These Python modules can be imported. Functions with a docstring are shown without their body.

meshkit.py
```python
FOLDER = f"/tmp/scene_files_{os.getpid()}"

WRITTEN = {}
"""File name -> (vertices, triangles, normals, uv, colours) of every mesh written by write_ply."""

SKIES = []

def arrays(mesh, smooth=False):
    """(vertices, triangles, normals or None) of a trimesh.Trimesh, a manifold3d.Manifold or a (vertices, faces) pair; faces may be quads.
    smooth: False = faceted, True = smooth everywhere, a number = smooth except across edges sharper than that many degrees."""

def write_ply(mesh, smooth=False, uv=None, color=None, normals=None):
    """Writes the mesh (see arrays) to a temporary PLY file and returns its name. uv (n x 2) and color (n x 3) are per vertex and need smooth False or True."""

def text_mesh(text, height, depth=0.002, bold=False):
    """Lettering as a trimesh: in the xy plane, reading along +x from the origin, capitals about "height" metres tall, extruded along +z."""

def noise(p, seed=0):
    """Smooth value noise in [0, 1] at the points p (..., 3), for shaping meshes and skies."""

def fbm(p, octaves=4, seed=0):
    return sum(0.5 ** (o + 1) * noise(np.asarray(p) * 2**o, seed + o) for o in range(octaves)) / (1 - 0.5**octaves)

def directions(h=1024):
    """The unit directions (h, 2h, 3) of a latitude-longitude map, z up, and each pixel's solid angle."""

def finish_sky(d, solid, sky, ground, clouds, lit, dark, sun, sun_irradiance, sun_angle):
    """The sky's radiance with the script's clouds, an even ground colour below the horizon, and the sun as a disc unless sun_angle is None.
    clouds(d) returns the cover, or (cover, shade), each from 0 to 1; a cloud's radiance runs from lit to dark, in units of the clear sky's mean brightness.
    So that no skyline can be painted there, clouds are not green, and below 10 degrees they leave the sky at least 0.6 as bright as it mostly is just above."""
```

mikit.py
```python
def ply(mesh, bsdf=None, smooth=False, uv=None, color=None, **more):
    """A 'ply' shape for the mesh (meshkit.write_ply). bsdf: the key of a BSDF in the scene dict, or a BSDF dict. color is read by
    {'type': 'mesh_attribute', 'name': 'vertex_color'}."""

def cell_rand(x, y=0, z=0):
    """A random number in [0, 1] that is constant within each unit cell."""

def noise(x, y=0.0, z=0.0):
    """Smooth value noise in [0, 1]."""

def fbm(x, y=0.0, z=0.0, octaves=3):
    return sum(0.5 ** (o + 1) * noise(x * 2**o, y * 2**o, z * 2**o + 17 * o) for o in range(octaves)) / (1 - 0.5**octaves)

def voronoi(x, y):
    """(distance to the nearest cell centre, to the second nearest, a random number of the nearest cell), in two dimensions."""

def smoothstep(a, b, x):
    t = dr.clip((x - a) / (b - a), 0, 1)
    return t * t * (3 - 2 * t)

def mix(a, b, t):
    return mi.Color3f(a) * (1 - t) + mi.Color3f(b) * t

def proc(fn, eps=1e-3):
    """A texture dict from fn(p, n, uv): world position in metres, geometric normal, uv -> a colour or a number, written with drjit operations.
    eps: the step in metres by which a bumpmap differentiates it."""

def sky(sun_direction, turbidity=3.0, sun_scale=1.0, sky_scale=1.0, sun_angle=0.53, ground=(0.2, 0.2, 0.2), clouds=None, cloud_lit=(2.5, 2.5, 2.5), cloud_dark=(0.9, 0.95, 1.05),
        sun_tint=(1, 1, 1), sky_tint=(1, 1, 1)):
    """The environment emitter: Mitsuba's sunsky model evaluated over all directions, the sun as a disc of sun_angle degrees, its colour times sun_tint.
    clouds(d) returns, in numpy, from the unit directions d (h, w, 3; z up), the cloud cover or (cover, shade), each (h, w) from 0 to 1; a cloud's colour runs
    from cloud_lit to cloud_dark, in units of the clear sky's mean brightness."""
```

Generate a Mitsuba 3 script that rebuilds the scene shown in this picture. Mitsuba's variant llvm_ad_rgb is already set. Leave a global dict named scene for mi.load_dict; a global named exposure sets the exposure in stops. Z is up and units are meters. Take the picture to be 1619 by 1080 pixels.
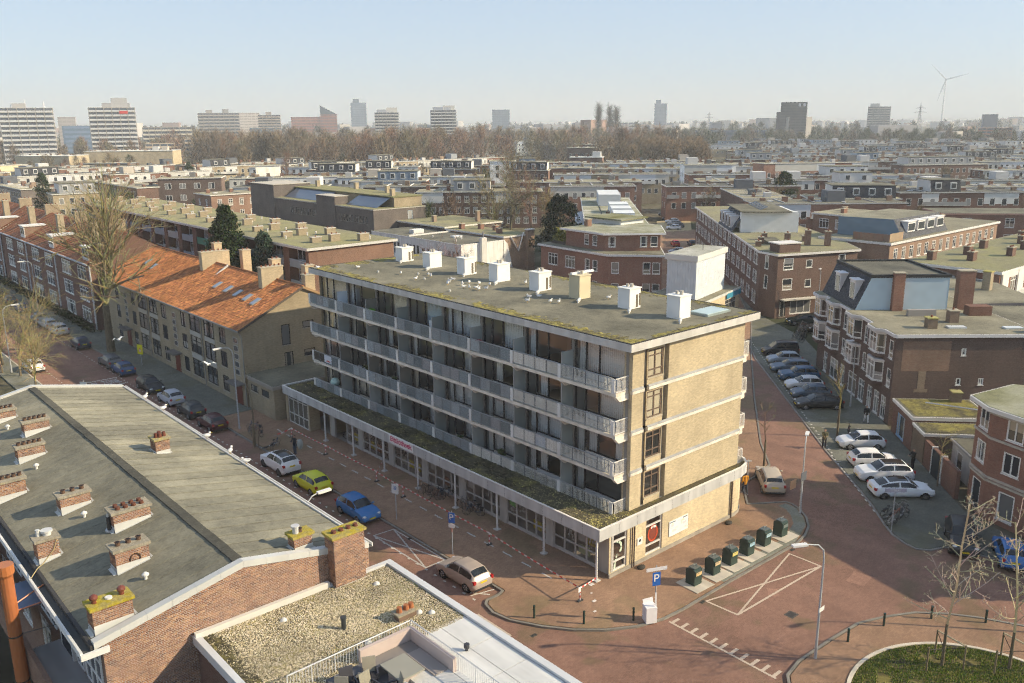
import math, random
import numpy as np, trimesh, mitsuba as mi, drjit as dr, mikit, meshkit
from shapely.geometry import Polygon, LineString, Point
T = mi.ScalarTransform4f
R = random.Random(7)

# ---------------------------------------------------------------- camera, sky, exposure
scene, labels = {}, {}
EYE = np.array([-40.757, -34.836, 28.669]); PITCH, ROLL, YAW, FOV = .248, .0080, .850, 60.82
_F = np.array([math.cos(YAW)*math.cos(PITCH), math.sin(YAW)*math.cos(PITCH), -math.sin(PITCH)])
_R = np.array([math.sin(YAW), -math.cos(YAW), 0]); _D = np.cross(_F, _R)
_UP = -(-math.sin(ROLL)*_R + math.cos(ROLL)*_D)
scene['camera'] = {'type': 'perspective', 'fov': FOV, 'fov_axis': 'x', 'near_clip': .5, 'far_clip': 9000.,
                   'to_world': T().look_at(origin=EYE.tolist(), target=(EYE+_F).tolist(), up=_UP.tolist())}
SUN = (math.cos(math.radians(-49))*.883, math.sin(math.radians(-49))*.883, .47)
def veil(d):
    n = meshkit.fbm(d*np.array([2., 2., 6.]), 4, 3)
    return .42+.10*(n-.5)-.10*np.clip(d[..., 2], 0, 1)
scene['sky'] = mikit.sky(SUN, turbidity=3.6, sun_scale=1.12, sky_scale=1.2, sun_tint=(.93, .985, 1.03), sky_tint=(.90, 1., 1.10), ground=(.16, .16, .16), clouds=veil, cloud_lit=(1.30, 1.40, 1.54))
exposure = 2.25
HAZE = .00028
scene['haze_air'] = {'type': 'homogeneous', 'albedo': {'type': 'rgb', 'value': [.90, .95, .99]}, 'sigma_t': HAZE}
scene['haze'] = {'type': 'cube', 'to_world': T().translate([2000, 2000, 87.]).scale([4450, 4450, 89.]), 'bsdf': {'type': 'null'}, 'interior': {'type': 'ref', 'id': 'haze_air'}}
labels['haze'] = {'kind': 'stuff', 'label': 'thin blue grey winter haze over the far town', 'category': 'haze'}
scene['camera']['medium'] = {'type': 'ref', 'id': 'haze_air'}

# ---------------------------------------------------------------- materials
def pal(cols, t):
    t = dr.clip(t, 0, 1)*(len(cols)-1); c = mi.Color3f(cols[0])
    for i in range(1, len(cols)):
        c = dr.lerp(c, mi.Color3f(cols[i]), dr.clip(t-(i-1), 0, 1))
    return c
def tang(p, n):
    flat = dr.abs(n.z) > .8
    return dr.select(flat, p.x, p.y*n.x-p.x*n.y), dr.select(flat, p.y, p.z)
BR = [(.50, .42, .275), (.235, .19, .135), (.225, .118, .086), (.125, .094, .082), (.60, .57, .53)]
def f_brick(p, n, uv):
    u, v = tang(p, n); row = dr.floor(v/.078); c = u/.225+.5*(row-2*dr.floor(row/2))
    fu, fv = c-dr.floor(c), v/.078-row
    r = mikit.cell_rand(c, row, 3.)
    m = dr.select((fu < .06) | (fv < .17), 1., 0.)
    big = mikit.fbm(u*.55, v*.55, 2.)
    col = pal(BR, uv.x)*(.88+.24*r)*(.70+.44*big+.16*mikit.fbm(u*3.5, v*.4, 7.))
    return mikit.mix(col, pal(BR, uv.x)*.55+mi.Color3f(.13, .125, .115), m*.7)*uv.y
RF = [(.09, .092, .085), (.17, .163, .125), (.27, .25, .18), (.17, .17, .06), (.42, .42, .40)]
def f_roof(p, n, uv):
    a = mikit.fbm(p.x*.35, p.y*.35, 1.); b = mikit.fbm(p.x*3.1, p.y*3.1, 5.); c = mikit.noise(p.x*14, p.y*14, 2.)
    seam = dr.select(p.y*.9-dr.floor(p.y*.9) < .04, .86, 1.)
    return pal(RF, uv.x+.16*(a-.5))*(.62+.5*a+.34*(b-.4)+.22*(c-.5))*seam*uv.y
def f_conc(p, n, uv):
    u, v = tang(p, n)
    st = mikit.fbm(u*2.2, v*.35, 4.); b = mikit.fbm(p.x*.8, p.y*.8, p.z*.8)
    g = .70+.42*st+.2*(b-.5)
    return mikit.mix((.74, .80, .86), (.96, .88, .74), uv.x)*g*uv.y
RD = [(.255, .148, .112), (.175, .18, .152), (.285, .178, .118), (.30, .285, .25)]
def f_road(p, n, uv):
    x, y = p.x, p.y; row = dr.floor(y/.1); c = x/.2+.5*(row-2*dr.floor(row/2))
    r = mikit.cell_rand(c, row, 1.); j = dr.select((c-dr.floor(c) < .06) | (y/.1-row < .1), .8, 1.)
    a = mikit.fbm(x*.22, y*.22, 3.); b = mikit.fbm(x*1.7, y*1.7, 8.); tr = mikit.fbm(x*.9, y*.05, 6.)
    col = pal(RD, uv.x)*(.86+.2*r)*(.66+.42*a+.26*b)*(.86+.28*tr)*j
    moss = mikit.smoothstep(.56, .72, mikit.fbm(x*.5+40, y*.5, 9.))*.35
    return mikit.mix(col, (.13, .125, .06), moss)*uv.y
def f_tiles(p, n, uv):
    r = mikit.cell_rand(p.y/.21, p.z/.155, 1.); a = mikit.fbm(p.y*.25, p.z*.5, p.x*.25); b = mikit.fbm(p.y*1.5, p.z*2.2, 3.)
    c = mikit.mix((.50, .225, .085), (.36, .14, .07), uv.x)*(.7+.5*r)*(.62+.5*a+.3*b)
    return mikit.mix(c, (.14, .12, .05), mikit.smoothstep(.6, .85, b*.5+a*.5)*.5)*uv.y
def f_slate(p, n, uv):
    u, v = tang(p, n); row = dr.floor(v/.14); r = mikit.cell_rand(u/.25+.5*row, row, 1.)
    e = dr.select(v/.14-row < .15, .6, 1.)
    return mi.Color3f(.055, .062, .078)*(.6+.8*r)*e*uv.y*(.8+.9*uv.x)
def f_grass(p, n, uv):
    a = mikit.fbm(p.x*.7, p.y*.7, 1.); b = mikit.fbm(p.x*6., p.y*6., 2.)
    return mikit.mix((.055, .085, .018), (.155, .15, .05), dr.clip(a*1.3-.25+.6*(b-.5), 0, 1))*(.6+.8*b)*uv.y
def f_land(p, n, uv):
    a = mikit.fbm(p.x*.02, p.y*.02, 1.); b = mikit.fbm(p.x*.16, p.y*.16, 2.); c = mikit.fbm(p.x*1.2, p.y*1.2, 2.)
    return mikit.mix((.05, .055, .028), (.12, .10, .075), dr.clip(a*1.5-.4+(b-.5), 0, 1))*(.55+.6*b+.4*c)
def f_moss(p, n, uv):
    a = mikit.fbm(p.x*.9, p.y*.9, 1.); b = mikit.fbm(p.x*7, p.y*7, 4.)
    return mikit.mix((.09, .08, .05), (.215, .19, .06), dr.clip((a-.35)*2.2+uv.x-.5+.8*(b-.5), 0, 1))*(.55+.8*b)*uv.y
def f_bark(p, n, uv):
    b = mikit.fbm(p.x*9, p.y*9, p.z*2.5)
    return mi.Color3f(.15, .125, .085)*(.5+b)*uv.y
def prn(fn, rough, spec=.25, bump=None, **k):
    b = {'type': 'principled', 'base_color': mikit.proc(fn), 'roughness': rough, 'specular': spec, **k}
    if bump: b = {'type': 'bumpmap', 'arbitrary': mikit.proc(bump[0], eps=bump[2]), 'scale': bump[1], 'bsdf': b}
    return {'type': 'twosided', 'bsdf': b}
for nm, fn, ro in (('brick', f_brick, .9), ('roof', f_roof, .93), ('conc', f_conc, .8), ('road', f_road, .85), ('tiles', f_tiles, .75),
                   ('slate', f_slate, .65), ('grass', f_grass, .95), ('land', f_land, 1.), ('moss', f_moss, 1.), ('bark', f_bark, .9)):
    scene['m_'+nm] = prn(fn, ro)
# plain colours: each mesh carries its own single colour, packed into its uv (square roots, red and green in u, blue in v)
def f_col(p, n, uv):
    u = dr.floor(uv.x+.5); r = dr.floor(u/128.); g = u-r*128.; b = uv.y
    d = .93+.14*mikit.noise(p.x*1.3, p.y*1.3, p.z*1.3)
    return mi.Color3f(r*r/16129., g*g/16129., b*b)*d
def vcm(rough, spec, **k): return {'type': 'twosided', 'bsdf': {'type': 'principled', 'base_color': mikit.proc(f_col), 'roughness': rough, 'specular': spec, **k}}
scene['m_tint'] = vcm(.7, .3); scene['m_satin'] = vcm(.33, .5); scene['m_glass_dark'] = vcm(.06, .6)
scene['m_paint'] = vcm(.38, .5, clearcoat=.9, clearcoat_gloss=.93)
scene['m_leaf'] = {'type': 'twosided', 'bsdf': {'type': 'diffuse', 'reflectance': mikit.proc(f_col)}}
scene['m_glass'] = {'type': 'thindielectric', 'int_ior': 1.9}
PACK = {'tint', 'satin', 'glass_dark', 'paint', 'leaf'}
def pack(c): q = np.sqrt(np.clip(c, 0, .995)); return np.column_stack([np.round(q[:, 0]*127)*128+np.round(q[:, 1]*127), q[:, 2]])
UVM = {'brick', 'roof', 'conc', 'road', 'tiles', 'slate', 'grass', 'land', 'moss', 'bark'}

# ---------------------------------------------------------------- mesh helpers
class MB:
    def __init__(s, c=(1, 1, 1)): s.v, s.f, s.c, s.n, s.cur = [], [], [], 0, c
    def add(s, v, f, c=None):
        v = np.asarray(v, float).reshape(-1, 3); s.v.append(v); s.f.append(np.asarray(f, int).reshape(-1, 3)+s.n)
        cc = np.zeros((len(v), 3)); q = s.cur if c is None else c; cc[:, :len(q)] = q; s.c.append(cc); s.n += len(v); return s
    def quad(s, a, b, c, d, col=None): return s.add([a, b, c, d], [[0, 1, 2], [0, 2, 3]], col)
    def box(s, x0, x1, y0, y1, z0, z1, col=None, m=None):
        v = np.array([[x, y, z] for x in (x0, x1) for y in (y0, y1) for z in (z0, z1)], float)
        if m is not None: v = tf(m, v)
        return s.add(v, BOXF, col)
    def prism(s, poly, z0, z1, col=None, m=None):
        g = poly if isinstance(poly, Polygon) else Polygon(poly)
        for q in getattr(g, 'geoms', [g]):
            if q.area < 1e-6: continue
            t = trimesh.creation.extrude_polygon(q, z1-z0, engine='earcut'); v = np.array(t.vertices); v[:, 2] += z0
            if m is not None: v = tf(m, v)
            s.add(v, t.faces, col)
        return s
    def sheet(s, poly, z, col=None):
        g = poly if hasattr(poly, 'geom_type') else Polygon(poly)
        for q in getattr(g, 'geoms', [g]):
            v, f = trimesh.creation.triangulate_polygon(q, engine='earcut'); f = np.array(f)
            a = v[f]; e1, e2 = a[:, 1]-a[:, 0], a[:, 2]-a[:, 0]; fl = e1[:, 0]*e2[:, 1]-e1[:, 1]*e2[:, 0] < 0; f[fl] = f[fl][:, ::-1]
            s.add(np.column_stack([v, np.full(len(v), z)]), f, col)
        return s
    def tube(s, pts, rad, k=6, col=None, cap=True):
        p = np.asarray(pts, float); n = len(p); rad = np.broadcast_to(np.asarray(rad, float), (n,))
        t = np.gradient(p, axis=0) if n > 2 else np.repeat((p[1]-p[0])[None], 2, 0)
        t = t/(np.linalg.norm(t, axis=1, keepdims=True)+1e-12)
        ref = np.array([0, 0, 1.]) if abs(t[0][2]) < .9 else np.array([1., 0, 0])
        a = np.cross(t, ref); a /= np.linalg.norm(a, axis=1, keepdims=True)+1e-12; b = np.cross(t, a)
        g = np.arange(k)*2*np.pi/k
        v = (p[:, None]+rad[:, None, None]*(np.cos(g)[None, :, None]*a[:, None]+np.sin(g)[None, :, None]*b[:, None])).reshape(-1, 3)
        f = []
        for i in range(n-1):
            for j in range(k):
                q = [i*k+j, i*k+(j+1) % k, (i+1)*k+(j+1) % k, (i+1)*k+j]; f += [[q[0], q[2], q[1]], [q[0], q[3], q[2]]]
        if cap:
            for j in range(1, k-1): f += [[0, j, j+1], [(n-1)*k, (n-1)*k+j+1, (n-1)*k+j]]
        return s.add(v, f, col)
    def cyl(s, x, y, z0, z1, r, k=8, r1=None, col=None): return s.tube([(x, y, z0), (x, y, z1)], [r, r if r1 is None else r1], k, col)
    def ball(s, c, r, col=None, sc=(1, 1, 1), sub=1):
        t = trimesh.creation.icosphere(sub); return s.add(np.array(t.vertices)*np.array(sc)*r+np.array(c), t.faces, col)
    def put(s, o, m): 
        for v, f, c in zip(o.v, o.f, o.c): s.v.append(tf(m, v)); s.c.append(c)
        n = 0
        for v, f in zip(o.v, o.f): pass
        for f in o.f: s.f.append(f+s.n)
        s.n += o.n; return s
    def arr(s): return np.vstack(s.v), np.vstack(s.f), np.vstack(s.c)
BOXF = np.array([[0, 1, 3], [0, 3, 2], [4, 6, 7], [4, 7, 5], [0, 4, 5], [0, 5, 1], [2, 3, 7], [2, 7, 6], [0, 2, 6], [0, 6, 4], [1, 5, 7], [1, 7, 3]])
def tf(m, v): m = np.asarray(m); return np.asarray(v) @ m[:3, :3].T + m[:3, 3]
def mat(x=0, y=0, z=0, rz=0, s=1.):
    c, d = math.cos(rz)*s, math.sin(rz)*s; return np.array([[c, -d, 0, x], [d, c, 0, y], [0, 0, s, z], [0, 0, 0, 1.]])
def plyd(mb, m, smooth=False):
    v, f, c = mb.arr()
    return mikit.ply((v, f), 'm_'+m, smooth, **({'uv': c[:, :2]} if m in UVM else {'uv': pack(c)} if m in PACK else {}))
used = {}
def num(k):
    i = used.get(k, -1)+1; used[k] = i
    return k if i == 0 else f'{k}_{i:03d}'
def lab(k, label=None, cat=None, group=None, kind=None):
    d = labels.setdefault(k, {})
    for a, b in (('label', label), ('category', cat), ('group', group), ('kind', kind)):
        if b: d[a] = b
    return k
def thing(name, label, cat, group=None): return lab(num(name), label, cat, group)
def obj(name, mb, m, parent=None, smooth=False, kind=None, label=None, w=None):
    """one entry of the scene; mb is an MB or a ply dict that is shared"""
    k = num(parent+'__'+name if parent else name)
    d = dict(mb) if isinstance(mb, dict) else plyd(mb, m, smooth)
    if w is not None: d['to_world'] = T(np.asarray(w).tolist())
    scene[k] = d
    if kind or label: lab(k, label, None, None, kind)
    return k
def struct(name, mb, m, smooth=False, label=None):
    k = obj(name, mb, m, None, smooth, 'structure'); return k

# ---------------------------------------------------------------- building helpers
WHITE, CREAM, DARKF, GREYF = (.72, .72, .70), (.62, .58, .48), (.03, .028, .026), (.30, .31, .32)
_wc = {}
def win_ply(w, h, style, fc, var):
    """frame and pane of a window in its own space: x along the wall, y inwards, z up; both are shared by alike windows"""
    key = (round(w, 2), round(h, 2), style, fc, var)
    if key in _wc: return _wc[key]
    t = .105 if fc[0] > .4 else .08; F = MB(fc); d0, d1 = .02, .11
    xs, zs = {'plain': ([], []), 'v': ([.5], []), 't': ([], [.72]), 'vt': ([.5], [.72]), 'vvt': ([.33, .67], [.72]), 'vv': ([.33, .67], []), 'side': ([.3], []),
              'grid': ([.25, .5, .75], [.33, .67]), 'bal': ([.42], []), 'low': ([], [.3]), 'vlt': ([.5], [.22, .78])}[style]
    F.box(0, w, d0, d1, 0, t).box(0, w, d0, d1, h-t, h).box(0, t, d0, d1, t, h-t).box(w-t, w, d0, d1, t, h-t)
    for x in xs: F.box(x*w-t*.45, x*w+t*.45, d0+.004, d1, t, h-t)
    for z in zs: F.box(t, w-t, d0+.002, d1, z*h-t*.45, z*h+t*.45)
    F.box(-.05, w+.05, -.05, .06, -.07, -.004, col=tuple(c*.9 for c in fc) if fc[0] > .2 else (.35, .33, .29))
    P = MB(); dk = [(.03, .036, .043), (.045, .05, .055), (.06, .066, .07)][var % 3]
    q = lambda a, b, c, e, col, y=.07: P.quad((a, y, c), (b, y, c), (b, y, e), (a, y, e), col)
    cur = [(.34, .34, .33), (.42, .40, .36), (.22, .23, .24), (.30, .27, .22)][var % 4]
    a, b, c, e = t*.5, w-t*.5, t*.5, h-t*.5
    if var % 5 == 0: q(a, b, c, e, dk)
    elif var % 5 == 1: m = a+(b-a)*.24; n = b-(b-a)*.24; q(a, m, c, e, cur); q(n, b, c, e, cur); q(m, n, c, e, dk)
    elif var % 5 == 2: m = c+(e-c)*.5; q(a, b, c, m, dk); q(a, b, m, e, cur)
    elif var % 5 == 3: m = c+(e-c)*.45; q(a, b, c, m, cur); q(a, b, m, e, dk)
    else: q(a, b, c, e, tuple(.55*x+.02 for x in cur))
    _wc[key] = plyd(F, 'tint'), plyd(P, 'glass_dark'); return _wc[key]
def frame_m(A, B, z=0, s=0):
    """matrix of the wall frame: x along A->B, y inwards (left of A->B), z up"""
    A, B = np.array(A, float), np.array(B, float); d = (B-A)/np.linalg.norm(B-A); o = A+d*s
    return np.array([[d[0], -d[1], 0, o[0]], [d[1], d[0], 0, o[1]], [0, 0, 1, z], [0, 0, 0, 1.]])
def wall_holes(mb, A, B, z0, z1, holes, dep=.16, col=None):
    L = math.dist(A, B); M = frame_m(A, B)
    hs = [(max(0, a), min(L, b), max(z0, c), min(z1, d)) for a, b, c, d in holes if b-a > .02]
    xs = sorted({0, L, *[h[0] for h in hs], *[h[1] for h in hs]}); zs = sorted({z0, z1, *[h[2] for h in hs], *[h[3] for h in hs]})
    V, Fc = [], []
    def Q(a, b, c, d): n = len(V); V.extend([a, b, c, d]); Fc.extend([[n, n+1, n+2], [n, n+2, n+3]])
    for j in range(len(zs)-1):
        zc = (zs[j]+zs[j+1])/2; i = 0; row = [h for h in hs if h[2] < zc < h[3]]
        free = [not any(h[0] < (xs[k]+xs[k+1])/2 < h[1] for h in row) for k in range(len(xs)-1)]
        while i < len(free):
            if not free[i]: i += 1; continue
            k = i
            while k < len(free) and free[k]: k += 1
            Q((xs[i], 0, zs[j]), (xs[k], 0, zs[j]), (xs[k], 0, zs[j+1]), (xs[i], 0, zs[j+1])); i = k
    for a, b, c, d in hs:
        Q((a, 0, c), (a, 0, d), (a, dep, d), (a, dep, c)); Q((b, 0, d), (b, 0, c), (b, dep, c), (b, dep, d))
        Q((a, 0, d), (b, 0, d), (b, dep, d), (a, dep, d)); Q((b, 0, c), (a, 0, c), (a, dep, c), (b, dep, c))
    mb.add(tf(M, V), Fc, col)
def win(parent, A, B, s, z, w, h, style='vt', fc=WHITE, var=None, dz=0):
    var = R.randrange(20) if var is None else var
    f, p = win_ply(w, h, style, fc, var); M = frame_m(A, B, z, s)
    k = obj('window', f, 'tint', parent, w=M); obj('pane', p, 'glass_dark', k, w=M); return k
def spread(n, L, w, a=0., b=0.): return [a+(L-a-b)*(i+.5)/n-w/2 for i in range(n)]
def body(key, poly, z0, z1, hue, bri, wins=None, far=False, mat_='brick', dep=.16):
    """walls of a footprint (counter-clockwise); wins: {edge: [(s, z, w, h, style, colour)]}, each set into an opening"""
    wins = wins or {}; mb = MB((hue, bri)); n = len(poly); F, P = MB(), MB()
    for i in range(n):
        A, B = poly[i], poly[(i+1) % n]; ws = wins.get(i, [])
        wall_holes(mb, A, B, z0, z1, [] if far else [(s, s+w, z, z+h) for s, z, w, h, *_ in ws], dep)
        for s, z, w, h, st, fc, *v in ws:
            if not far: win(key, A, B, s, z, w, h, st, fc, *v)
            else:
                M = frame_m(A, B, z, s); F.box(0, w, -.04, .02, 0, h, fc, M)
                k = 2 if w > 1.3 else 1
                for j in range(k): P.box(.1+j*(w-.05)/k, (j+1)*(w-.05)/k-.05, -.055, 0, .1, h-.1, R.choice([(.03, .035, .045), (.05, .055, .065), (.25, .25, .25)]), M)
    obj('wall', mb, mat_, key)
    if F.n: obj('window_frame', F, 'tint', key, kind='stuff'); obj('window_glass', P, 'glass_dark', key, kind='stuff')
def flat_roof(key, poly, z, roof=(.3, 1), over=.3, fas=.3, trim=WHITE, up=0., tm='tint', name='roof'):
    g = Polygon(poly).buffer(over, join_style=2, mitre_limit=3)
    obj('fascia', MB(trim).prism(g, z-fas+up, z+up), tm, key)
    obj(name, MB(roof).prism(g.buffer(-.13, join_style=2), z+up-.02, z+up+.035), 'roof', key)
def chimney(key, x, y, z, sx=.9, sy=.5, h=1.1, rz=0, hue=.42, bri=1., pots=0, cap=(.40, .36, .27), pc=(.20, .075, .045), capm='tint'):
    M = mat(x, y, z, rz); c = MB((hue, bri)).box(-sx/2, sx/2, -sy/2, sy/2, -.3, h, m=M)
    k = obj('chimney', c, 'brick', key); q = MB(cap).box(-sx/2-.07, sx/2+.07, -sy/2-.07, sy/2+.07, h, h+.1, m=M)
    obj('cap', q, capm, k)
    for i in range(pots):
        px = (i-(pots-1)/2)*sx/max(pots, 1); p = MB(pc); p.tube([tf(M, (px, 0, h+.09)), tf(M, (px, 0, h+.3))], [.11, .085], 8); obj('pot', p, 'tint', k)
    return k
def rect(x0, x1, y0, y1): return [(x0, y0), (x1, y0), (x1, y1), (x0, y1)]
def orect(o, deg, a, b):
    """rectangle with its first corner at o, running a along deg and b to its left"""
    c, s = math.cos(math.radians(deg)), math.sin(math.radians(deg))
    return [(o[0], o[1]), (o[0]+a*c, o[1]+a*s), (o[0]+a*c-b*s, o[1]+a*s+b*c), (o[0]-b*s, o[1]+b*c)]
# ---------------------------------------------------------------- ground, roads, pavements
g = MB()
g.sheet(Polygon(rect(-2440, 6440, -2440, 6440)), -.06); struct('ground', g, 'land')
kerbA = [(-8.8, 3.3), (-8.82, 2.6), (-9.3, 2.44), (-10.24, 2.44), (-10.62, 2.1), (-10.87, 1.1), (-10.64, -.19), (-9.71, -1.92), (-8.59, -3.4), (-7.25, -4.64), (-5.62, -5.62), (-3.83, -6.15), (-2.12, -6.27), (2.3, -6.22), (6.86, -6.28), (10.47, -6.31), (12.03, -6.02), (13.4, -5.5), (14.6, -4.6), (15.53, -3.5), (15.88, -2.7), (15.9, -2.1)]
westK = [(13.4, -.35), (16.5, 2.2), (18.2, 2.3), (21.5, 2.9), (25.4, 6.3), (36.3, 14.2), (51.6, 24.8), (67, 35), (95, 58), (150, 104)]
eastF = [(150, 112), (121.5, 86), (72.5, 37.6), (63.8, 24.5), (38.6, .9), (24.6, -11.9), (22.0, -17), (20, -40)]
eastK = [(16.9, -40), (18.5, -16.9), (17.5, -13.4), (16.3, -12.9), (15.83, -12.2), (16.05, -11.3), (16.7, -10.1), (18.0, -8.8), (20.2, -6.85), (22.6, -4.4), (27.9, 1.2), (31.85, 5.1), (50.1, 23.2), (66, 36.5), (100, 67), (142, 104)]
southK = [(-9, -60), (-5.2, -25), (-4.35, -16), (-4.0, -14.6), (-3.2, -14.0), (-1.67, -13.74), (1.46, -13.84), (4.2, -14.07), (5.93, -14.74), (7.78, -15.77), (9.03, -17.08), (9.99, -18.5), (11.2, -21), (13, -40), (13, -60)]
road = Polygon([(-18.3, -60), (-18.3, 420), (-8.8, 420), (-8.8, 3), (-8, -2), (0, -6), (13, 0), *westK[1:], *reversed(eastK), (17, -60)])
struct('road', MB((0., .93)).sheet(road.buffer(.4), 0), 'road')
# backs of the blocks: yards paved and planted
struct('yard', MB((.3, .55)).sheet(Polygon(rect(-60, 420, -90, 700)), -.03), 'land')
plaza = Polygon([*kerbA, *westK, (150, 130), (20, 60), (0, 47), (-8.8, 47)])
pv = MB((.66, 1.02)).prism(plaza.buffer(-.16), -.02, .1)
struct('pavement', pv, 'road')
greyp = Polygon([(-8.8, 47.02), (-3.5, 47.02), (-3.5, 420), (-8.8, 420)])
struct('pavement', MB((.33, .95)).prism(greyp, -.02, .096), 'road')
east = Polygon([*eastK, *eastF])
struct('pavement', MB((.33, .85)).prism(east.buffer(-.15), -.02, .06), 'road')
nearp = Polygon(rect(-20.9, -18.3, -60, 420)); struct('pavement', MB((.33, .95)).prism(nearp, -.02, .1), 'road')
southP = Polygon(southK); GC, GR = (.85, -22.52), 6.34; grassC = Point(GC).buffer(GR, 40)
struct('pavement', MB((.66, 1.0)).prism(southP.buffer(-.14).difference(grassC.buffer(.2)), -.02, .1), 'road')
def kerb(pts, w=.15, z=.118, tone=(1., .50), name='kerb', closed=False):
    ln = LineString(pts+[pts[0]] if closed else pts); struct(name, MB(tone).prism(ln.buffer(w/2, cap_style=2, join_style=1), -.02, z), 'conc')
kerb([(-8.8, 420), (-8.8, 47), *kerbA], tone=(.8, .25)); kerb([kerbA[-1], *westK], z=.112, tone=(.8, .25)); kerb(southK, tone=(.8, .25)); kerb(eastK, .14, .07, (.6, .30)); kerb([(-18.3, -60), (-18.3, 420)])
# broad band of pale slabs along the bins and round the tip of the plaza
struct('pavement', MB((.33, 1.25)).sheet(LineString([(p[0], p[1]+.55) for p in kerbA[13:16]]+[(13.2, -4.9), (14.3, -4.0), (15.1, -3.0), (15.2, -2.2)]).buffer(.42, cap_style=2), .108), 'road')
def line(pts, w=.12, z=.006, col=(.62, .60, .54), name='road_marking'):
    m = MB(col); m.sheet(LineString(pts).buffer(w/2, cap_style=2, join_style=2), z); return struct(name, m, 'tint')
WM = (.50, .42, .34)
b = [(8.87, -6.72), (8.87, -9.05), (-.13, -8.78), (-.26, -6.59)]
m = MB(WM)
m.sheet(LineString([b[0], b[1], b[2], b[3]]).buffer(.07, cap_style=3).union(LineString([b[0], b[2]]).buffer(.06)).union(LineString([b[1], b[3]]).buffer(.06)), .006); struct('road_marking', m, 'tint')
m = MB(WM); gg = LineString([(-3.72, -6.5), (-3.82, -13.7)]).buffer(.07, cap_style=2)
for i in range(11): gg = gg.union(LineString([(-3.75, -6.7-.68*i), (-3.05, -6.7-.68*i)]).buffer(.1, cap_style=2))
m.sheet(gg, .006); struct('road_marking', m, 'tint')
m = MB((.42, .40, .37)); b = [(-10.63, 14.6), (-9.0, 14.5), (-8.98, 8.35), (-10.6, 8.35)]
m.sheet(LineString(b+[b[0]]).buffer(.055).union(LineString([b[0], b[2]]).buffer(.055)).union(LineString([b[1], b[3]]).buffer(.055)), .006); struct('road_marking', m, 'tint')
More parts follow.
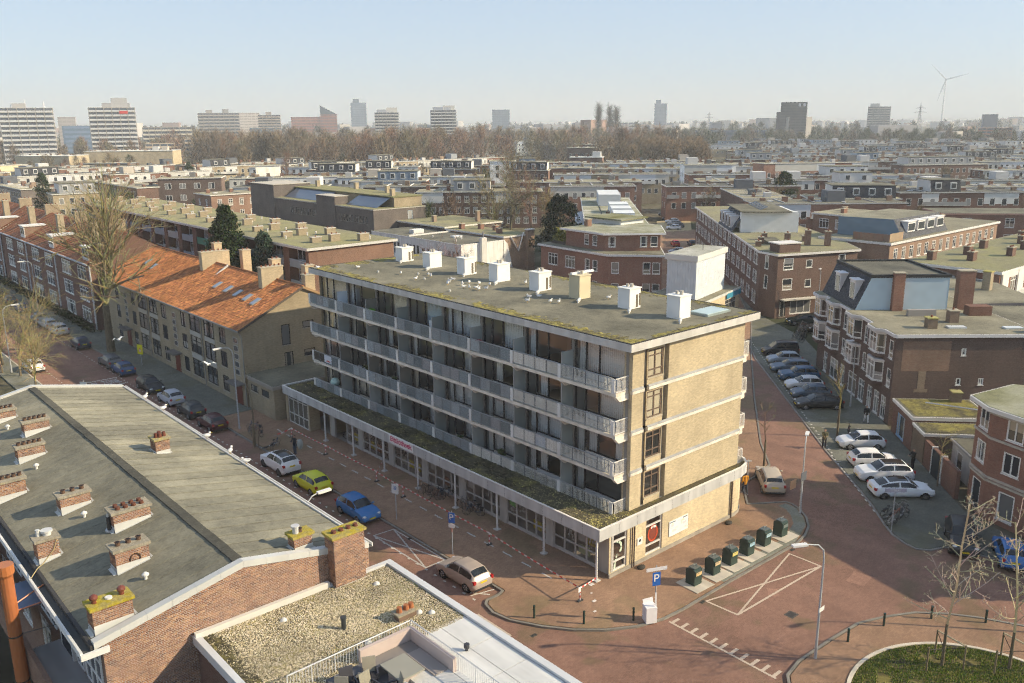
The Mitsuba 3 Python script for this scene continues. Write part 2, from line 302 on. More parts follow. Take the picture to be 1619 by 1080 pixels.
line([(-10.6, 3.6), (-9.0, 3.2)], .1); line([(-9.6, 2.9), (-10.4, 3.9)], .1); line([(-11.6, 1.7), (-11.6, -1.3), (-13.6, -1.3)], .14, col=WM); line([(-12.4, 1.8), (-12.4, -1.0)], .14, col=WM)
dots = MB((.50, .48, .43))
for i in range(150):
    y = 3+i*1.0
    dots.sheet(Polygon(rect(-10.77, -10.63, y, y+.26)), .006); dots.sheet(Polygon(rect(-16.4, -16.28, y, y+.26)), .006)
struct('road_marking', dots, 'tint')
da = MB((.48, .47, .44))
for i in range(20): da.sheet(Polygon(rect(-5.55, -5.43, 1.6+i*1.95, 2.55+i*1.95)), .106)
struct('pavement_marking', da, 'tint')
# lettering on the carriageway between two bars
zt = MB((.40, .39, .37)); tm = meshkit.text_mesh('SCHOOL ZONE', 1.7, .004, True); v = np.array(tm.vertices); v[:, 0] *= 5.0/v[:, 0].max()
zt.add(tf(mat(-16.1, 66.7, .006, 0), v), tm.faces); struct('road_marking', zt, 'tint'); line([(-16, 69), (-10.9, 69)], .18); line([(-16, 66), (-10.9, 66)], .18)
eb = MB((.50, .47, .43)); d45 = np.array([.707, .707])
for i in range(64):
    p = np.array([19.3, -7.55])+i*.9*np.array([.735, .70 if i > 12 else .72])
    eb.sheet(Polygon(orect(p, 44, .32, .13)), .075)
for i in range(5):
    p = np.array([24.2+2.02*i*1.0, -2.55+2.0*i])
    for j in range(5): eb.sheet(Polygon(orect(p+np.array([.8, -.78])*j, -44, .4, .1)), .075)
struct('parking_marking', eb, 'tint')
# grass circle
kerb(list(grassC.buffer(.1).exterior.coords)[:-1], .2, .16, (1., .62), 'kerb', True)
struct('soil', MB((.62, .75)).prism(grassC, -.02, .1), 'moss')
gr = MB(); q = np.random.default_rng(3); N = 60000
rr, aa = (GR-.05)*np.sqrt(q.random(N)), q.random(N)*2*np.pi; x, y = GC[0]+rr*np.cos(aa), GC[1]+rr*np.sin(aa)
keep = (y > -27.5) & (meshkit.fbm(np.column_stack([x*.8, y*.8, 0*x]), 3, 5)+.12*q.random(N) > .36); x, y = x[keep], y[keep]; n = len(x)
h, th = .05+.1*q.random(n), q.random(n)*6.28; dx, dy = .03*np.cos(th), .03*np.sin(th); lx, ly = .06*(q.random(n)-.5), .06*(q.random(n)-.5)
v = np.stack([np.stack([x-dx, y-dy, 0*x+.09], 1), np.stack([x+dx, y+dy, 0*x+.09], 1), np.stack([x+lx, y+ly, .1+h], 1)], 1).reshape(-1, 3)
c = np.repeat(np.array([[.12, .21, .03], [.23, .28, .06], [.36, .33, .13]])[q.integers(0, 3, n)], 3, 0)
gr.add(v, np.arange(3*n).reshape(-1, 3)); gr.c[-1][:] = c
k = obj('grass', gr, 'leaf', kind='stuff'); lab(k, 'patchy green grass on the round island with a pale kerb', 'grass')
mh = MB((.08, .07, .065)).box(1.9, 2.6, -11.2, -10.6, 0, .008).box(2.0, 2.5, -11.1, -10.7, 0, .012, (.05, .045, .045))
for i, (x, y, l, c) in enumerate([(-3.2, -10.5, 1.1, .8), (8.5, -12.2, 1.6, 1.2), (20.5, -1.5, 1.8, .86), (-14.2, 12, 1.3, .82), (-12.6, 34, 2.4, .85), (3.5, -9.3, .9, 1.2), (30, 10, 2.2, .84)]): struct('repair_patch', MB((0., c)).sheet(Polygon(orect((x, y), 8*i, l, l*.7)), .004), 'road')
for i, (x, y) in enumerate([(-8.95, 12.5), (-8.95, 27.8), (-8.95, 41), (-.5, -6.5), (9.5, -6.55), (-10.6, -2.2)]): kd = obj('road_drain', MB((.06, .055, .05)).box(x-.2, x+.2, y-.12, y+.12, 0, .01).box(x-.16, x+.16, y-.02, y+.02, .01, .014, (.02, .02, .02)), 'tint'); lab(kd, 'dark gutter drain by the kerb, '+('beside the crossed bay', 'beside the lime yellow car', 'near the lamp post with bicycles', 'below the first bins', 'below the last bins', 'at the bump by the champagne car')[i], 'drain', 'gutter drains')
k = obj('manhole_cover', mh, 'tint'); lab(k, 'dark square manhole cover in the red road by the crossed box marking', 'manhole cover')

# ---------------------------------------------------------------- the long apartment block
A = thing('apartment_block', 'long tan brick apartment block with four rows of balconies over a glazed library', 'building')
H = [3.5, 6.3, 9.1, 11.9]; ZR = 15.2; W_, L_ = 12.2, 39.6; BAY = 4.9
tan = (.03, 1.0)
m = MB(tan); strip = [(1.6, 3.2, h+.55, h+2.3) for h in H]
wall_holes(m, (0, 0), (1.12, 0), 3.3, 14.75, []); wall_holes(m, (1.56, 0.12), (3.26, .12), 3.3, 14.75, [(.06, 1.64, h+.5, h+2.36) for h in H], .12); wall_holes(m, (3.62, 0), (W_, 0), 3.3, 14.75, [])
for x0, x1 in ((0, 1.12), (3.62, W_)): m.quad((x0, 0, 3.3), (x0, 0, 14.75), (x0, .7, 14.75), (x0, .7, 3.3)); m.quad((x1, 0, 14.75), (x1, 0, 3.3), (x1, .7, 3.3), (x1, .7, 14.75))
m.quad((W_, 0, 3.3), (W_, L_, 3.3), (W_, L_, 14.75), (W_, 0, 14.75)); m.quad((W_, L_, 0), (0, L_, 0), (0, L_, 14.75), (W_, L_, 14.75)); m.quad((0, .7, 3.3), (0, .7, 14.75), (0, 0, 14.75), (0, 0, 3.3))
obj('wall', m, 'brick', A)
m = MB((.10, .09, .08)).box(1.12, 1.56, .35, .6, 3.3, 14.75).box(3.26, 3.62, .35, .6, 3.3, 14.75); obj('recess_panel', m, 'tint', A)
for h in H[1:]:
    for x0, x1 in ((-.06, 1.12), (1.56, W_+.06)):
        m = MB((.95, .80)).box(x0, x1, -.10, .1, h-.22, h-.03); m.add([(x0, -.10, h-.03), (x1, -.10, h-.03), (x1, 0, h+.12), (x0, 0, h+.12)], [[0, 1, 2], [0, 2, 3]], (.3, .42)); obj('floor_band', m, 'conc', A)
for i, h in enumerate(H):
    fc = (.14, .105, .08); F = MB(fc); y0, y1 = .17, .25; X0, X1, Z0, Z1 = 1.66, 3.16, h+.52, h+2.34
    for a, b_, c_, d_ in ((X0, X1, Z0, Z0+.08), (X0, X1, Z1-.08, Z1), (X0, X0+.08, Z0, Z1), (X1-.08, X1, Z0, Z1), (2.36, 2.46, Z0, Z1), (X0, X1, Z0+.45, Z0+.53), (X0, X1, Z1-.42, Z1-.35)): F.box(a, b_, y0+R.random()*.004, y1, c_, d_)
    F.box(1.58, 3.24, .06, .2, Z0-.08, Z0-.003, (.45, .40, .3))
    k = obj('window', F, 'tint', A); obj('pane', MB((.42, .38, .28) if i in (3, 2) else (.03, .03, .03)).quad((X0, .22, Z0), (X1, .22, Z0), (X1, .22, Z1), (X0, .22, Z1)), 'glass_dark', k)
# roof slab, fascia, felt and moss
rp = Polygon(rect(-.88, W_+.9, -.62, L_+.35))
obj('fascia', MB((.55, .66)).prism(rp, ZR-.5, ZR-.004), 'conc', A)
obj('roof', MB((.30, .95)).prism(rp.buffer(-.12, join_style=2), ZR-.02, ZR+.02), 'roof', A)
obj('roof_edge', MB((.05, .045, .04)).prism(rp.buffer(-.02, join_style=2).difference(rp.buffer(-.14, join_style=2)), ZR-.01, ZR+.045), 'tint', A)
ms = MB(); q = np.random.default_rng(11)
for k_ in range(6500):
    e = q.integers(0, 10)
    if e < 5: x, y = -.72+abs(q.normal(0, .5)), q.uniform(-.45, L_+.2)
    elif e < 7: x, y = W_+.75-abs(q.normal(0, .45)), q.uniform(2, L_)
    elif e < 9: x, y = q.uniform(-.7, W_+.7), L_+.2-abs(q.normal(0, .7))
    else: x, y = q.uniform(-.7, W_+.7), -.45+abs(q.normal(0, .25))
    if meshkit.noise([x*.9, y*.35, 2.], 4) < .38: continue
    r_ = q.uniform(.04, .15); ms.ball((x, y, ZR+.02), r_, (q.choice([.75, 1., .5]), q.uniform(.8, 1.4)), (1.3, 1.3, .16), 0)
obj('roof_moss', ms, 'moss', A, True, 'stuff')
for i, (x, y, w, h) in enumerate([(x_, y_, w_*.9, h_*.93) for x_, y_, w_, h_ in [(7.61, 36.5, 1.5, 1.45), (7.33, 31.5, 1.55, 1.5), (7.31, 26.2, 1.5, 1.6), (7.15, 21.5, 1.6, 1.62), (6.85, 16, 1.55, 1.62), (6.93, 11.5, 1.35, 1.95), (6.91, 6.4, 1.35, 1.6), (6.92, 1.85, 1.35, 1.7)]]):
    cr = (.60, .53, .36) if i == 5 else (.78, .77, .74)
    m = MB(cr).box(x-.1, x+w-.1, y-.1, y+1.05, ZR, ZR+h); m.box(x-.16, x+w-.04, y-.16, y+1.11, ZR+h, ZR+h+.07, tuple(.95*c for c in cr))
    k = obj('vent_shaft', m, 'tint', A)
    m = MB((.45, .42, .36)).cyl(x+w*.45, y+.3, ZR+h, ZR+h+.35, .13).cyl(x+w*.45, y+.7, ZR+h, ZR+h+.28, .11)
    if i in (0, 2, 4, 6): m.box(x+w*.5, x+w*.5+.22, y-.115, y-.09, ZR+.1, ZR+h*.7, (.16, .14, .11)).box(x+w*.78, x+w*.78+.18, y-.115, y-.09, ZR+.2, ZR+h*.75, (.16, .14, .11))
    if i == 5: m.box(x-.3, x+w+.9, y+.5, y+.75, ZR+h+.07, ZR+h+.22, (.75, .74, .72))
    obj('flue', m, 'tint', k)
    for j in range(4 if i in (1, 3, 4, 5, 6, 7) else 2):
        xx, yy = x-.5-.2*j, y-.5-.28*j*.5
        pm = MB((.62, .62, .60)).cyl(xx, yy, ZR, ZR+.22, .07).cyl(xx, yy, ZR+.2, ZR+.3, .13, r1=.05); obj('roof_vent', pm, 'tint', A)
for x, y in ((2.5, 33), (3.4, 27), (4.5, 29.5), (1.6, 21), (9.8, 20), (10.2, 9.5)):
    obj('roof_vent', MB((.55, .55, .52)).cyl(x, y, ZR, ZR+.16, .1), 'tint', A)
m = MB((.25, .30, .30)).box(8.9, 11.6, .9, 2.6, ZR+.02, ZR+.16).box(9.0, 11.5, 1.0, 2.5, ZR+.15, ZR+.2, (.40, .50, .52)); obj('skylight', m, 'satin', A)
# balconies
XB = -1.2; rng = random.Random(21)
for fi, h in enumerate(H):
    m = MB((1., .78)).box(XB, .02, .3, L_-.1, h-.24, h-.02); obj('balcony_slab', m, 'conc', A)
    for b in range(9):
        y = .42+b*BAY*.993; 
        if b == 8: y = L_-.22
        if fi: 
            m = MB((.75, .88)); yy0, yy1 = (y-.1, y+.06)
            pts = [(XB+.02, h-.24), (XB+.5, h-.62), (-.0, h-.62), (0, h-.24)]
            pts = [(XB-.02, h-.24), (XB+.32, h-.6), (0, h-.6), (0, h-.24)]
            v = [(px, yy, pz) for yy in (yy0-.06, yy1+.06) for px, pz in pts]; m.add(v, [[0, 1, 2], [0, 2, 3], [4, 6, 5], [4, 7, 6], [0, 4, 5], [0, 5, 1], [1, 5, 6], [1, 6, 2], [2, 6, 7], [2, 7, 3], [3, 7, 4], [3, 4, 0]])
            obj('bracket', m, 'conc', A)
        m = MB((.5, .86)).box(XB-.03, XB+.07, y-.02, y+.26, h-.04, h+.93); obj('balcony_post', m, 'conc', A)
        if b == 8: break
        # railing of one bay: rail, thin posts, infill panels
        y0, y1 = y+.28, .42+(b+1)*BAY*.993-.03
        if b == 7: y1 = L_-.25
        rail = MB((.30, .32, .33)).box(XB, XB+.06, y0, y1, h+.93, h+.98).box(XB, XB+.05, y0, y1, h+.07, h+.1)
        npn = 4; pw = (y1-y0)/npn
        for j in range(1, npn): rail.box(XB, XB+.05, y0+j*pw-.02, y0+j*pw+.02, h+.0, h+.93, (.20, .21, .21))
        kr = obj('railing', rail, 'tint', A)
        lightb = (fi, b) in {(3, 0), (3, 1), (2, 0), (2, 1), (1, 1), (0, 2)}
        for j in range(npn):
            a, e = y0+j*pw+.04, y0+(j+1)*pw-.04
            if b == 0 or (b == 1 and fi in (0, 2)) or (lightb and rng.random() < .4):
                m = MB((.60, .59, .55)); nb = max(5, int((e-a)/.11))
                for t in range(nb): m.box(XB+.015, XB+.035, a+(t+.2)*(e-a)/nb, a+(t+.55)*(e-a)/nb, h+.1, h+.9)
                if b and lightb: m.box(XB+.04, XB+.05, a, e, h+.12, h+.88, (.52, .50, .44) if fi != 1 else (.35, .42, .52))
            else:
                sh = (.52, .50, .44) if lightb else rng.choice([(.15, .17, .17), (.22, .24, .245), (.13, .15, .155), (.24, .24, .24), (.18, .21, .22), (.26, .29, .30)])
                if (fi, b, j) in {(1, 7, 2), (1, 7, 3)}: sh = (.07, .06, .05)
                m = MB(sh).box(XB+.015, XB+.03, a, e, h+.1, h+.9)
                for t in range(1, int((e-a)/.13)): m.box(XB+.008, XB+.016, a+t*.13, a+t*.13+.035, h+.1, h+.9, tuple(min(.7, c*1.5) for c in sh))
            obj('railing_panel', m, 'tint', kr)
    # side railing at the sunny end
    m = MB((.66, .65, .62)).box(XB, -.02, .3, .35, h+.93, h+.98).box(XB, -.02, .3, .34, h+.05, h+.09)
    for t in range(10): m.box(XB+.1+t*.115, XB+.13+t*.115, .31, .33, h+.09, h+.93)
    obj('railing', m, 'tint', A)
    # per flat: partition, door, window, parapet, curtains, room
    for b in range(8):
        y0 = .42+b*BAY*.993; y1 = y0+BAY*.993 if b < 7 else L_-.2
        hz = h+2.56 if fi < 3 else h+2.8
        pt = MB((.24, .225, .20)).box(-.02, .14, y0-.12, y0+.12, h, hz); obj('pier', pt, 'tint', A)
        part = rng.random()
        ph = 2.5 if fi < 3 else 1.75
        pcol = rng.choice([(.24, .27, .26), (.28, .31, .30), (.20, .20, .18), (.34, .38, .37)]) if not (fi == 3 and b == 7) else (.55, .66, .76)
        if b: m = MB(pcol).box(XB+.12, -.02, y0-.03, y0+.03, h, h+ph); m.box(XB+.08, XB+.12, y0-.035, y0+.035, h, h+ph+.02, (.33, .34, .33)); obj('partition', m, 'satin', A)
        fr = MB((.055, .05, .045)); s0 = y0+.15; s1 = y1-.15; dd = s1-1.0 if b % 1 == 0 else s0+1.
        X = .06
        fr.box(X, X+.1, s0, s1, hz-.1, hz).box(X, X+.1, s1-.1, s1, h, hz-.1).box(X, X+.1, s0, s0+.1, h, hz-.1).box(X+.002, X+.1, dd-.06, dd+.06, h, hz-.1).box(X+.004, X+.1, s0+.1, dd-.06, h+.46, h+.54)
        fr.box(X+.004, X+.1, dd-1.25, dd-1.16, h+.54, hz-.1).box(X+.004, X+.1, dd+.06, s1-.1, h, h+.12)
        kf = obj('glazing', fr, 'tint', A)
        pane = MB(); pane.quad((X+.05, s1-.1, h), (X+.05, s0+.1, h), (X+.05, s0+.1, hz-.1), (X+.05, s1-.1, hz-.1)); obj('pane', pane, 'glass', kf)
        wc = rng.choice([(.55, .54, .50), (.50, .46, .38), (.45, .47, .48)])
        obj('parapet', MB(wc).box(X-.03, X+.02, s0+.1, dd-.06, h+.02, h+.46), 'tint', A)
        cur = MB(); rc = rng.choice([(.74, .74, .70), (.62, .66, .66), (.70, .64, .52), (.58, .60, .58)])
        if fi == 3 and b == 4: rc = (.40, .52, .60)
        kind_ = rng.choice([0, 1, 2, 2, 2, 3, 4, 4])
        def cloth(a, e, z0_, z1_, col):
            n_ = max(2, int((e-a)/.09)); 
            for t in range(n_): xx = X+.22+.05*(t % 2); xn = X+.22+.05*((t+1) % 2); ya, yb = a+(e-a)*t/n_, a+(e-a)*(t+1)/n_; cur.quad((xx, yb, z0_), (xx, ya, z0_), (xn, ya, z1_), (xn, yb, z1_), tuple(c*(1 if t % 2 else .93) for c in col))
        if kind_ in (1, 3): cloth(s0+.1, s0+.1+(dd-s0)*.24, h+.1, hz-.1, rc); cloth(dd-.9, dd-.2, h+.1, hz-.1, rc)
        if kind_ == 2: cloth(s0+.1, dd-1.2, h+.5, hz-.1, rc)
        if kind_ == 4: cloth(s0+.1, s1-.2, h+.2, hz-.1, rc)
        if kind_ in (0, 3) or rng.random() < .3: cloth(dd+.1, s1-.15, h+.2, hz-.1, rc)
        if cur.n: obj('curtain', cur, 'tint', A)
    m = MB()
    hz = h+2.56 if fi < 3 else h+2.8
    wl = (.40, .38, .34)
    m.quad((4.2, L_, h), (4.2, 0.3, h), (4.2, .3, hz), (4.2, L_, hz), (.44, .42, .38)); m.quad((.17, .3, h), (4.2, .3, h), (4.2, L_, h), (.17, L_, h), (.30, .23, .16)); m.quad((.17, L_, hz), (4.2, L_, hz), (4.2, .3, hz), (.17, .3, hz), (.6, .58, .55))
    for b in range(9): y = .42+b*BAY*.993; y = min(y, L_-.1); m.box(.17, 4.2, y-.08, y+.08, h, hz, wl)
    obj('room', m, 'tint', A)
    m = MB(tan).box(.0, .16, 0.0, .3, h-.2, hz); obj('pier', m, 'brick', A)
# back balconies that show beyond the gable
for h in H:
    m = MB((.95, .78)).box(W_, W_+1.1, .3, 6, h-.2, h-.02); v = [(W_, y, z) if i == 0 else (W_+dx, y, z) for i, (dx, z) in enumerate(())for y in ()]
    m.box(W_, W_+.8, .24, .5, h-.55, h-.2); k = obj('balcony_slab', m, 'conc', A)
    r_ = MB((.66, .65, .62)).box(W_+.02, W_+1.1, .32, .36, h+.93, h+.98).box(W_+1.06, W_+1.1, .3, 6, h+.93, h+.98).box(W_+1.04, W_+1.1, .3, .36, h-.02, h+.95)
    for t in range(9): r_.box(W_+.1+t*.11, W_+.13+t*.11, .33, .35, h, h+.93)
    for t in range(40): r_.box(W_+1.07, W_+1.09, .4+t*.13, .43+t*.13, h, h+.93)
    obj('railing', r_, 'tint', A)
# things kept on the balconies
for fi, y, col in ((3, 20.6, (.7, .7, .68)), (3, 20.0, (.68, .70, .72))):
    m = MB(col).box(-.95, -.5, y, y+.42, H[fi]+.42, H[fi]+.47).box(-.55, -.5, y, y+.42, H[fi]+.4, H[fi]+1.25)
    for a in (-.93, -.53):
        for b in (y+.02, y+.38): m.box(a, a+.035, b, b+.035, H[fi], H[fi]+.42)
    k = obj('balcony_chair', m, 'tint'); lab(k, 'white garden chair, one of a pair side by side behind the top balcony railing', 'chair', 'white chairs on the top balcony')
m = MB((.12, .32, .03)).tube([(-.7, 29.6, H[3]), (-.7, 29.6, H[3]+.75)], [.03, .03], 6, (.2, .2, .2)); m.tube([(-.7, 29.6, H[3]+.72), (-.7, 29.6, H[3]+.84), (-.7, 29.6, H[3]+.9)], [.5, .42, .1], 14); k = obj('balcony_table', m, 'tint'); lab(k, 'round bright green table top on the top floor balcony', 'table')
m = MB((.45, .03, .02)).box(-.9, -.5, 14.2, 15.0, H[3]+.55, H[3]+.75).box(-.8, -.6, 14.35, 14.6, H[3]+.75, H[3]+.85); m.box(-.85, -.55, 14.25, 14.95, H[3], H[3]+.55, (.1, .09, .08)); k = obj('planter', m, 'tint'); lab(k, 'red box planter on a stand on the top floor balcony', 'planter')
m = MB((.6, .62, .66)).box(XB-.02, XB, 36.0, 37.3, H[1]+.2, H[1]+.9); m.box(XB-.025, XB-.02, 36.2, 36.9, H[1]+.3, H[1]+.42, (.5, .06, .05)); k = obj('balcony_banner', m, 'tint'); lab(k, 'small white banner with a red stripe hung on a balcony railing near the far end', 'banner')
m = MB((.45, .62, .58)).ball((-.6, 36.6, H[0]+1.0), .42, None, (1, 1.2, 1), 2).cyl(-.6, 36.6, H[0], H[0]+.7, .3, col=(.4, .42, .45)); k = obj('covered_grill', m, 'tint'); lab(k, 'pale blue covered round bundle standing on the lowest balcony at the far end', 'cover')
for y, hh, pl in ((12.2, .75, 'lowest balcony, nearest to the gable'), (26.5, .6, 'second balcony row, nearer one'), (31, .7, 'second balcony row, farther one'), (17.4, .5, 'lowest balcony, farther from the gable')):
    m = MB((.08, .10, .035)); qq = random.Random(int(y*10))
    for t in range(60): a = qq.random()*6.3; r_ = qq.random()*.35; m.ball((-.6+r_*math.cos(a), y+r_*math.sin(a), H[0 if y < 20 else 1]+.3+qq.random()*hh), .06+.04*qq.random(), (.05+.06*qq.random(), .09, .03), sub=0)
    m.cyl(-.6, y, H[0 if y < 20 else 1], H[0 if y < 20 else 1]+.35, .2, 8, .25, (.30, .12, .06)); k = obj('potted_plant', m, 'tint'); lab(k, 'dark leafy plant in a terracotta pot on the '+pl, 'plant', 'potted plants on the balconies')
# canopy over the pavement with a gravel and moss deck
ZC = 3.73
cp = Polygon([(-3.72, -.84), (W_-.6, -.84), (W_+.5, -.55), (W_+1.15, .1), (W_+1.3, 1.2), (W_+1.3, 6), (.0, 6), (.0, L_+.1), (0, 41.5), (-3.72, 41.5)])
inner = cp.buffer(-.12, join_style=2)
obj('canopy', MB((.35, .62)).prism(cp.difference(inner), ZC-.78, ZC), 'conc', A); obj('canopy', MB((.4, .5)).prism(inner, ZC-.5, ZC-.2), 'conc', A)
obj('canopy_trim', MB((.72, .70, .66)).prism(cp.buffer(.015, join_style=2).difference(cp.buffer(-.13, join_style=2)), ZC, ZC+.035), 'tint', A)
sj = MB((.20, .19, .185))
for i in range(22): sj.box(-3.726, -3.718, .6+i*1.9, .615+i*1.9, ZC-.77, ZC-.01)
for i in range(8): sj.box(-1.9+i*1.8, -1.885+i*1.8, -.846, -.838, ZC-.77, ZC-.01)
obj('canopy_joint', sj, 'tint', A, kind='stuff')
deck = inner.intersection(Polygon(rect(-4, 0, -1, 42))).union(inner.intersection(Polygon(rect(-4, 14, -1, -.0))))
obj('canopy_deck', MB((.0, 1.)).prism(deck, ZC-.21, ZC-.12), 'moss', A)
ms = MB(); q = np.random.default_rng(5)
for t in range(4200):
    x, y = q.uniform(-3.5, -1.0 if q.random() < .8 else -.1), q.uniform(-.6, 41); d = meshkit.fbm([x*.8, y*.5, 0], 3, 9)
    if y < 7 or q.random() < .2: ms.ball((x, y, ZC-.11), q.uniform(.03, .06), (q.choice([.1, .35]), q.uniform(1.8, 3.2)), (1, 1, .6), 0)
    elif d > .44: ms.ball((x, y, ZC-.11), q.uniform(.06, .16), (q.choice([.0, .3, .15]), q.uniform(.45, 1.0)), (1.1, 1.1, .45), 0)
obj('deck_moss', ms, 'moss', A, False, 'stuff')
for i in range(8):
    y = -.5+i*4.88; m = MB((.62, .62, .61)).cyl(-3.58, y, .1, ZC-.6, .075, 10); m.box(-3.78, -3.38, y-.2, y+.2, .1, .17, (.55, .54, .50)); obj('column', m, 'tint', A)
# ground floor: gable end with two shop windows, glazed front behind the canopy
m = MB((.02, 1.12)); wall_holes(m, (-2.75, -.8), (10.9, -.8), 0, ZC-.76, [(.15, 1.72, .35, 2.95), (3.6, 5.3, .35, 2.95)], .2)
cr = [(10.9, -.8), (11.6, -.68), (12.3, -.3), (12.75, .3), (12.9, 1.2), (12.9, 6.0)]
for a, b in zip(cr, cr[1:]): wall_holes(m, a, b, 0, ZC-.76, [])
obj('ground_floor_wall', m, 'brick', A)
obj('plinth', MB((.9, .36)).prism(LineString([(-2.8, -.84), (10.9, -.84), *cr[1:]]).buffer(.06, cap_style=2), 0, .34), 'conc', A)
for s, red in ((-2.6, False), (.85, True)):
    F = MB((.62, .60, .56)); x0, x1, z0, z1 = s, s+(1.57 if not red else 1.7), .35, 2.95
    for a, b, c, d in ((x0, x1, z0, z0+.1), (x0, x1, z1-.1, z1), (x0, x0+.1, z0, z1), (x1-.1, x1, z0, z1), (x0, x1, .95, 1.05), (x0, x1, 2.35, 2.45)): F.box(a, b, -.72+R.random()*.004, -.62, c, d)
    k = obj('shop_window', F, 'tint', A); obj('pane', MB().quad((x0, -.67, z0), (x1, -.67, z0), (x1, -.67, z1), (x0, -.67, z1)), 'glass', k)
    if red:
        st = MB((.50, .07, .03)); ring = Point(0, 0).buffer(.52, 24).difference(Point(0, 0).buffer(.40, 24)); st.prism(ring, 0, .006, m=np.array([[1, 0, 0, s+.85], [0, 0, 1, -.69], [0, 1.15, 0, 1.72], [0, 0, 0, 1.]]))
        st.prism(Point(0, 0).buffer(.38, 24), 0, .004, (.20, .05, .03), np.array([[1, 0, 0, s+.85], [0, 0, 1, -.685], [0, 1.15, 0, 1.72], [0, 0, 0, 1.]]))
        for dx in (-.2, -.05, .1, .22): st.box(s+.85+dx, s+.95+dx, -.70, -.69, 2.12-.25*abs(dx), 2.28-.25*abs(dx), (.75, .72, .68))
        obj('window_sticker', st, 'tint', k)
    else:
        st = MB((.52, .66, .50)); qq = random.Random(4)
        for t in range(90):
            tt = qq.random(); a = 3.6*tt-.7; px = s+.72+.42*math.cos(a)*(1 if tt < .62 else .5); pz = 1.85+.45*math.sin(a) if tt < .62 else 1.4-(tt-.62)*2.4
            st.box(px-.07, px+.07, -.69, -.684+.002*qq.random(), pz-.07, pz+.07, qq.choice([(.55, .68, .52), (.45, .60, .46), (.60, .66, .55), (.10, .12, .10)]))
        obj('window_sticker', st, 'tint', k)
m = MB((.12, .09, .07)).cyl(-.62, -.9, 0, ZC-.76, .05).cyl(-.42, -.9, 0, ZC-.76, .05).cyl(10.4, -.9, 0, ZC-.76, .07); obj('drainpipe', m, 'tint', A)
m = MB((.72, .74, .75)).box(3.25, 5.3, -.86, -.81, .95, 2.05); qq = random.Random(9)
for t in range(26):
    a, b = 3.3+qq.random()*1.7, 1.0+qq.random()*.9; m.box(a, min(a+.1+qq.random()*.3, 5.25), -.864, -.859, b, min(b+.05+qq.random()*.15, 2.0), qq.choice([(.62, .70, .74), (.70, .66, .50), (.62, .60, .62), (.55, .66, .60), (.74, .66, .62)]))
m.box(3.3, 3.9, -.866, -.86, 1.93, 2.0, (.15, .20, .24)).box(4.7, 5.2, -.866, -.86, 1.92, 2.0, (.2, .22, .24)); k = obj('map_board', m, 'tint'); lab(k, 'white map board fixed to the tan brick gable near the bins', 'notice board')
m = MB((.72, .72, .70)).box(-.05, .45, -.86, -.81, 1.45, 1.95).box(.08, .3, -.865, -.86, 1.65, 1.85, (.08, .09, .1)); k = obj('notice_board', m, 'tint'); lab(k, 'small white notice plate with a dark square between the two gable shop windows', 'notice board')
for i, x in enumerate((-.2, 9.5)):
    m = MB((.04, .035, .03)).ball((x, -1.35, .16), .28, None, (1.2, .9, .5), 1); k = obj('rubbish_bag', m, 'tint'); lab(k, ('black rubbish bag at the foot of the drainpipes between the shop windows', 'black rubbish bag at the foot of the gable wall near the curved corner')[i], 'bag')
XG = -2.42; rg = random.Random(3)
m = MB((.62, .34, .30)); gm = MB((.55, .52)); ZS = ZC-.52
gm.box(XG-.05, XG+.15, -.75, .5, .1, ZS); obj('ground_floor_pier', gm, 'conc', A)
for i in range(8): y = .5+i*4.88; obj('ground_floor_pier', MB((.55, .52)).box(XG-.04, XG+.14, y+4.1, y+4.88, .1, ZS), 'conc', A)
for i in range(8):
    y0, y1 = .5+i*4.88, .5+i*4.88+4.1
    if i == 7: continue
    if i == 6: y1 = y0+2.0
    F = MB((.45, .44, .42)); F.box(XG, XG+.1, y0, y1, .1, .32).box(XG, XG+.1, y0, y1, ZS-.1, ZS)
    n_ = 4 if i != 6 else 2
    for j in range(n_+1): yy = y0+(y1-y0)*j/n_; F.box(XG-.004, XG+.1, yy-.045, yy+.045, .32, ZS-.1)
    F.box(XG+.003, XG+.1, y0, y1, 1.05, 1.13)
    k = obj('shop_window', F, 'tint', A); obj('pane', MB().quad((XG+.05, y1, .3), (XG+.05, y0, .3), (XG+.05, y0, ZS-.1), (XG+.05, y1, ZS-.1)), 'glass', k)
    ins = MB()
    for j in range(n_):
        a, e = y0+(y1-y0)*j/n_+.1, y0+(y1-y0)*(j+1)/n_-.1; t = rg.random()
        if t < .4 and i < 4:
            for _ in range(34): yy, zz = rg.uniform(a, e-.08), rg.uniform(1.2, 2.6); ins.box(XG+.12, XG+.125, yy, yy+.03+.1*rg.random(), zz, zz+.03+.12*rg.random(), (.42, .43, .42))
        elif t < .55: ins.box(XG+.6, XG+.7, a, e, .35, 1.0, rg.choice([(.5, .42, .05), (.4, .40, .33), (.25, .10, .05)]))
        elif t < .7: ins.box(XG+.2, XG+.22, a, e, 1.4, 2.5, (.30, .31, .31))
    if i == 0: ins.box(XG+.7, XG+1.5, y0+.3, y0+2.2, 1.05, 1.12, (.50, .42, .06)).box(XG+.5, XG+.6, y0+1.2, y0+2.2, .3, .9, (.40, .44, .26))
    if i == 1: ins.box(XG+.12, XG+.13, y1-.95, y1-.15, 1.6, 2.1, (.10, .36, .06))
    if ins.n: obj('window_display', ins, 'tint', k)
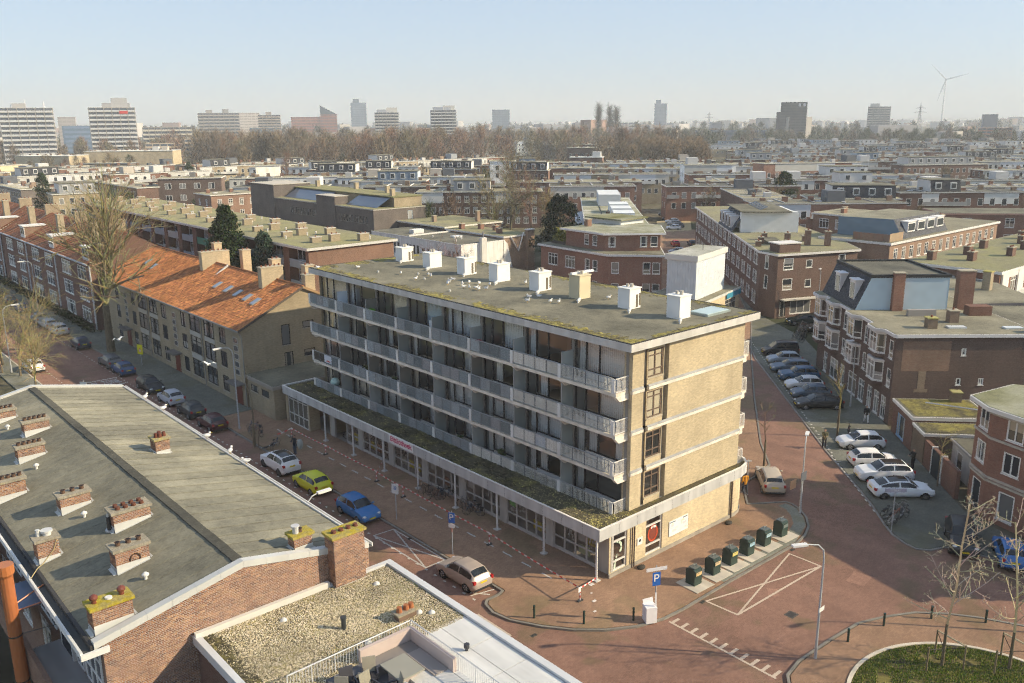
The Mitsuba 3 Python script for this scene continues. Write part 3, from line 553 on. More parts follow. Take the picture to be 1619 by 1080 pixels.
m = MB(); m.quad((1.5, 40, 0), (1.5, -.5, 0), (1.5, -.5, 3.2), (1.5, 40, 3.2), (.34, .31, .28)); m.quad((XG, -.5, .11), (1.5, -.5, .11), (1.5, 40, .11), (XG, 40, .11), (.30, .27, .24)); m.quad((XG+.2, 40, 3.2), (1.5, 40, 3.2), (1.5, -.5, 3.2), (XG+.2, -.5, 3.2), (.3, .29, .27))
obj('library_room', m, 'tint', A)
# the porch at the far end: brick wall, glazed box
m = MB((.06, .9)).box(-2.4, 0, 34.6, 34.9, 0, ZS).box(-2.9, -2.6, 40.8, 41.4, 0, ZS).box(-3.5, -3.2, 41.0, 41.4, 0, ZS); m.box(-3.4, -2.3, 36.9, 37.2, 0, ZS); obj('ground_floor_wall', m, 'brick', A)
F = MB((.52, .52, .50))
for j in range(5): yy = 37.2+j*.94; F.box(-3.4, -3.3, yy-.04, yy+.04, .1, ZS)
for zz in (.1, 1.05, 2.5, ZS-.08): F.box(-3.396, -3.3, 37.2, 41, zz, zz+.08)
k = obj('shop_window', F, 'tint', A); obj('pane', MB((.10, .10, .085)).quad((-3.34, 41, .1), (-3.34, 37.2, .1), (-3.34, 37.2, ZS), (-3.34, 41, ZS)), 'glass_dark', k)
# library name board on the canopy edge
SG = thing('library_sign', 'white board with red lettering Bibliotheek on the canopy edge', 'sign')
obj('board', MB((.74, .73, .72)).box(-3.80, -3.74, 19.3, 22.6, ZC-.62, ZC+.08), 'tint', SG)
tx = meshkit.text_mesh('Bibliotheek', .40, .012, True); v = np.array(tx.vertices); v[:, 0] *= 3.05/v[:, 0].max()
obj('lettering', MB((.55, .02, .10)).add(np.column_stack([-3.80-v[:, 2], 22.48-v[:, 0], ZC-.42+v[:, 1]]), tx.faces), 'tint', SG)
# ---------------------------------------------------------------- brown block with the orange tiled roof
FOOT = []
def foot(poly): FOOT.append(Polygon(poly)); return poly
foot(rect(-4, 13.5, -1, 42))
B = thing('orange_roof_flats', 'brown brick three storey flats under an orange tiled roof with skylights', 'building')
X0, X1, Y0, Y1, ZE, ZT = -4.6, 9.6, 48.0, 91.0, 8.3, 11.9; XR = 2.5
w = []; off = -.9
for u in range(3):
    for a, b_, st in ((76.5, 79.4, 'vt'), (72.9, 75.4, 'vt'), (69.8, 71.2, 'v'), (63.7, 65.1, 'v'), (59.6, 62.4, 'vt'), (55.8, 58.5, 'vt'), (52.9, 54.5, 'v')):
        a, b_ = a+off+16.8*(u-1)+16.8*0, b_+off+16.8*(u-1)
        if a < Y0+.6 or b_ > Y1-.4: continue
        for z in (.75, 3.45, 6.0): w.append((Y1-b_, z, b_-a, 1.95 if st == 'vt' else 1.7, st, DARKF))
gw = [(X0+4.4-X0-.0, 6.0-.1, 1.0, 2.2, 'plain', DARKF), (4.6, 3.0, 1.0, 2.1, 'plain', DARKF), (6.9, 7.4, 1.3, .75, 'plain', DARKF), (6.9, 4.3, 1.3, .75, 'plain', DARKF)]
poly = foot([(X0, Y0), (X1, Y0), (X1, Y1), (X0, Y1)])
body(B, poly, 0, ZE, .14, .9, {0: gw, 3: w})
m = MB((.14, .9)); m.add([(X0, Y0, ZE), (X1, Y0, ZE), (XR, Y0, ZT-.1)], [[0, 1, 2]]); obj('gable', m, 'brick', B); m = MB((.14, .9)).add([(X0, Y1, ZE), (XR, Y1, ZT-.1), (X1, Y1, ZE)], [[0, 1, 2]]); obj('gable', m, 'brick', B)
for u in range(3):
    for a, b_ in ((76.5, 79.4), (72.9, 75.4), (59.6, 62.4), (55.8, 58.5)):
        a, b_ = a+off+16.8*(u-1), b_+off+16.8*(u-1)
        if a < Y0 or b_ > Y1: continue
        obj('spandrel', MB((.40, .39, .35)).box(X0-.03, X0+.01, a+.02, b_-.02, 2.78, 3.36).box(X0-.03, X0+.01, a+.02, b_-.02, 5.48, 5.92), 'tint', B)
    for a in (66.6, 50.2):
        y = a+off+16.8*(u-1) if a > 60 else a+off+16.8*u*1.0+16.8*0
        if not (Y0 < y < Y1-2): continue
        s_ = MB((.42, .42, .40))
        for t in range(5): s_.box(X0-.03, X0+.02, y+.1, y+.75, 3.2+t*.85, 3.85+t*.85)
        k = obj('stair_window', s_, 'tint', B)
        q = MB((.07, .075, .08))
        for t in range(5): q.box(X0-.04, X0-.03, y+.18, y+.67, 3.27+t*.85, 3.78+t*.85)
        obj('pane', q, 'glass_dark', k)
        obj('door', MB((.16, .04, .025)).box(X0-.05, X0+.02, y-.1, y+.95, .1, 2.3), 'satin', B); obj('door_canopy', MB((.16, .15, .14)).box(X0-1.1, X0, y-.9, y+1.3, 2.45, 2.6), 'tint', B)
    obj('drainpipe', MB((.25, .25, .24)).cyl(X0-.08, Y0+10.2+16.8*u, 0, ZE, .05), 'tint', B)
obj('drainpipe', MB((.25, .25, .24)).tube([(X0-.35, Y0+.2, ZE), (X0-.05, Y0-.1, ZE-.8), (X0-.02, Y0-.08, 0)], [.05]*3, 6), 'tint', B)
# front slope: courses of pantiles, each with its roll
ex, ez = X0-.45, ZE-.05; sl = math.hypot(XR-ex, ZT-ez); ux, uz = (XR-ex)/sl, (ZT-ez)/sl
nx, nz = -uz, ux
tl = MB(); rg = np.random.default_rng(8); NC, NT = 24, 178; cw, tw = sl/NC, (Y1-Y0+.5)/NT
prof = np.array([(0, .0), (.25, -.012), (.55, .0), (.78, .042), (1.0, .01)])
for c in range(NC):
    for t in range(NT):
        y = Y0-.3+t*tw; a, b_ = c*cw, (c+1)*cw+.05; jz = rg.normal(0, .006); hue = float(np.clip(.5+.36*rg.normal(), 0, 1)); br = .72+.5*rg.random()
        V = []
        for q_, h_ in ((a, .055), (b_, .012)):
            for py, pz in prof: hh = pz+h_+jz; V.append((ex+ux*q_+nx*hh, y+py*tw, ez+uz*q_+nz*hh))
        F_ = []
        for i in range(4): F_ += [[i, i+5, i+6], [i, i+6, i+1]]
        tl.add(V, F_, (hue, br))
obj('roof_tiles', tl, 'tiles', B, False, 'stuff')
m = MB((.5, .9)); m.quad((X1+.45, Y0-.3, ZE-.05), (X1+.45, Y1+.2, ZE-.05), (XR, Y1+.2, ZT), (XR, Y0-.3, ZT)); m.quad((XR, Y0-.28, ZT-.1), (XR, Y1, ZT-.1), (ex, Y1, ez-.1), (ex, Y0-.28, ez-.1)); obj('roof', m, 'tiles', B)
obj('ridge', MB((.6, .8)).tube([(XR, Y0-.3, ZT+.02), (XR, Y1+.2, ZT+.02)], [.13, .13], 8), 'tiles', B)
obj('gutter', MB((.22, .22, .22)).box(ex-.14, ex+.02, Y0-.35, Y1+.2, ez-.1, ez+.03), 'tint', B)
m = MB((.10, .085, .07)); 
for s_ in (-1, 1):
    xa = ex if s_ < 0 else X1+.45
    m.quad((xa, Y0-.32, ez-.2), (XR, Y0-.32, ZT-.2), (XR, Y0-.32, ZT+.07), (xa, Y0-.32, ez+.07)) if s_ < 0 else m.quad((XR, Y0-.32, ZT-.2), (xa, Y0-.32, ez-.2), (xa, Y0-.32, ez+.07), (XR, Y0-.32, ZT+.07), (.34, .22, .12))
obj('verge_board', m, 'tint', B)
def on_slope(q_, y, h_): return (ex+ux*q_+nx*h_, y, ez+uz*q_+nz*h_)
for i, (y, q_) in enumerate([(85.5, 5.2), (82.3, 4.7), (62.5, 5.0), (59.4, 4.9), (56.6, 4.75), (53.9, 4.6), (51.6, 4.4)]):
    m = MB((.30, .32, .33)); 
    def sb(a, b_, c, d, h0, h1, col): 
        v = [on_slope(q2, yy, hh) for q2 in (a, b_) for yy in (c, d) for hh in (h0, h1)]; m.add(v, BOXF, col)
    sb(q_-.6, q_+.6, y-.42, y+.42, .0, .13, (.30, .31, .31))
    k = obj('skylight', m, 'tint', B); m = MB(); sb(q_-.5, q_+.5, y-.33, y+.33, .1, .145, (.30, .36, .42)); obj('pane', m, 'glass_dark', k)
for y in (70.4, 56.3): chimney(B, XR-.5, y-2.3 if y < 60 else y-.3, ZT-.9, 2.6, .9, 2.3, 0, .10, 1.15, 5)
for x, y, h in ((6, 69, 2.9), (5.5, 60, 2.8), (5.2, 51.5, 3.1), (3.6, 48.6, 2.6), (7, 80, 2.6), (5.8, 75, 2.2)): chimney(B, x, y, ZT-1.6, 1.1, .9, h, 0, .10, 1.1, 2)
for y in (66, 53.8):  # party wall upstands
    m = MB((.62, .6, .55)); a, b_ = on_slope(sl-2.2, y, .02), on_slope(sl+.0, y, .28); m.add([(a[0], y-.1, a[2]), (b_[0], y-.1, b_[2]), (b_[0], y+.1, b_[2]), (a[0], y+.1, a[2]), (a[0], y-.1, a[2]-.3), (b_[0], y-.1, b_[2]-.4), (b_[0], y+.1, b_[2]-.4), (a[0], y+.1, a[2]-.3)], [[0, 1, 2], [0, 2, 3], [0, 4, 5], [0, 5, 1], [3, 2, 6], [3, 6, 7]]); obj('party_wall', m, 'tint', B)
# low link with garage doors between the two blocks
Gk = thing('link_building', 'low brick link with dark openings between the brown flats and the library canopy', 'building')
body(Gk, foot(rect(-4.4, 4, 42.0, 47.9)), 0, 3.6, .1, .8, {3: [(.8, 2.1, 1.6, .7, 'plain', DARKF), (3.2, 2.1, 1.6, .7, 'plain', DARKF)]}); flat_roof(Gk, rect(-4.4, 4, 42.0, 47.9), 3.6, (.35, .8), .2, .35, (.30, .28, .24))

# ---------------------------------------------------------------- red brick terrace with dormers along the left street
for ti, (ya, yb) in enumerate(((95.2, 148), (149, 219))):
    B3 = thing('dormer_terrace', ('red brick terrace with tall chimneys and tiled dormers beyond the bare street tree', 'farther red brick terrace with dormers at the left edge of the picture')[ti], 'building')
    X0, X1, ZE, ZT, XR = -5.2, 7.6, 9.6, 13.4, 1.2; w = []
    nU = round((yb-ya)/17.6)
    for u in range(nU):
        y = ya+17.6*u
        for a, b_ in ((1.6, 6.2), (9.2, 14.2)):
            b2 = min(b_, 16)
            for z in (.9, 3.9, 6.9):
                w.append((yb-(y+b2), z, (b2-a)*.92, 2.05, 'vvt', WHITE))
    body(B3, foot(rect(X0, X1, ya, yb)), 0, ZE, .54, .75, {3: w})
    obj('gable', MB((.54, .75)).add([(X0, ya, ZE), (X1, ya, ZE), (XR, ya, ZT)], [[0, 1, 2]]), 'brick', B3)
    m = MB((.85, .72)); e0 = X0-.35
    tl = MB(); nr = 22; sl = math.hypot(XR-e0, ZT-ZE); ux, uz = (XR-e0)/sl, (ZT-ZE)/sl
    for c in range(nr):
        a, b_ = c*sl/nr, (c+1)*sl/nr+.03
        tl.quad((e0+ux*a-uz*.05, yb, ZE+uz*a+ux*.05), (e0+ux*a-uz*.05, ya-.2, ZE+uz*a+ux*.05), (e0+ux*b_, ya-.2, ZE+uz*b_), (e0+ux*b_, yb, ZE+uz*b_), (.9, .70+.1*R.random()))
        tl.quad((e0+ux*a, yb, ZE+uz*a), (e0+ux*a, ya-.2, ZE+uz*a), (e0+ux*a-uz*.05, ya-.2, ZE+uz*a+ux*.05), (e0+ux*a-uz*.05, yb, ZE+uz*a+ux*.05), (.9, .45))
    obj('roof_tiles', tl, 'tiles', B3, False, 'stuff')
    obj('roof', MB((.9, .7)).quad((X1+.3, ya-.2, ZE), (X1+.3, yb, ZE), (XR, yb, ZT), (XR, ya-.2, ZT)), 'tiles', B3)
    obj('gutter', MB((.40, .42, .44)).box(e0-.15, e0+.03, ya-.2, yb, ZE-.12, ZE+.06), 'tint', B3)
    for u in range(nU):
        y = ya+17.6*u
        m = MB((.52, .53, .53)).box(X0-.12, X0+.02, y-.18, y+.18, .1, ZE-.2); obj('drainpipe', m, 'tint', B3)
        # dormer with brick cheek, white front, flat roof
        yd = y+.9; xf, xb = X0+.25, X0+4.5
        d_ = MB((.42, .95)); zt = ZE+2.2
        for yy in (yd, yd+2.6): d_.add([(xf, yy, ZE-.05), (xb, yy, zt), (xf, yy, zt), (xf, yy+.06, ZE-.05), (xb, yy+.06, zt), (xf, yy+.06, zt)], [[0, 1, 2], [3, 5, 4], [0, 2, 5], [0, 5, 3]])
        kd = obj('dormer', d_, 'brick', B3)
        obj('dormer_front', MB((.62, .61, .58)).box(xf-.02, xf+.1, yd, yd+2.66, ZE+.1, zt), 'tint', kd); obj('pane', MB().box(xf-.03, xf-.02, yd+.25, yd+1.2, ZE+.9, zt-.3, (.05, .055, .06)).box(xf-.03, xf-.02, yd+1.45, yd+2.4, ZE+.9, zt-.3, (.05, .055, .06)), 'glass_dark', kd)
        obj('dormer_roof', MB((.55, .55, .54)).box(xf-.2, xb+.1, yd-.15, yd+2.8, zt, zt+.18), 'tint', kd)
        f_ = MB((.66, .64, .60)); n_ = 9
        for t in range(n_): a = (t+.5)/n_; f_.box(xf+a*(xb-xf)-.2, xf+a*(xb-xf)+.2, yd-.03, yd, ZE-.1+a*(zt-ZE), ZE+.12+a*(zt-ZE))
        obj('flashing', f_, 'tint', kd)
        chimney(B3, X0+2.7, y+5.2, ZE+.8, .95, 1.2, 4.3, 0, .16, 1.1, 2); chimney(B3, XR+.2, y+7.5, ZT-.8, 2.2, .8, 2.1, 0, .2, 1.1, 3)
        pw = MB((.55, .52, .46)).add([(e0+ux*(sl-3), y+7, ZE+uz*(sl-3)+.05), (XR, y+7, ZT+.35), (XR, y+7.25, ZT+.35), (e0+ux*(sl-3), y+7.25, ZE+uz*(sl-3)+.05)], [[0, 1, 2], [0, 2, 3]]); obj('party_wall', pw, 'tint', B3)
for i, (ya, yb) in enumerate(((94, 112), (113, 131), (132, 150), (151, 190))):
    hd = MB(); q = np.random.default_rng(40+i); n = int((yb-ya)*90)
    for t in range(n):
        x, y, z = -6.1+q.normal(0, .33), q.uniform(ya, yb), .1+abs(q.normal(.55, .35)); s_ = .12; c = q.normal(0, s_, (3, 3)); hd.add(np.array([x, y, z])+c, [[0, 1, 2]], [(.05, .06, .022), (.075, .08, .03), (.09, .07, .045)][q.integers(3)])
    k = obj('hedge', hd, 'leaf'); lab(k, ('clipped dark hedge in front of the red terrace, nearest to the bare street tree', 'dark hedge before the red terrace, second from the bare street tree', 'dark hedge before the red terrace, third from the bare street tree', 'long hedge at the left edge before the farther red terrace')[i], 'hedge')

# ---------------------------------------------------------------- near building with the felted pitched roof (lower left)
N = thing('felt_roof_house', 'brick building with a grey felted pitched roof and brick chimneys in the near left corner', 'building')
XE, XRr, XW, Y0, Y1, ZE, ZT = -20.9, -27.1, -33.3, -1.7, 33.2, 9.1, 10.35
foot(rect(-33.3, -20.6, -14, 33))
def zr(x): return ZE+(ZT-ZE)*(1-abs(x-XRr)/6.2)
wf = [(s, z, 1.8, 1.9, 'vt', WHITE) for s in (2, 5.2, 8.4, 12, 16, 20, 24, 28) for z in (3.7, 6.7)]
body(N, rect(-33, -20.9, Y0, Y1), 0, ZE-.25, .42, .8, {3: wf}, dep=.2)
# courses of the gable as laid bricks, proud of their mortar bed
def bricks(mb, A, B_, z0, ztop, hue=.4, bri=1., proud=.008, bl=.21, bh=.065, jt=.012, seed=1):
    rg = random.Random(seed); M = frame_m(A, B_); L = math.dist(A, B_); r_ = 0; z = z0; zmax = max(ztop(0), ztop(L), ztop(L/2))
    while z < zmax:
        s = -(r_ % 2)*(bl+jt)*.5
        while s < L:
            a, b_ = max(s, 0), min(s+bl, L); zt = min(z+bh, ztop((a+b_)/2))
            if b_-a > .03 and zt-z > .02:
                p = -proud-.004*rg.random(); e = .006
                v = [(a, 0, z), (b_, 0, z), (b_, 0, zt), (a, 0, zt), (a+e, p, z+e), (b_-e, p, z+e), (b_-e, p, zt-e), (a+e, p, zt-e)]
                mb.add(tf(M, v), [[4, 5, 6], [4, 6, 7], [0, 1, 5], [0, 5, 4], [1, 2, 6], [1, 6, 5], [2, 3, 7], [2, 7, 6], [3, 0, 4], [3, 4, 7]], (min(1, max(0, hue+rg.gauss(0, .22))), bri*(.72+.5*rg.random())))
            s += bl+jt
        z += bh+jt; r_ += 1
def f_unit(p, n, uv):
    a = mikit.fbm(p.x*40+p.y*40, p.z*50, p.y*9); b = mikit.fbm((p.x+p.y)*.6, p.z*.6, 2.)
    return pal([(.42, .245, .135), (.27, .135, .082), (.17, .10, .075)], uv.x)*(.75+.3*a+.35*(b-.4))*uv.y
scene['m_unit'] = prn(f_unit, .9); UVM.add('unit')
m = MB((.30, .62))
m.add([(-33.0, Y0, ZE-.25), (-20.9, Y0, ZE-.25), (-20.9, Y0, zr(-20.9)), (XRr, Y0, ZT), (-33.0, Y0, zr(-33.0))], [[0, 1, 2], [0, 2, 3], [0, 3, 4]]); m.quad((-33.0, Y0-.002, 3), (-20.9, Y0-.002, 3), (-20.9, Y0-.002, ZE-.24), (-33.0, Y0-.002, ZE-.24)); obj('gable', m, 'conc', N)
m = MB(); bricks(m, (-33.0, Y0-.004), (-20.9, Y0-.004), 3.2, lambda s: zr(-33+s)-.02, .44, 1.0); obj('brickwork', m, 'unit', N, False, 'stuff')
# roof of felt strips
for sgn, xa in ((-1, XW), (1, XE)):
    n_ = 33
    for i in range(n_):
        y0, y1 = Y0+.12+i*(Y1-Y0-.2)/n_, Y0+.12+(i+1)*(Y1-Y0-.2)/n_
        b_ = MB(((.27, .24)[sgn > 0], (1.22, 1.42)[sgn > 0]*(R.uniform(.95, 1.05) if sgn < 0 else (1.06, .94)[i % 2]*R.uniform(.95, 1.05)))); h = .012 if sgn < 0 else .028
        P = [(xa, y0, ZE), (XRr, y0, ZT), (XRr, y1+.06, ZT), (xa, y1+.06, ZE)]; up = [(x, y, z+(h if y < y1 else .0)+.002*i*0) for x, y, z in P]; up = [(P[0][0], P[0][1], P[0][2]+h+.006), (P[1][0], P[1][1], P[1][2]+h+.006), (P[2][0], P[2][1], P[2][2]+.004), (P[3][0], P[3][1], P[3][2]+.004)]
        if sgn > 0: up = [up[1], up[0], up[3], up[2]]
        b_.add(up, [[0, 1, 2], [0, 2, 3]]); b_.add([up[0], up[1], (up[1][0], up[1][1], up[1][2]-.02), (up[0][0], up[0][1], up[0][2]-.02)], [[0, 2, 1], [0, 3, 2]])
        obj('felt_strip', b_, 'roof', N)
obj('roof', MB((.1, .9)).add([(XW, Y0, ZE-.02), (XRr, Y0, ZT-.02), (XE, Y0, ZE-.02), (XW, Y1, ZE-.02), (XRr, Y1, ZT-.02), (XE, Y1, ZE-.02)], [[0, 1, 4], [0, 4, 3], [1, 2, 5], [1, 5, 4]]), 'roof', N)
rd = MB((.12, .72)); 
for i in range(60): y = Y0+.2+i*(Y1-Y0-.3)/60; rd.box(XRr-.22-.03*R.random(), XRr+.2+.03*R.random(), y, y+.56, ZT-.05, ZT+.03+.012*R.random())
obj('ridge', rd, 'roof', N)
for yy, y2 in ((Y0-.06, Y0+.3), (Y1-.3, Y1+.06)):
    xs = np.linspace(XW, XE, 13)
    for a, b_ in zip(xs, xs[1:]):
        mid = .2 if abs(a+b_-2*XRr) < 0 else 0; V = [(x, y, zr(x)+dz) for x in (a+.004, b_-.004) for y in (yy, y2) for dz in (-.14, .16)]; obj('coping', MB((.50, .51, .50)).add(V, BOXF), 'satin', N)
m = MB((.60, .60, .58)).box(XE-.02, XE+.05, Y0, Y1, ZE-.12, ZE+.1).box(XE+.05, XE+.22, Y0, Y1, ZE-.16, ZE-.12, (.12, .12, .12)).box(XE+.22, XE+.27, Y0, Y1, ZE-.16, ZE+.03); obj('gutter', m, 'tint', N)
m = MB((.62, .62, .60)).box(XW-.55, XW-.45, Y0-.2, Y1, ZE-.25, ZE+.02).box(XW-.45, XW, Y0-.2, Y1, ZE-.25, ZE-.18, (.07, .08, .085)).box(XW-.55, XW+.5, Y0-.3, Y0-.2, ZE-.3, ZE-.05); obj('gutter', m, 'tint', N)
obj('roof_edge', MB((.05, .05, .05)).box(XW-.12, XW+.02, Y0, Y1, ZE-.15, ZE+.05), 'tint', N)
def near_chimney(x, y, sx, sy, h, pots, lich=.2, rz=0):
    h *= .93; sx *= .95; z = zr(x); k = obj('chimney', MB((.30, .55)).box(x-sx/2, x+sx/2, y-sy/2, y+sy/2, z-.5, z+h), 'conc', N); b_ = MB(); c = rect(x-sx/2-.003, x+sx/2+.003, y-sy/2-.003, y+sy/2+.003)
    for i in range(4): bricks(b_, c[i], c[(i+1) % 4], z+.12, lambda s: z+h, .48, 1.0, seed=int(x*7+y*3+i))
    obj('brickwork', b_, 'unit', k, False, 'stuff')
    lead = MB((.50, .51, .50)); 
    for i in range(4):
        A_, B_ = c[i], c[(i+1) % 4]; za, zb = zr(A_[0]), zr(B_[0]); d = np.array([B_[0]-A_[0], B_[1]-A_[1]]); d /= np.linalg.norm(d); nn = np.array([d[1], -d[0]])*.03
        lead.add([(A_[0]+nn[0], A_[1]+nn[1], za-.05), (B_[0]+nn[0], B_[1]+nn[1], zb-.05), (B_[0]+nn[0], B_[1]+nn[1], max(za, zb)+.13), (A_[0]+nn[0], A_[1]+nn[1], max(za, zb)+.13)], [[0, 1, 2], [0, 2, 3]])
        lead.add([(A_[0]+nn[0], A_[1]+nn[1], za+.02), (B_[0]+nn[0], B_[1]+nn[1], zb+.02), (B_[0]+nn[0]*5, B_[1]+nn[1]*5, zr(B_[0]+nn[0]*5)+.03), (A_[0]+nn[0]*5, A_[1]+nn[1]*5, zr(A_[0]+nn[0]*5)+.03)], [[0, 2, 1], [0, 3, 2]])
    obj('flashing', lead, 'tint', k)
    cp_ = MB((lich, 1.)).box(x-sx/2-.1, x+sx/2+.1, y-sy/2-.1, y+sy/2+.1, z+h, z+h+.13); obj('cap', cp_, 'capstone', k)
    for i in range(pots):
        px, py = (x+(i-(pots-1)/2)*sx/(pots+.2), y) if sx > sy else (x, y+(i-(pots-1)/2)*sy/(pots+.2))
        p = MB((.10, .06, .04)).tube([(px, py, z+h+.12), (px, py, z+h+.26), (px, py, z+h+.3)], [.12, .1, .14], 10); p.tube([(px, py, z+h+.29), (px, py, z+h+.305)], [.09, .09], 10, (.015, .012, .01)); obj('pot', p, 'tint', k)
    return k
def f_cap(p, n, uv):
    a = mikit.fbm(p.x*5, p.y*5, p.z*5); b = mikit.fbm(p.x*19, p.y*19, 2.)
    return mikit.mix(mikit.mix((.24, .215, .16), (.33, .30, .24), a), (.36, .29, .03), dr.clip(uv.x*1.5-.6+(a-.5)*1.4, 0, 1))*(.6+.8*b)
scene['m_capstone'] = prn(f_cap, .95); UVM.add('capstone')
for a in [(-30.0, 28.3, 1.5, .75, .75, 5), (-29.05, 23.9, 1.5, .75, .78, 5), (-30.3, 20.0, 1.5, .75, .8, 5), (-32.35, 15.7, 1.5, .8, 1.0, 5, .3), (-30.4, 11.0, 1.5, .75, .8, 3), (-29.05, 6.65, 1.8, .85, .8, 0), (-32.7, 7.05, .95, .75, 1.05, 0), (-30.3, 2.9, 1.5, .8, .95, 3, .3), (-32.3, -.75, 1.6, .75, 1.0, 0, .95), (-24.35, 15.5, .85, .85, .9, 0, .6), (-23.95, -.85, .95, .6, .7, 1, .95)]:
    k = near_chimney(*a); x, y, h = a[0], a[1], a[4]*.93; z = zr(x)+h
    if abs(x+29.05) < .01 and y < 7:
        for i in range(4):
            for j in (-.18, .18): obj('pot', MB((.12, .05, .03)).tube([(x-.55+i*.37, y+j, z+.12), (x-.55+i*.37, y+j, z+.27)], [.12, .1], 10), 'tint', k)
    if abs(y-7.05) < .01: obj('cowl', MB((.55, .56, .55)).cyl(x+.1, y, z+.1, z+.3, .18, 12).cyl(x+.1, y, z+.3, z+.38, .26, 12), 'satin', k); obj('cowl', MB((.5, .51, .5)).cyl(x-.25, y+.1, z+.1, z+.45, .1, 10), 'satin', k); obj('cable', MB((.45, .36, .18)).tube([(x+.45, y-.4, z+.1), (x+.2, y-.42, z-.5), (x-.3, y-.45, z-1.0), (x-.7, y-1.2, ZE+.3), (x-1.1, y-1.6, ZE+.1)], [.02]*5, 5), 'tint', k)
    if abs(y+.75) < .01: 
        for dx in (-.55, .5): obj('pot', MB((.16, .05, .03)).cyl(x+dx, y, z+.12, z+.25, .1, 10).ball((x+dx, y, z+.36), .17, None, (1, 1, .85), 1), 'satin', k)
        obj('cowl', MB((.6, .6, .58)).cyl(x, y, z+.12, z+.2, .14, 10), 'tint', k)
    if abs(y-15.5) < .01: 
        for dx, dy in ((-.22, -.1), (.05, .15), (.22, -.12), (-.05, -.2)): obj('pot', MB((.13, .045, .03)).tube([(x+dx, y+dy, z+.12), (x+dx, y+dy, z+.38)], [.13, .1], 10), 'tint', k)
    if abs(x+23.95) < .01: obj('cowl', MB((.5, .5, .5)).cyl(x-.2, y, z+.1, z+.45, .14, 12).cyl(x-.2, y, z+.45, z+.5, .2, 12), 'satin', k)
    if abs(y-2.9) < .01: obj('wall_anchor', MB((.05, .03, .02)).tube([(x+.1+.22*math.cos(t), y-.425, z-.52+.24*math.sin(t)) for t in np.linspace(-.3, 3.4, 9)], [.03]*9, 5), 'tint', k)
# broad corner chimney stack rising from the gable
x, y = -22.2, -1.75; k = obj('chimney', MB((.30, .55)).box(x-.85, x+.75, y-.55, y+.25, 7.6, 10.3), 'conc', N); b_ = MB(); c = rect(x-.853, x+.753, y-.553, y+.253)
for i in range(4): bricks(b_, c[i], c[(i+1) % 4], 7.9, lambda s: 10.3, .48, 1.0, seed=70+i)
obj('brickwork', b_, 'unit', k, False, 'stuff'); obj('cap', MB((.9, 1)).box(x-.95, x+.85, y-.65, y+.35, 10.3, 10.42), 'capstone', k)
for i in range(4): obj('pot', MB((.13, .05, .03)).tube([(x-.6+i*.38, y-.15, 10.41), (x-.6+i*.38, y-.15, 10.54)], [.13, .11], 10), 'tint', k)
for (px, py) in ((-30.17, 26.2), (-30.5, 17.9), (-30.4, 9.3), (-30.3, 1.0)):
    z = zr(px); m = MB((.62, .62, .6)).cyl(px, py, z, z+.22, .07, 8).tube([(px, py, z+.2), (px, py, z+.26), (px, py, z+.34)], [.15, .15, .05], 10); obj('roof_vent', m, 'tint', N)
px, py = -30.0, 6.7; z = zr(px); obj('roof_vent', MB((.05, .05, .05)).cyl(px, py, z, z+.75, .1, 10).cyl(px, py, z, z+.08, .2, 10, col=(.5, .5, .5)).cyl(px, py, z+.75, z+.9, .07, 10, col=(.55, .55, .5)), 'satin', N)
# rear side: gallery with white frames, dark door, canopy, parapet
for y0, y1 in ((-1.3, 1.0), (1.4, 2.4), (5.6, 8.2), (8.6, 9.6), (12, 15), (18, 22), (24, 28)):
    F = MB((.66, .66, .64)); xx = -33.03; n_ = max(2, int((y1-y0)/.75))
    for j in range(n_+1): yy = y0+(y1-y0)*j/n_; F.box(xx-.05, xx+.02, yy-.04, yy+.04, 6.3, 8.6)
    for zz in (6.3, 7.1, 8.0, 8.55): F.box(xx-.046, xx+.02, y0, y1, zz-.04, zz+.04)
    k = obj('window', F, 'tint', N); obj('pane', MB((.06, .065, .07)).quad((xx-.01, y1, 6.3), (xx-.01, y0, 6.3), (xx-.01, y0, 8.55), (xx-.01, y1, 8.55)), 'glass_dark', k)
k = obj('door', MB((.012, .014, .018)).box(-33.1, -33.02, 3.0, 4.6, 6.05, 8.35), 'satin', N); obj('door_frame', MB((.62, .62, .6)).box(-33.12, -33.0, 2.9, 3.0, 6.0, 8.45).box(-33.12, -33.0, 4.6, 4.7, 6.0, 8.45), 'tint', k)
obj('balcony_slab', MB((.3, .42)).box(-34.4, -33.0, -.9, 5.2, 5.8, 6.0), 'conc', N); obj('balcony_wall', MB((.42, .8)).box(-34.6, -34.4, -.9, 30, 5.2, 6.7), 'brick', N)
obj('gutter_panel', MB((.40, .09, .03)).box(-33.5, -33.1, 2.6, 4.9, 8.45, 8.75), 'tint', N); obj('awning', MB((.16, .21, .30)).box(-34.6, -33.4, 4.8, 7.4, 8.2, 8.26), 'tint', N)
FL = thing('flue_pipe', 'tall orange brown flue pipe with steel brackets at the lower left edge', 'chimney')
obj('pipe', MB((.38, .13, .05)).cyl(-34.9, 4.3, 0, 10.3, .27, 14), 'satin', FL); obj('collar', MB((.40, .14, .05)).tube([(-34.9, 4.3, 10.2), (-34.9, 4.3, 10.35), (-34.9, 4.3, 10.75)], [.27, .36, .36], 14), 'satin', FL)
for a, z in ((5.1, 9.0), (4.0, 8.7)): obj('bracket', MB((.42, .16, .08)).tube([(-34.8, 4.3, z-.2), (-33.2, a, z)], [.035, .035], 6), 'satin', FL)
for z in (7.4, 5.2): obj('clamp', MB((.05, .045, .04)).tube([(-34.9, 4.3, z), (-34.9, 4.3, z+.06)], [.29, .29], 14).tube([(-34.9, 4.3, z), (-33.1, 4.0, z)], [.02, .02], 5), 'satin', FL)
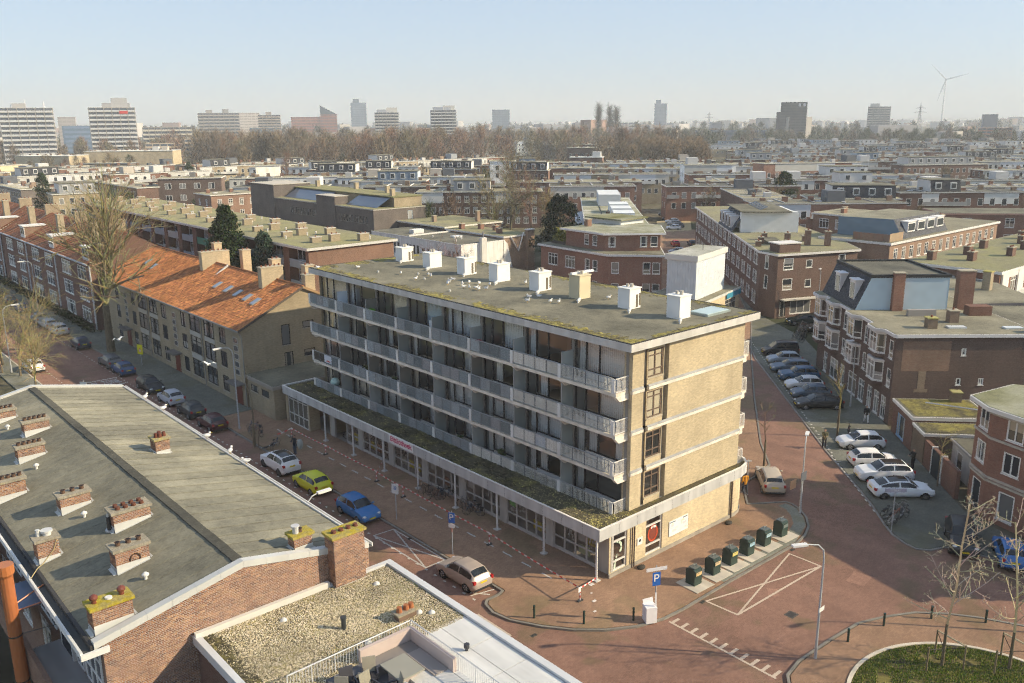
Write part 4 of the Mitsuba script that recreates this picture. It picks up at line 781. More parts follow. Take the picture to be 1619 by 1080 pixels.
# ground below the gallery
k = thing('garden_wall', 'low brick wall with a pale coping below the gallery at the lower left edge', 'wall'); obj('wall', MB((.42, .8)).box(-36.3, -36.1, -8, 20, 0, 2), 'brick', k); obj('coping', MB((.55, .54, .5)).box(-36.35, -36.05, -8, 20, 2, 2.08), 'tint', k)

# ---------------------------------------------------------------- gravel roof, white roof and roof terrace (bottom centre)
GV = thing('gravel_roof_building', 'low building with a gravel roof and pale metal edge at the bottom', 'building')
gx0, gx1, gy0, gy1, gz = -29.4, -20.0, -7.9, -1.75, 7.85
body(GV, rect(gx0, gx1+.1, -40, gy1-.03), 0, gz-.15, .62, .75, {3: [(33.0, 4.8, 2.2, 2.2, 'vvt', WHITE), (29.5, 4.8, 2.2, 2.2, 'vvt', WHITE)], 1: [(s, z, 2, 1.9, 'vt', WHITE) for s in (3, 8, 13, 18, 23, 28, 33) for z in (3.2, 5.6)]})
ring = Polygon(rect(gx0-.15, gx1+.25, -40, gy1-.01)); obj('roof_edge', MB((.56, .57, .58)).prism(ring.difference(Polygon(rect(gx0+.12, gx1-.08, -39.8, gy1-.25))), gz-.3, gz+.12), 'satin', GV)
obj('roof', MB((.20, 1.9)).box(gx0, gx1, gy0-.3, gy1-.2, gz-.2, gz-.01), 'moss', GV)
st = MB(); q = np.random.default_rng(15); octv = np.array([(1, 0, 0), (-1, 0, 0), (0, 1, 0), (0, -1, 0), (0, 0, 1), (0, 0, -1)], float); octf = [[0, 2, 4], [2, 1, 4], [1, 3, 4], [3, 0, 4], [2, 0, 5], [1, 2, 5], [3, 1, 5], [0, 3, 5]]
for t in range(34000):
    x, y = q.uniform(gx0+.2, gx1-.15), q.uniform(gy0-.25, gy1-.3)
    if x < gx0+.9 and q.random() < .75 and x-gx0 < .35+.5*meshkit.noise([y*.8, 0, 0], 3): continue
    s_ = q.uniform(.016, .036); d = meshkit.fbm([x*.55, y*.55, 0], 3, 2)
    a_ = np.array([(.60, .53, .38), (.40, .35, .23), (.72, .66, .55), (.24, .20, .13), (.52, .45, .28)][q.integers(5)])*(.62+.75*d)
    st.add((octv*s_*q.uniform(.7, 1.2, 3)) @ trimesh.transformations.rotation_matrix(q.uniform(0, 3), q.normal(size=3))[:3, :3]+(x, y, gz-.0+.02*q.random()), octf, a_)
obj('gravel', st, 'tint', GV, False, 'stuff')
ms = MB()
for t in range(700): y = q.uniform(gy0, gy1-.3); x = gx0+.15+abs(q.normal(0, .35)); ms.ball((x, y, gz-.02), q.uniform(.05, .12), (q.choice([.3, .6, .8]), q.uniform(.5, 1.0)), (1, 1, .5), 0)
obj('roof_moss', ms, 'moss', GV, True, 'stuff')
m = MB((.58, .57, .53)); m.prism(LineString([(gx0-.1, gy1-.16), (-23.2, gy1-.16)]).buffer(.1, cap_style=2), gz-.1, gz+.28); obj('flashing', m, 'tint', GV)
for x, y in ((-26.1, -3.1), (-21.45, -3.2), (-21.4, -6.5), (-21.0, -6.9), (-24.3, -7.0)): obj('roof_vent', MB((.60, .59, .57)).tube([(x, y, gz), (x, y, gz+.06), (x, y, gz+.14)], [.16, .14, .05], 12), 'tint', GV)
obj('roof_vent', MB((.04, .045, .05)).cyl(-24.5, -5.4, gz, gz+.5, .1, 10).cyl(-24.5, -5.4, gz+.5, gz+.58, .14, 10), 'satin', GV)
k = obj('chimney', MB((.38, .7)).box(-22.5, -21.6, -6.6, -6.2, gz-.1, gz+.3), 'brick', GV); obj('cap', MB((.4, 1)).box(-22.6, -21.5, -6.7, -6.1, gz+.3, gz+.38), 'capstone', k)
for dx in (-.3, .05, .3): obj('pot', MB((.32, .12, .05)).tube([(-22.05+dx, -6.4, gz+.37), (-22.05+dx, -6.4, gz+.6)], [.14, .11], 10), 'tint', k)
# pale roof of square sheets
wx0 = -24.4
for i in range(6):
    for j in range(3):
        x0 = wx0+j*1.5+.016; x1 = min(wx0+(j+1)*1.5, gx1-.1)-.016; y1 = -7.95-i*2.1-.016; y0 = -7.95-(i+1)*2.1+.016; e = R.random()*.01
        obj('roof_sheet', MB((.35, .74+.05*R.random())).box(x0, x1, y0, y1, gz-.2, gz-.005+e), 'conc', GV)
obj('roof_vent', MB((.04, .04, .045)).cyl(-21.6, -10.1, gz, gz+.16, .07, 10, .05).cyl(-21.6, -10.1, gz+.14, gz+.3, .12, 10), 'satin', GV)
# terrace box
tz = gz-.35
TW = MB((.46, .38, .35)); tx0, tx1, ty0, ty1 = -28.3, -22.75, -13.6, -7.75
obj('terrace_floor', MB((.15, .15, .16)).box(tx0, tx1, ty0, ty1, tz-.2, tz), 'tint', GV)
obj('terrace_wall', MB((.50, .42, .38)).box(-25.3, tx1, ty1-.28, ty1-.12, tz, tz+.95), 'tint', GV); obj('terrace_wall', MB((.50, .42, .38)).box(tx1-.16, tx1, -10.9, ty1-.28, tz, tz+.95), 'tint', GV)
def rail(p, q_, n_, z, h, key=GV):
    m = MB((.55, .56, .56)).tube([(*p, z+h), (*q_, z+h)], [.025, .025], 6).tube([(*p, z+.08), (*q_, z+.08)], [.018, .018], 6)
    for i in range(n_+1): t = i/n_; x, y = p[0]+(q_[0]-p[0])*t, p[1]+(q_[1]-p[1])*t; m.tube([(x, y, z), (x, y, z+h)], [.012, .012] if i % 8 else [.025, .025], 5)
    return obj('railing', m, 'satin', key)
rail((tx0, ty1), (tx1+.02, ty1), 44, tz+.05, 1.05); rail((tx1+.08, ty1), (tx1+.08, ty0), 44, tz+.05, 1.05)
b_ = thing('terrace_bench', 'grey lounge bench along the terrace walls at the bottom of the picture', 'bench'); obj('seat', MB((.20, .19, .18)).box(-25.2, -22.95, -8.75, -8.05, tz, tz+.42), 'tint', b_); obj('seat', MB((.30, .27, .25)).box(-23.6, -22.95, -10.6, -8.75, tz, tz+.42), 'tint', b_); obj('cushion', MB((.10, .105, .12)).box(-26.9, -25.2, -8.6, -8.1, tz+.3, tz+.46), 'tint', b_)
t_ = thing('terrace_table', 'low table with a grey rectangular top on the roof terrace', 'table'); obj('tabletop', MB((.29, .28, .23)).box(-25.0, -23.85, -10.35, -8.95, tz+.62, tz+.68), 'satin', t_)
obj('base', MB((.40, .34, .31)).box(-24.8, -24.05, -10.1, -9.2, tz, tz+.62), 'tint', t_)
def tchair(x, y, rz, label, gp, tone):
    k = thing('terrace_chair', label, 'chair', gp); M = mat(x, y, tz, rz); c0 = (.035, .035, .045)
    obj('seat', MB(c0).box(-.27, .27, -.27, .27, .36, .42, m=M), 'satin', k)
    bk = MB(tone); V = [(xx, yy+(zz-.4)*-.22, zz) for xx in (-.26, .26) for yy in (-.27, -.23) for zz in (.42, 1.0)]; bk.add(tf(M, V), BOXF); obj('backrest', bk, 'satin', k)
    for sx in (-1, 1):
        obj('armrest', MB(c0).box(sx*.28-.03, sx*.28+.03, -.25, .25, .58, .62, m=M), 'satin', k)
        for sy in (-.24, .24): obj('leg', MB(c0).box(sx*.26-.025, sx*.26+.025, sy-.025, sy+.025, 0, .6, m=M), 'satin', k)
for i, (x, y, rz, c) in enumerate([(-25.45, -8.95, 2.7, (.30, .28, .22)), (-25.9, -9.7, 3.3, (.27, .25, .2)), (-26.4, -8.95, 2.9, (.06, .06, .07)), (-27.0, -9.3, 2.4, (.25, .24, .19)), (-25.3, -10.3, 1.2, (.28, .26, .21))]):
    tchair(x, y, rz, ('dark terrace chair with a tan back nearest the terrace table', 'dark terrace chair with a tan back, second from the terrace table', 'all dark terrace chair by the lounge bench', 'dark terrace chair at the far left of the group on the roof terrace', 'dark terrace chair in front of the table at the picture bottom')[i], None, c)
ck = thing('deck_chair', 'folding chair of white slats standing by the grey terrace table', 'chair'); fr = MB((.68, .68, .66)); 
for s_ in (0, .5): fr.tube([(-25.0+s_*.3, -10.45-s_, tz+.75), (-24.7+s_*.3, -10.55-s_, tz+.3), (-24.35+s_*.3, -10.6-s_, tz+.28)], [.02]*3, 5)
obj('frame', fr, 'satin', ck)
for t in range(7): a = t/6; obj('slat', MB((.68, .68, .66)).tube([(-25.0+.5*a, -10.45-.1*a, tz+.75-.45*a), (-24.85+.5*a, -10.95-.1*a, tz+.75-.45*a)], [.02, .02], 5), 'satin', ck)
# ---------------------------------------------------------------- blocks in the middle distance
foot(rect(-11, -3.5, -80, 420)); foot(rect(-75, -11, -80, 470))
foot([*westK[3:], (150, 104), (150, 112), *eastF[1:4], (24, -12)])
def rows(L, zs, w, h, pitch, st='vt', fc=WHITE, m0=.8):
    n = max(1, int((L-2*m0+.3)/pitch)); return [(s, z, w, h, st, fc) for s in spread(n, L, w, m0, m0) for z in zs]
# gallery flats with the long tan roof
G = thing('gallery_flats', 'long four storey flats with a mossy tan flat roof lined with paired chimneys', 'building')
GX0, GX1, GY0, GY1, GZ = 18, 30.6, 72.6, 172, 12
foot(rect(GX0-1.4, GX1, GY0, GY1)); w = []
for i in range(15):
    s = 1.3+i*6.6
    for f in range(4): w.append((GY1-GY0-s-4.3, .7+3*f, 4.3, 2.0, 'vvt', (.55, .60, .64)))
body(G, rect(GX0, GX1, GY0, GY1), 0, GZ-.35, .44, .85, {3: w}, dep=.45)
for i in range(16):
    y = GY0+.1+i*6.6; obj('pier', MB((.46, .75)).box(GX0-1.3, GX0, max(y-.9, GY0), y+.75, 0, GZ-.5), 'brick', G)
    if i < 15:
        for f in range(1, 4):
            obj('balcony', MB(R.choice([(.26, .31, .36), (.30, .34, .37), (.36, .38, .38), (.26, .31, .36)]) if (i, f) != (5, 3) else (.08, .24, .17)).box(GX0-1.25, GX0-1.15, y+.78, y+5.65, 3*f-.0, 3*f+1.0).box(GX0-1.25, GX0, y+.78, y+5.65, 3*f-.15, 3*f), 'tint', G)
flat_roof(G, rect(GX0-1.3, GX1, GY0, GY1), GZ, (.62, 1.05), .45, .35, (.50, .50, .48))
for i in range(11):
    y = GY0+4+i*9.2
    for x, dy, pots in ((20.3, 0, 1), (23.0, .3, 2), (26.4, -2.8, 2)):
        chimney(G, x, y+dy+R.uniform(-.5, .5), GZ, 1.5, .8, .75+.25*(x > 22), 0, .66 if False else .14, .95, pots, (.46, .43, .37))
    for t in range(3): xx, yy = R.uniform(18.5, 29.5), y+R.uniform(-3, 4); obj('roof_vent', MB((.62, .61, .58)).cyl(xx, yy, GZ, GZ+.4, .09, 6).cyl(xx, yy, GZ+.4, GZ+.5, .15, 6), 'tint', G)
# dark school
S = thing('school', 'large dark brown brick school with stepped flat roofs and rows of narrow windows', 'building')
SY0, SY1, SX = 124, 182, 73.5; foot(rect(60, SX, SY0, SY1)); L = SY1-SY0; w = []
for (y0, n) in ((126.5, 10), (148.5, 11)):
    for i in range(n):
        for z, h in ((7.4, 1.5), (2.4, 2.2)): w.append((SY1-(y0+i*1.15)-.6, z, .6, h, 'plain', DARKF))
for y in (141, 171):
    for z in (8.3, 3.2): w.append((SY1-y-2.9, z, 2.9, 2.0, 'vvt', (.38, .36, .33)))
body(S, rect(60, SX, SY0, SY1), 0, 10.6, .80, .62, {3: w, 0: [(8.8, 6.2, 1.2, 3.6, 'plain', (.35, .46, .55))]})
flat_roof(S, rect(60, SX, SY0, SY1), 10.6, (.62, .9), .08, .2, (.40, .38, .33))
for y0, y1, z, x1 in ((139.5, 147.8, 12.4, 63.2), (169, SY1-.1, 13.6, 70)): 
    obj('tower', MB((.80, .62)).prism(rect(59.8, x1, y0, y1), 0, z), 'brick', S); obj('coping', MB((.42, .39, .33)).prism(rect(59.65, x1+.15, y0-.15, y1+.15), z, z+.14), 'tint', S)
obj('tower', MB((.12, .9)).prism(rect(66, SX-.2, 125, SY1-1), 10.6, 12.7), 'brick', S); obj('roof', MB((.64, .95)).prism(rect(65.6, SX, 124.8, SY1-.8), 12.7, 12.95), 'roof', S)
for y0, y1 in ((126, 138.5), (149, 168)):
    F = MB((.10, .13, .18)).add([(62.2, y0, 10.7), (62.2, y1, 10.7), (65.9, y1, 12.7), (65.9, y0, 12.7)], [[0, 2, 1], [0, 3, 2]]); obj('sloped_glazing', F, 'glass_dark', S)
for x, y in ((67, 127), (72, 150), (70, 165), (71, 135)): chimney(S, x, y, 12.8, .9, .9, 1.6, 0, .12, 1.1)
SL = thing('school_annex', 'low dark brick annex with a tan roof between the school and the white building', 'building')
ax = rect(66, 81, 107, 123.6); foot(ax); body(SL, ax, 0, 7.6, .76, .68, {3: rows(16, [1.0, 4.4], .8, 2.0, 1.7, 'plain', DARKF)}); flat_roof(SL, ax, 7.9, (.6, 1.05), .25, .3, (.60, .58, .53))
chimney(SL, 70, 116, 7.9, .8, .8, 1.3, 0, .3, 1.2); chimney(SL, 77, 110, 7.9, .8, .8, 2.2, 0, .35, 1.2)
Wb = thing('white_building', 'long low white rendered building with a dark roof behind the tan apartment block', 'building')
w = [(s, 3.4, .8, 2.2, 'plain', (.35, .37, .4)) for s in (5.6, 6.8, 8.0, 9.2, 12.2, 13.4, 14.6, 15.8, 27.0, 28.2, 25.8)] + [(s, 4.6, .6, .6, 'plain', (.1, .1, .1)) for s in (19.4, 20.6, 22.0, 23.4)]+[(1.4, 3.2, .9, 2.0, 'plain', DARKF), (17.6, 3.4, .9, 1.8, 'plain', DARKF)]
wb_ = rect(55.9, 66, 88.9, 118.6); foot(rect(55.5, 73.5, 88, 119)); body(Wb, wb_, 0, 7.0, .45, .98, {3: w}, mat_='conc'); flat_roof(Wb, wb_, 7.0, (.14, 1.), .06, .18, (.70, .70, .68))
obj('stack', MB((.5, .82)).box(60.2, 61.4, 88.2, 88.9, 2, 7.9), 'conc', Wb); obj('flue', MB((.2, .2, .21)).cyl(60.8, 88.55, 7.9, 9.0, .14), 'satin', Wb)
for x, y in ((58, 93), (60, 96), (60.8, 95), (58.5, 101), (62, 97), (57.5, 106), (59, 109)): obj('roof_vent', MB((.62, .62, .6)).cyl(x, y, 7, 7.45, .13, 6), 'tint', Wb)
obj('skylight', MB((.62, .64, .66)).box(61, 63, 97.5, 98.7, 7, 7.3), 'satin', Wb); obj('roof_hatch', MB((.66, .66, .64)).box(59, 61.5, 108, 109.5, 7, 7.8), 'tint', Wb); obj('parapet', MB((.64, .63, .6)).box(56, 66, 105.2, 105.5, 7, 7.3), 'tint', Wb)
Rg = thing('red_gable_house', 'red brick house end with a white zigzag trim beside the white building', 'building')
rg1 = rect(66.1, 73, 88.9, 106.8); body(Rg, rg1, 0, 7.4, .36, 1.3); flat_roof(Rg, rg1, 7.6, (.62, 1.), .2, .3, (.62, .61, .58))
obj('stack', MB((.36, 1.3)).box(71.4, 73.1, 88.0, 88.9, 0, 8.4), 'brick', Rg); obj('coping', MB((.66, .64, .6)).box(71.3, 73.2, 87.9, 89, 8.4, 8.55), 'tint', Rg)
obj('trim', MB((.70, .70, .68)).tube([(67.6, 88.7, 7.5), (69.6, 88.7, 4.6), (70.9, 88.7, 8.0)], [.15]*3, 4), 'tint', Rg); wl = MB((.45, .98)); wl.add([(66.1, 88.85, 0), (68.6, 88.85, 0), (66.1, 88.85, 7.0), (67.0, 88.85, 6.2)], [[0, 1, 3], [0, 3, 2]]); obj('white_wall', wl, 'conc', Rg)
for x, y in ((68.5, 93), (70.5, 101), (68, 104), (71, 97)): chimney(Rg, x, y, 7.6, .9, .9, 1.0, 0, .5, 1., 1)
# corner building with a roof storey
C = thing('corner_house', 'red brick corner building with a set back top storey and white cornices', 'building')
cp9 = [(61.6, 58.4), (67.2, 52.0), (80, 64.2), (80, 75), (62.6, 75)]; foot(cp9); L0 = math.dist(cp9[0], cp9[1])
w0 = [(s, z, 1.2, 1.85, 'low', WHITE) for z in (1.5, 4.9) for s in (.55, 5.5, 7.0)]; w4 = [(11.2, 4.9, 1.2, 1.8, 'low', WHITE), (13, 4.9, 1.2, 1.8, 'low', WHITE), (2, 4.7, 2.4, 2, 'vvt', WHITE), (6.4, 4.7, 2.4, 2, 'vvt', WHITE), (11.2, 1.8, 1.2, 1.5, 'low', WHITE), (13, 1.8, 1.2, 1.5, 'low', WHITE)]
body(C, cp9, 0, 7.7, .50, 1.1, {0: w0, 1: rows(17.6, [1.5, 4.9], 1.3, 1.8, 2.9), 4: w4}); flat_roof(C, cp9, 8.0, (.3, .9), .45, .32, (.66, .66, .64))
cq = [(63.4, 60.8), (70.2, 54.9), (77.5, 61.8), (77.5, 70.3), (64.0, 70.3)]
body(C, cq, 8.0, 10.7, .50, 1.1, {0: [(s, 8.7, 1.15, 1.7, 'low', WHITE) for s in (.6, 5.7, 7.4)], 4: [(4.6, 8.7, 1.1, 1.7, 'low', WHITE), (6.6, 8.7, 1.1, 1.7, 'low', WHITE)]}); flat_roof(C, cq, 11.0, (.85, 1.0), .8, .3, (.66, .66, .64))
chimney(C, 68, 69, 11, 1, .8, 1.2, 0, .45, 1.); 
obj('roof_structure', MB((.62, .64, .66)).box(73, 79, 66, 73.5, 8, 11.8), 'tint', C); obj('roof', MB((.8, .9)).box(72.4, 79.6, 65.4, 74, 11.8, 12.05), 'roof', C)
k = thing('roof_garden', 'planted pots and a yellow green bush on the low roof of the corner building', 'planter'); q = np.random.default_rng(31)
obj('trough', MB((.12, .10, .08)).box(64.2, 68.5, 71, 74, 8.02, 8.5), 'tint', k); lf = MB()
for t in range(900): c = np.array([q.uniform(64, 68), q.uniform(71, 73.8), 8.5+abs(q.normal(0, .8))]); lf.add(c+q.normal(0, .16, (3, 3)), [[0, 1, 2]], [(.20, .20, .04), (.10, .12, .03), (.24, .21, .06)][q.integers(3)])
obj('foliage', lf, 'leaf', k)
# pale box on a roof and its low building
Pb = thing('panel_tower', 'tall box clad in pale ribbed panels rising behind the right end of the apartment block', 'building')
bp_ = orect((56.5, 37.4), 14, 10.6, 4.4); low = orect((53.5, 35.2), 14, 22, 8.0)
Pl = thing('low_annex', 'low tan building with a bright blue fascia under the pale panel tower', 'building')
foot(orect((53.5, 35.2), 14, 17.5, 9.5))
body(Pl, orect((54.2, 35.6), 14, 16.5, 8.6), 0, 4.0, .08, 1.2, {0: [(11, .8, 4.2, 2.2, 'vvt', GREYF)]}); flat_roof(Pl, orect((54.2, 35.6), 14, 16.5, 8.6), 4.2, (.4, .9), .2, .35, (.50, .52, .5))
obj('fascia_sign', MB((.04, .22, .34)).prism(orect((65.0, 38.05), 14, 5.6, .12), 3.2, 3.95), 'tint', Pl)
for i in range(26):
    for j, (a, d_, L) in enumerate(((14, 0, 10.6), (104, 0, 4.4))):
        n_ = 26 if j == 0 else 11
        if i >= n_: continue
        c_, s_ = math.cos(math.radians(a)), math.sin(math.radians(a)); o = np.array(bp_[0]) if j == 0 else np.array(bp_[0])
        o = o+np.array([c_, s_])*L*i/n_ + (np.array([s_, -c_])*.0 if j == 0 else np.array([-.0, 0]))
        pl = orect(o, a, L/n_-.04, .14) if j == 0 else orect(o+np.array([-.0, 0]), a, L/n_-.04, -.0) if False else orect(o, a, L/n_-.04, .14 if j == 0 else -.14)
        obj('cladding_panel', MB((.60, .64, .68)).prism(Polygon(pl).buffer(0), 4.3, 9.75-.02), 'tint', Pb)
obj('core', MB((.56, .60, .64)).prism(Polygon(bp_).buffer(-.08), 4.2, 9.7), 'tint', Pb); flat_roof(Pb, bp_, 10.5, (.9, 1.), .25, .75, (.60, .60, .56)); obj('aerial', MB((.1, .1, .1)).cyl(62, 40.5, 10.5, 11.6, .05, 5), 'tint', Pb)
# street block with the white roof box (facing the corner)
D = thing('street_block', 'long brown brick street block with a white roof box and a corner shop', 'building')
dp = [(71.3, 34.0), (84.2, 28.6), (92.5, 36.5), (128, 80), (121, 86), (72.3, 37.6)]; foot(dp)
L4 = math.dist(dp[4], dp[5]); w4 = []
for i in range(15):
    s = L4-3.2-i*4.6
    for z in (1.2, 4.3, 7.2): w4 += [(s, z, 1.3, 1.95, 'vt', WHITE), (s-1.7, z, 1.3, 1.95, 'vt', WHITE)]
w4 = [x for x in w4 if x[0] > .3]; Lc = math.dist(dp[0], dp[1])
w0 = [(1.0, z, 1.7, 1.7, 'low', WHITE) for z in (4.2, 7.2)]+[(4.9, 7.3, 1.1, 1.2, 'plain', WHITE), (4.9, 4.4, 1.1, 1.2, 'plain', WHITE), (10.6, 7.1, 1.3, 1.9, 'low', WHITE), (10.6, 4.2, 1.3, 1.9, 'low', WHITE), (10.6, 1.0, 1.3, 1.8, 'low', WHITE), (2.6, .5, 3.6, 2.0, 'vv', WHITE), (.7, .2, 1.1, 2.4, 'plain', DARKF)]
body(D, dp, 0, 9.3, .66, .88, {0: w0, 1: [(1.0, 7.0, 1.0, 2.0, 'low', WHITE), (3.2, 7.4, 1.8, 1.2, 'v', WHITE)], 4: w4, 5: [(1.0, z, .8, 2.0, 'plain', WHITE) for z in (4.2, 7.1)]}); flat_roof(D, dp, 9.6, (.58, 1.0), .4, .3, (.62, .61, .58))
obj('shop_awning', MB((.55, .52, .46)).prism(orect((71.9, 33.6), -22.7, 6.2, -.9), 2.75, 2.95), 'tint', D); obj('corner_tower', MB((.66, .80)).prism(orect((72.0, 34.3), -22.7, 3.6, 2.4), 9.6, 10.9), 'brick', D); obj('fascia', MB((.62, .61, .58)).prism(orect((71.7, 34.3), -22.7, 4.0, 2.6), 10.9, 11.05), 'tint', D)
at = orect((91.0, 56.5), 45, 13, -9.0); at = [at[3], at[2], at[1], at[0]]
obj('roof_box', MB((.74, .75, .74)).prism(orect((88.4, 52.2), 45, 1.0, -9.6)[::-1], 9.65, 13.2), 'tint', D); obj('roof_box', MB((.70, .71, .70)).prism(orect((90.0, 50.6), 45, 13.5, -7.5)[::-1], 9.65, 12.9), 'tint', D)
mm = MB((.3, .9)); P0 = np.array([88.0, 53.0]); dv = np.array([.707, .707]); nv = np.array([-.707, .707])
a_, b_ = P0+nv*.6, P0+nv*.6+dv*14; c_, d_ = b_-nv*2.2, a_-nv*2.2
mm.quad((*a_, 9.65), (*b_, 9.65), (*c_, 13.1), (*d_, 13.1)); mm.quad((*b_, 9.65), (*a_, 9.65), (*d_, 13.1), (*c_, 13.1)); obj('mansard', mm, 'slate', D)
for i in range(4):
    o = P0+dv*(2+3.1*i)+nv*.55; k = obj('dormer', MB((.66, .66, .65)).prism(orect(o, 45, 1.3, -2.0)[::-1], 10.2, 12.3), 'tint', D); obj('pane', MB((.05, .06, .07)).prism(orect(o+nv*.03+dv*.18, 45, .94, -.5)[::-1], 10.45, 12.0), 'glass_dark', k)
obj('roof', MB((.25, .9)).prism(orect((87.6, 51.6), 45, 14.5, -8.5)[::-1], 13.15, 13.3), 'roof', D)
for i in range(7):
    o = np.array([88.5, 51.5])+dv*(2+1.6*i)+np.array([.707, -.707])*3; obj('solar_panel', MB((.02, .025, .04)).add([(*o, 13.35), (*(o+dv*1.2), 13.35), (*(o+dv*1.2+np.array([.9, -.9])), 13.9), (*(o+np.array([.9, -.9])), 13.9)], [[0, 2, 1], [0, 3, 2], [0, 1, 2], [0, 2, 3]]), 'satin', D)
for x, y, h in ((77, 36, 1.2), (80, 38, 1.9), (82.5, 36, 2.3), (84, 33.5, 2.2), (79, 42, 1.), (86, 38.5, .9), (76, 40.5, .8), (83, 44, 1.1)): chimney(D, x, y, 9.6, 1.0, .8, h, .7, .42, 1.0, 2)
obj('roof', MB((.2, .9)).prism(orect((78.5, 40.5), 45, 6, -2.4)[::-1], 9.65, 10.1), 'roof', D)
# corner block with bay windows, mansard roof and blank side wall
E_ = thing('bay_window_block', 'brown brick block with white bay windows, black mansard and patched blank side wall', 'building')
ea, eb = np.array([38.6, .9]), np.array([52.6, 16.5]); du = (eb-ea)/np.linalg.norm(eb-ea); dn = np.array([du[1], -du[0]]); LE = float(np.linalg.norm(eb-ea)); DE = 13.2
ep = [tuple(ea), tuple(ea+dn*DE), tuple(eb+dn*DE), tuple(eb)]; foot(ep); ZEB = 9.0
w3 = []
for s in (1.3, 7.9, 14.0, 19.2):
    pass
bays = [2.2, 8.2, 14.3, 18.6]
w3 = [(LE-s-w_, z, w_, 1.8, 'low', WHITE) for s, w_ in ((.5, .9), (5.6, .8), (6.7, .8), (11.6, .9), (12.6, .8), (17.2, .7)) for z in (3.6, 6.4)]+[(LE-s-w_, .2, w_, 2.3, 'vt', WHITE) for s, w_ in ((1, 1.1), (2.6, 1.2), (4.4, 1.1), (6.4, 1.5), (8.6, 2.2), (12, 1.2), (14, 2.4), (17.5, 1.1))]
side = [(6.2, 6.9, .45, .7, 'plain', WHITE), (6.0, 4.0, .45, .7, 'plain', WHITE), (8.1, 4.0, .5, .7, 'v', WHITE)]
body(E_, ep, 0, ZEB-.3, .70, .80, {3: w3, 0: side})
obj('wall_patch', MB((.55, 1.0)).prism(orect(ea+dn*.5-du*.012, -49.0+1.2, 4.6, .02), 5.3, 8.2), 'brick', E_) if False else None
Ms = frame_m(ep[0], ep[1]); pm = MB((.40, .98)).box(.7, 5.2, -.012, .01, 5.4, 8.3, m=Ms); obj('wall_patch', pm, 'brick', E_); obj('wall_patch', MB((.30, 1.1)).box(2.4, 3.1, -.014, .01, 3.6, 5.4, m=Ms).box(2.1, 3.4, -.012, .01, 3.3, 3.62, m=Ms), 'brick', E_)
g_ = Polygon(ep)
for s in bays:
    o = ea+du*s; bpoly = [tuple(o), tuple(o-dn*.75+du*.55), tuple(o-dn*.75+du*2.15), tuple(o+du*2.7)][::-1]; g_ = g_.union(Polygon(bpoly).buffer(.01))
    for z in (3.3, 6.1):
        k = obj('bay_window', MB((.70, .80)).prism(bpoly, z, z+.45), 'brick', E_); obj('bay_head', MB((.62, .61, .59)).prism(Polygon(bpoly).buffer(.06, join_style=2), z+2.4, z+2.62), 'tint', k)
        for i in range(3):
            A_, B_ = bpoly[i], bpoly[i+1]; Lw = math.dist(A_, B_); F, P = win_ply(round(Lw, 2), 1.95, 'vt' if i == 1 else 'low', WHITE, R.randrange(20)); M = frame_m(A_, B_, z+.45); k2 = obj('sash', F, 'tint', k, w=M)
            kk = f'{k}__pane'; scene[num(kk)] = {**P, 'to_world': T(M.tolist())}
obj('fascia', MB((.60, .60, .59)).prism(g_.buffer(.3, join_style=1), ZEB-.3, ZEB), 'tint', E_); obj('roof', MB((.42, 1.0)).prism(g_.buffer(.16, join_style=1), ZEB-.02, ZEB+.035), 'roof', E_)
ma = ea+du*10.2; 
def mans(key, o, du, dn, L, D, z0, z1, inset=1.5, rcol=(.15, .9)):
    """mansard storey: slate front leaning back, flat top with a black rim"""
    a, b_ = o, o+du*L; a2, b2 = a+dn*inset, b_+dn*inset; c, d = b_+dn*D, a+dn*D
    f = MB((.2, .8)); f.quad((*b_, z0), (*a, z0), (*a2, z1), (*b2, z1)); obj('mansard', f, 'slate', key)
    s_ = MB((.42, .52, .60)); s_.add([(*a, z0), (*d, z0), (*d, z1), (*a2, z1)], [[0, 1, 2], [0, 2, 3]]); s_.add([(*b_, z0), (*b2, z1), (*c, z1), (*c, z0)], [[0, 1, 2], [0, 2, 3]]); s_.quad((*d, z0), (*c, z0), (*c, z1), (*d, z1)); obj('side_wall', s_, 'tint', key)
    g0 = Polygon([tuple(a2), tuple(d), tuple(c), tuple(b2)]); g0 = g0 if g0.exterior.is_ccw else Polygon(list(g0.exterior.coords)[::-1])
    obj('roof', MB(rcol).prism(g0, z1-.05, z1), 'roof', key); obj('roof_edge', MB((.03, .032, .035)).prism(g0.buffer(.12, join_style=2).difference(g0.buffer(-.22, join_style=2)), z1-.12, z1+.2), 'tint', key)
def dorm(key, o, du, dn, z0, z1, w=1.4, dep=1.6):
    pl = [tuple(o), tuple(o+dn*dep), tuple(o+dn*dep+du*w), tuple(o+du*w)]; pl = pl if Polygon(pl).exterior.is_ccw else pl[::-1]
    k = obj('dormer', MB((.66, .66, .65)).prism(pl, z0, z1), 'tint', key); q2 = [tuple(o-dn*.03+du*.2), tuple(o+dn*.3+du*.2), tuple(o+dn*.3+du*(w-.2)), tuple(o-dn*.03+du*(w-.2))]; q2 = q2 if Polygon(q2).exterior.is_ccw else q2[::-1]
    obj('pane', MB((.06, .07, .08)).prism(q2, z0+.22, z1-.28), 'glass_dark', k); obj('dormer_roof', MB((.7, .7, .69)).prism(Polygon(pl).buffer(.12, join_style=2), z1, z1+.12), 'tint', k)
mans(E_, ea+du*10.6-dn*.0, du, dn, 10.2, 9.6, ZEB+.05, ZEB+3.6)
for s in (12.0, 16.4): dorm(E_, ea+du*s+dn*.35, du, dn, ZEB+.7, ZEB+2.9, 1.5)
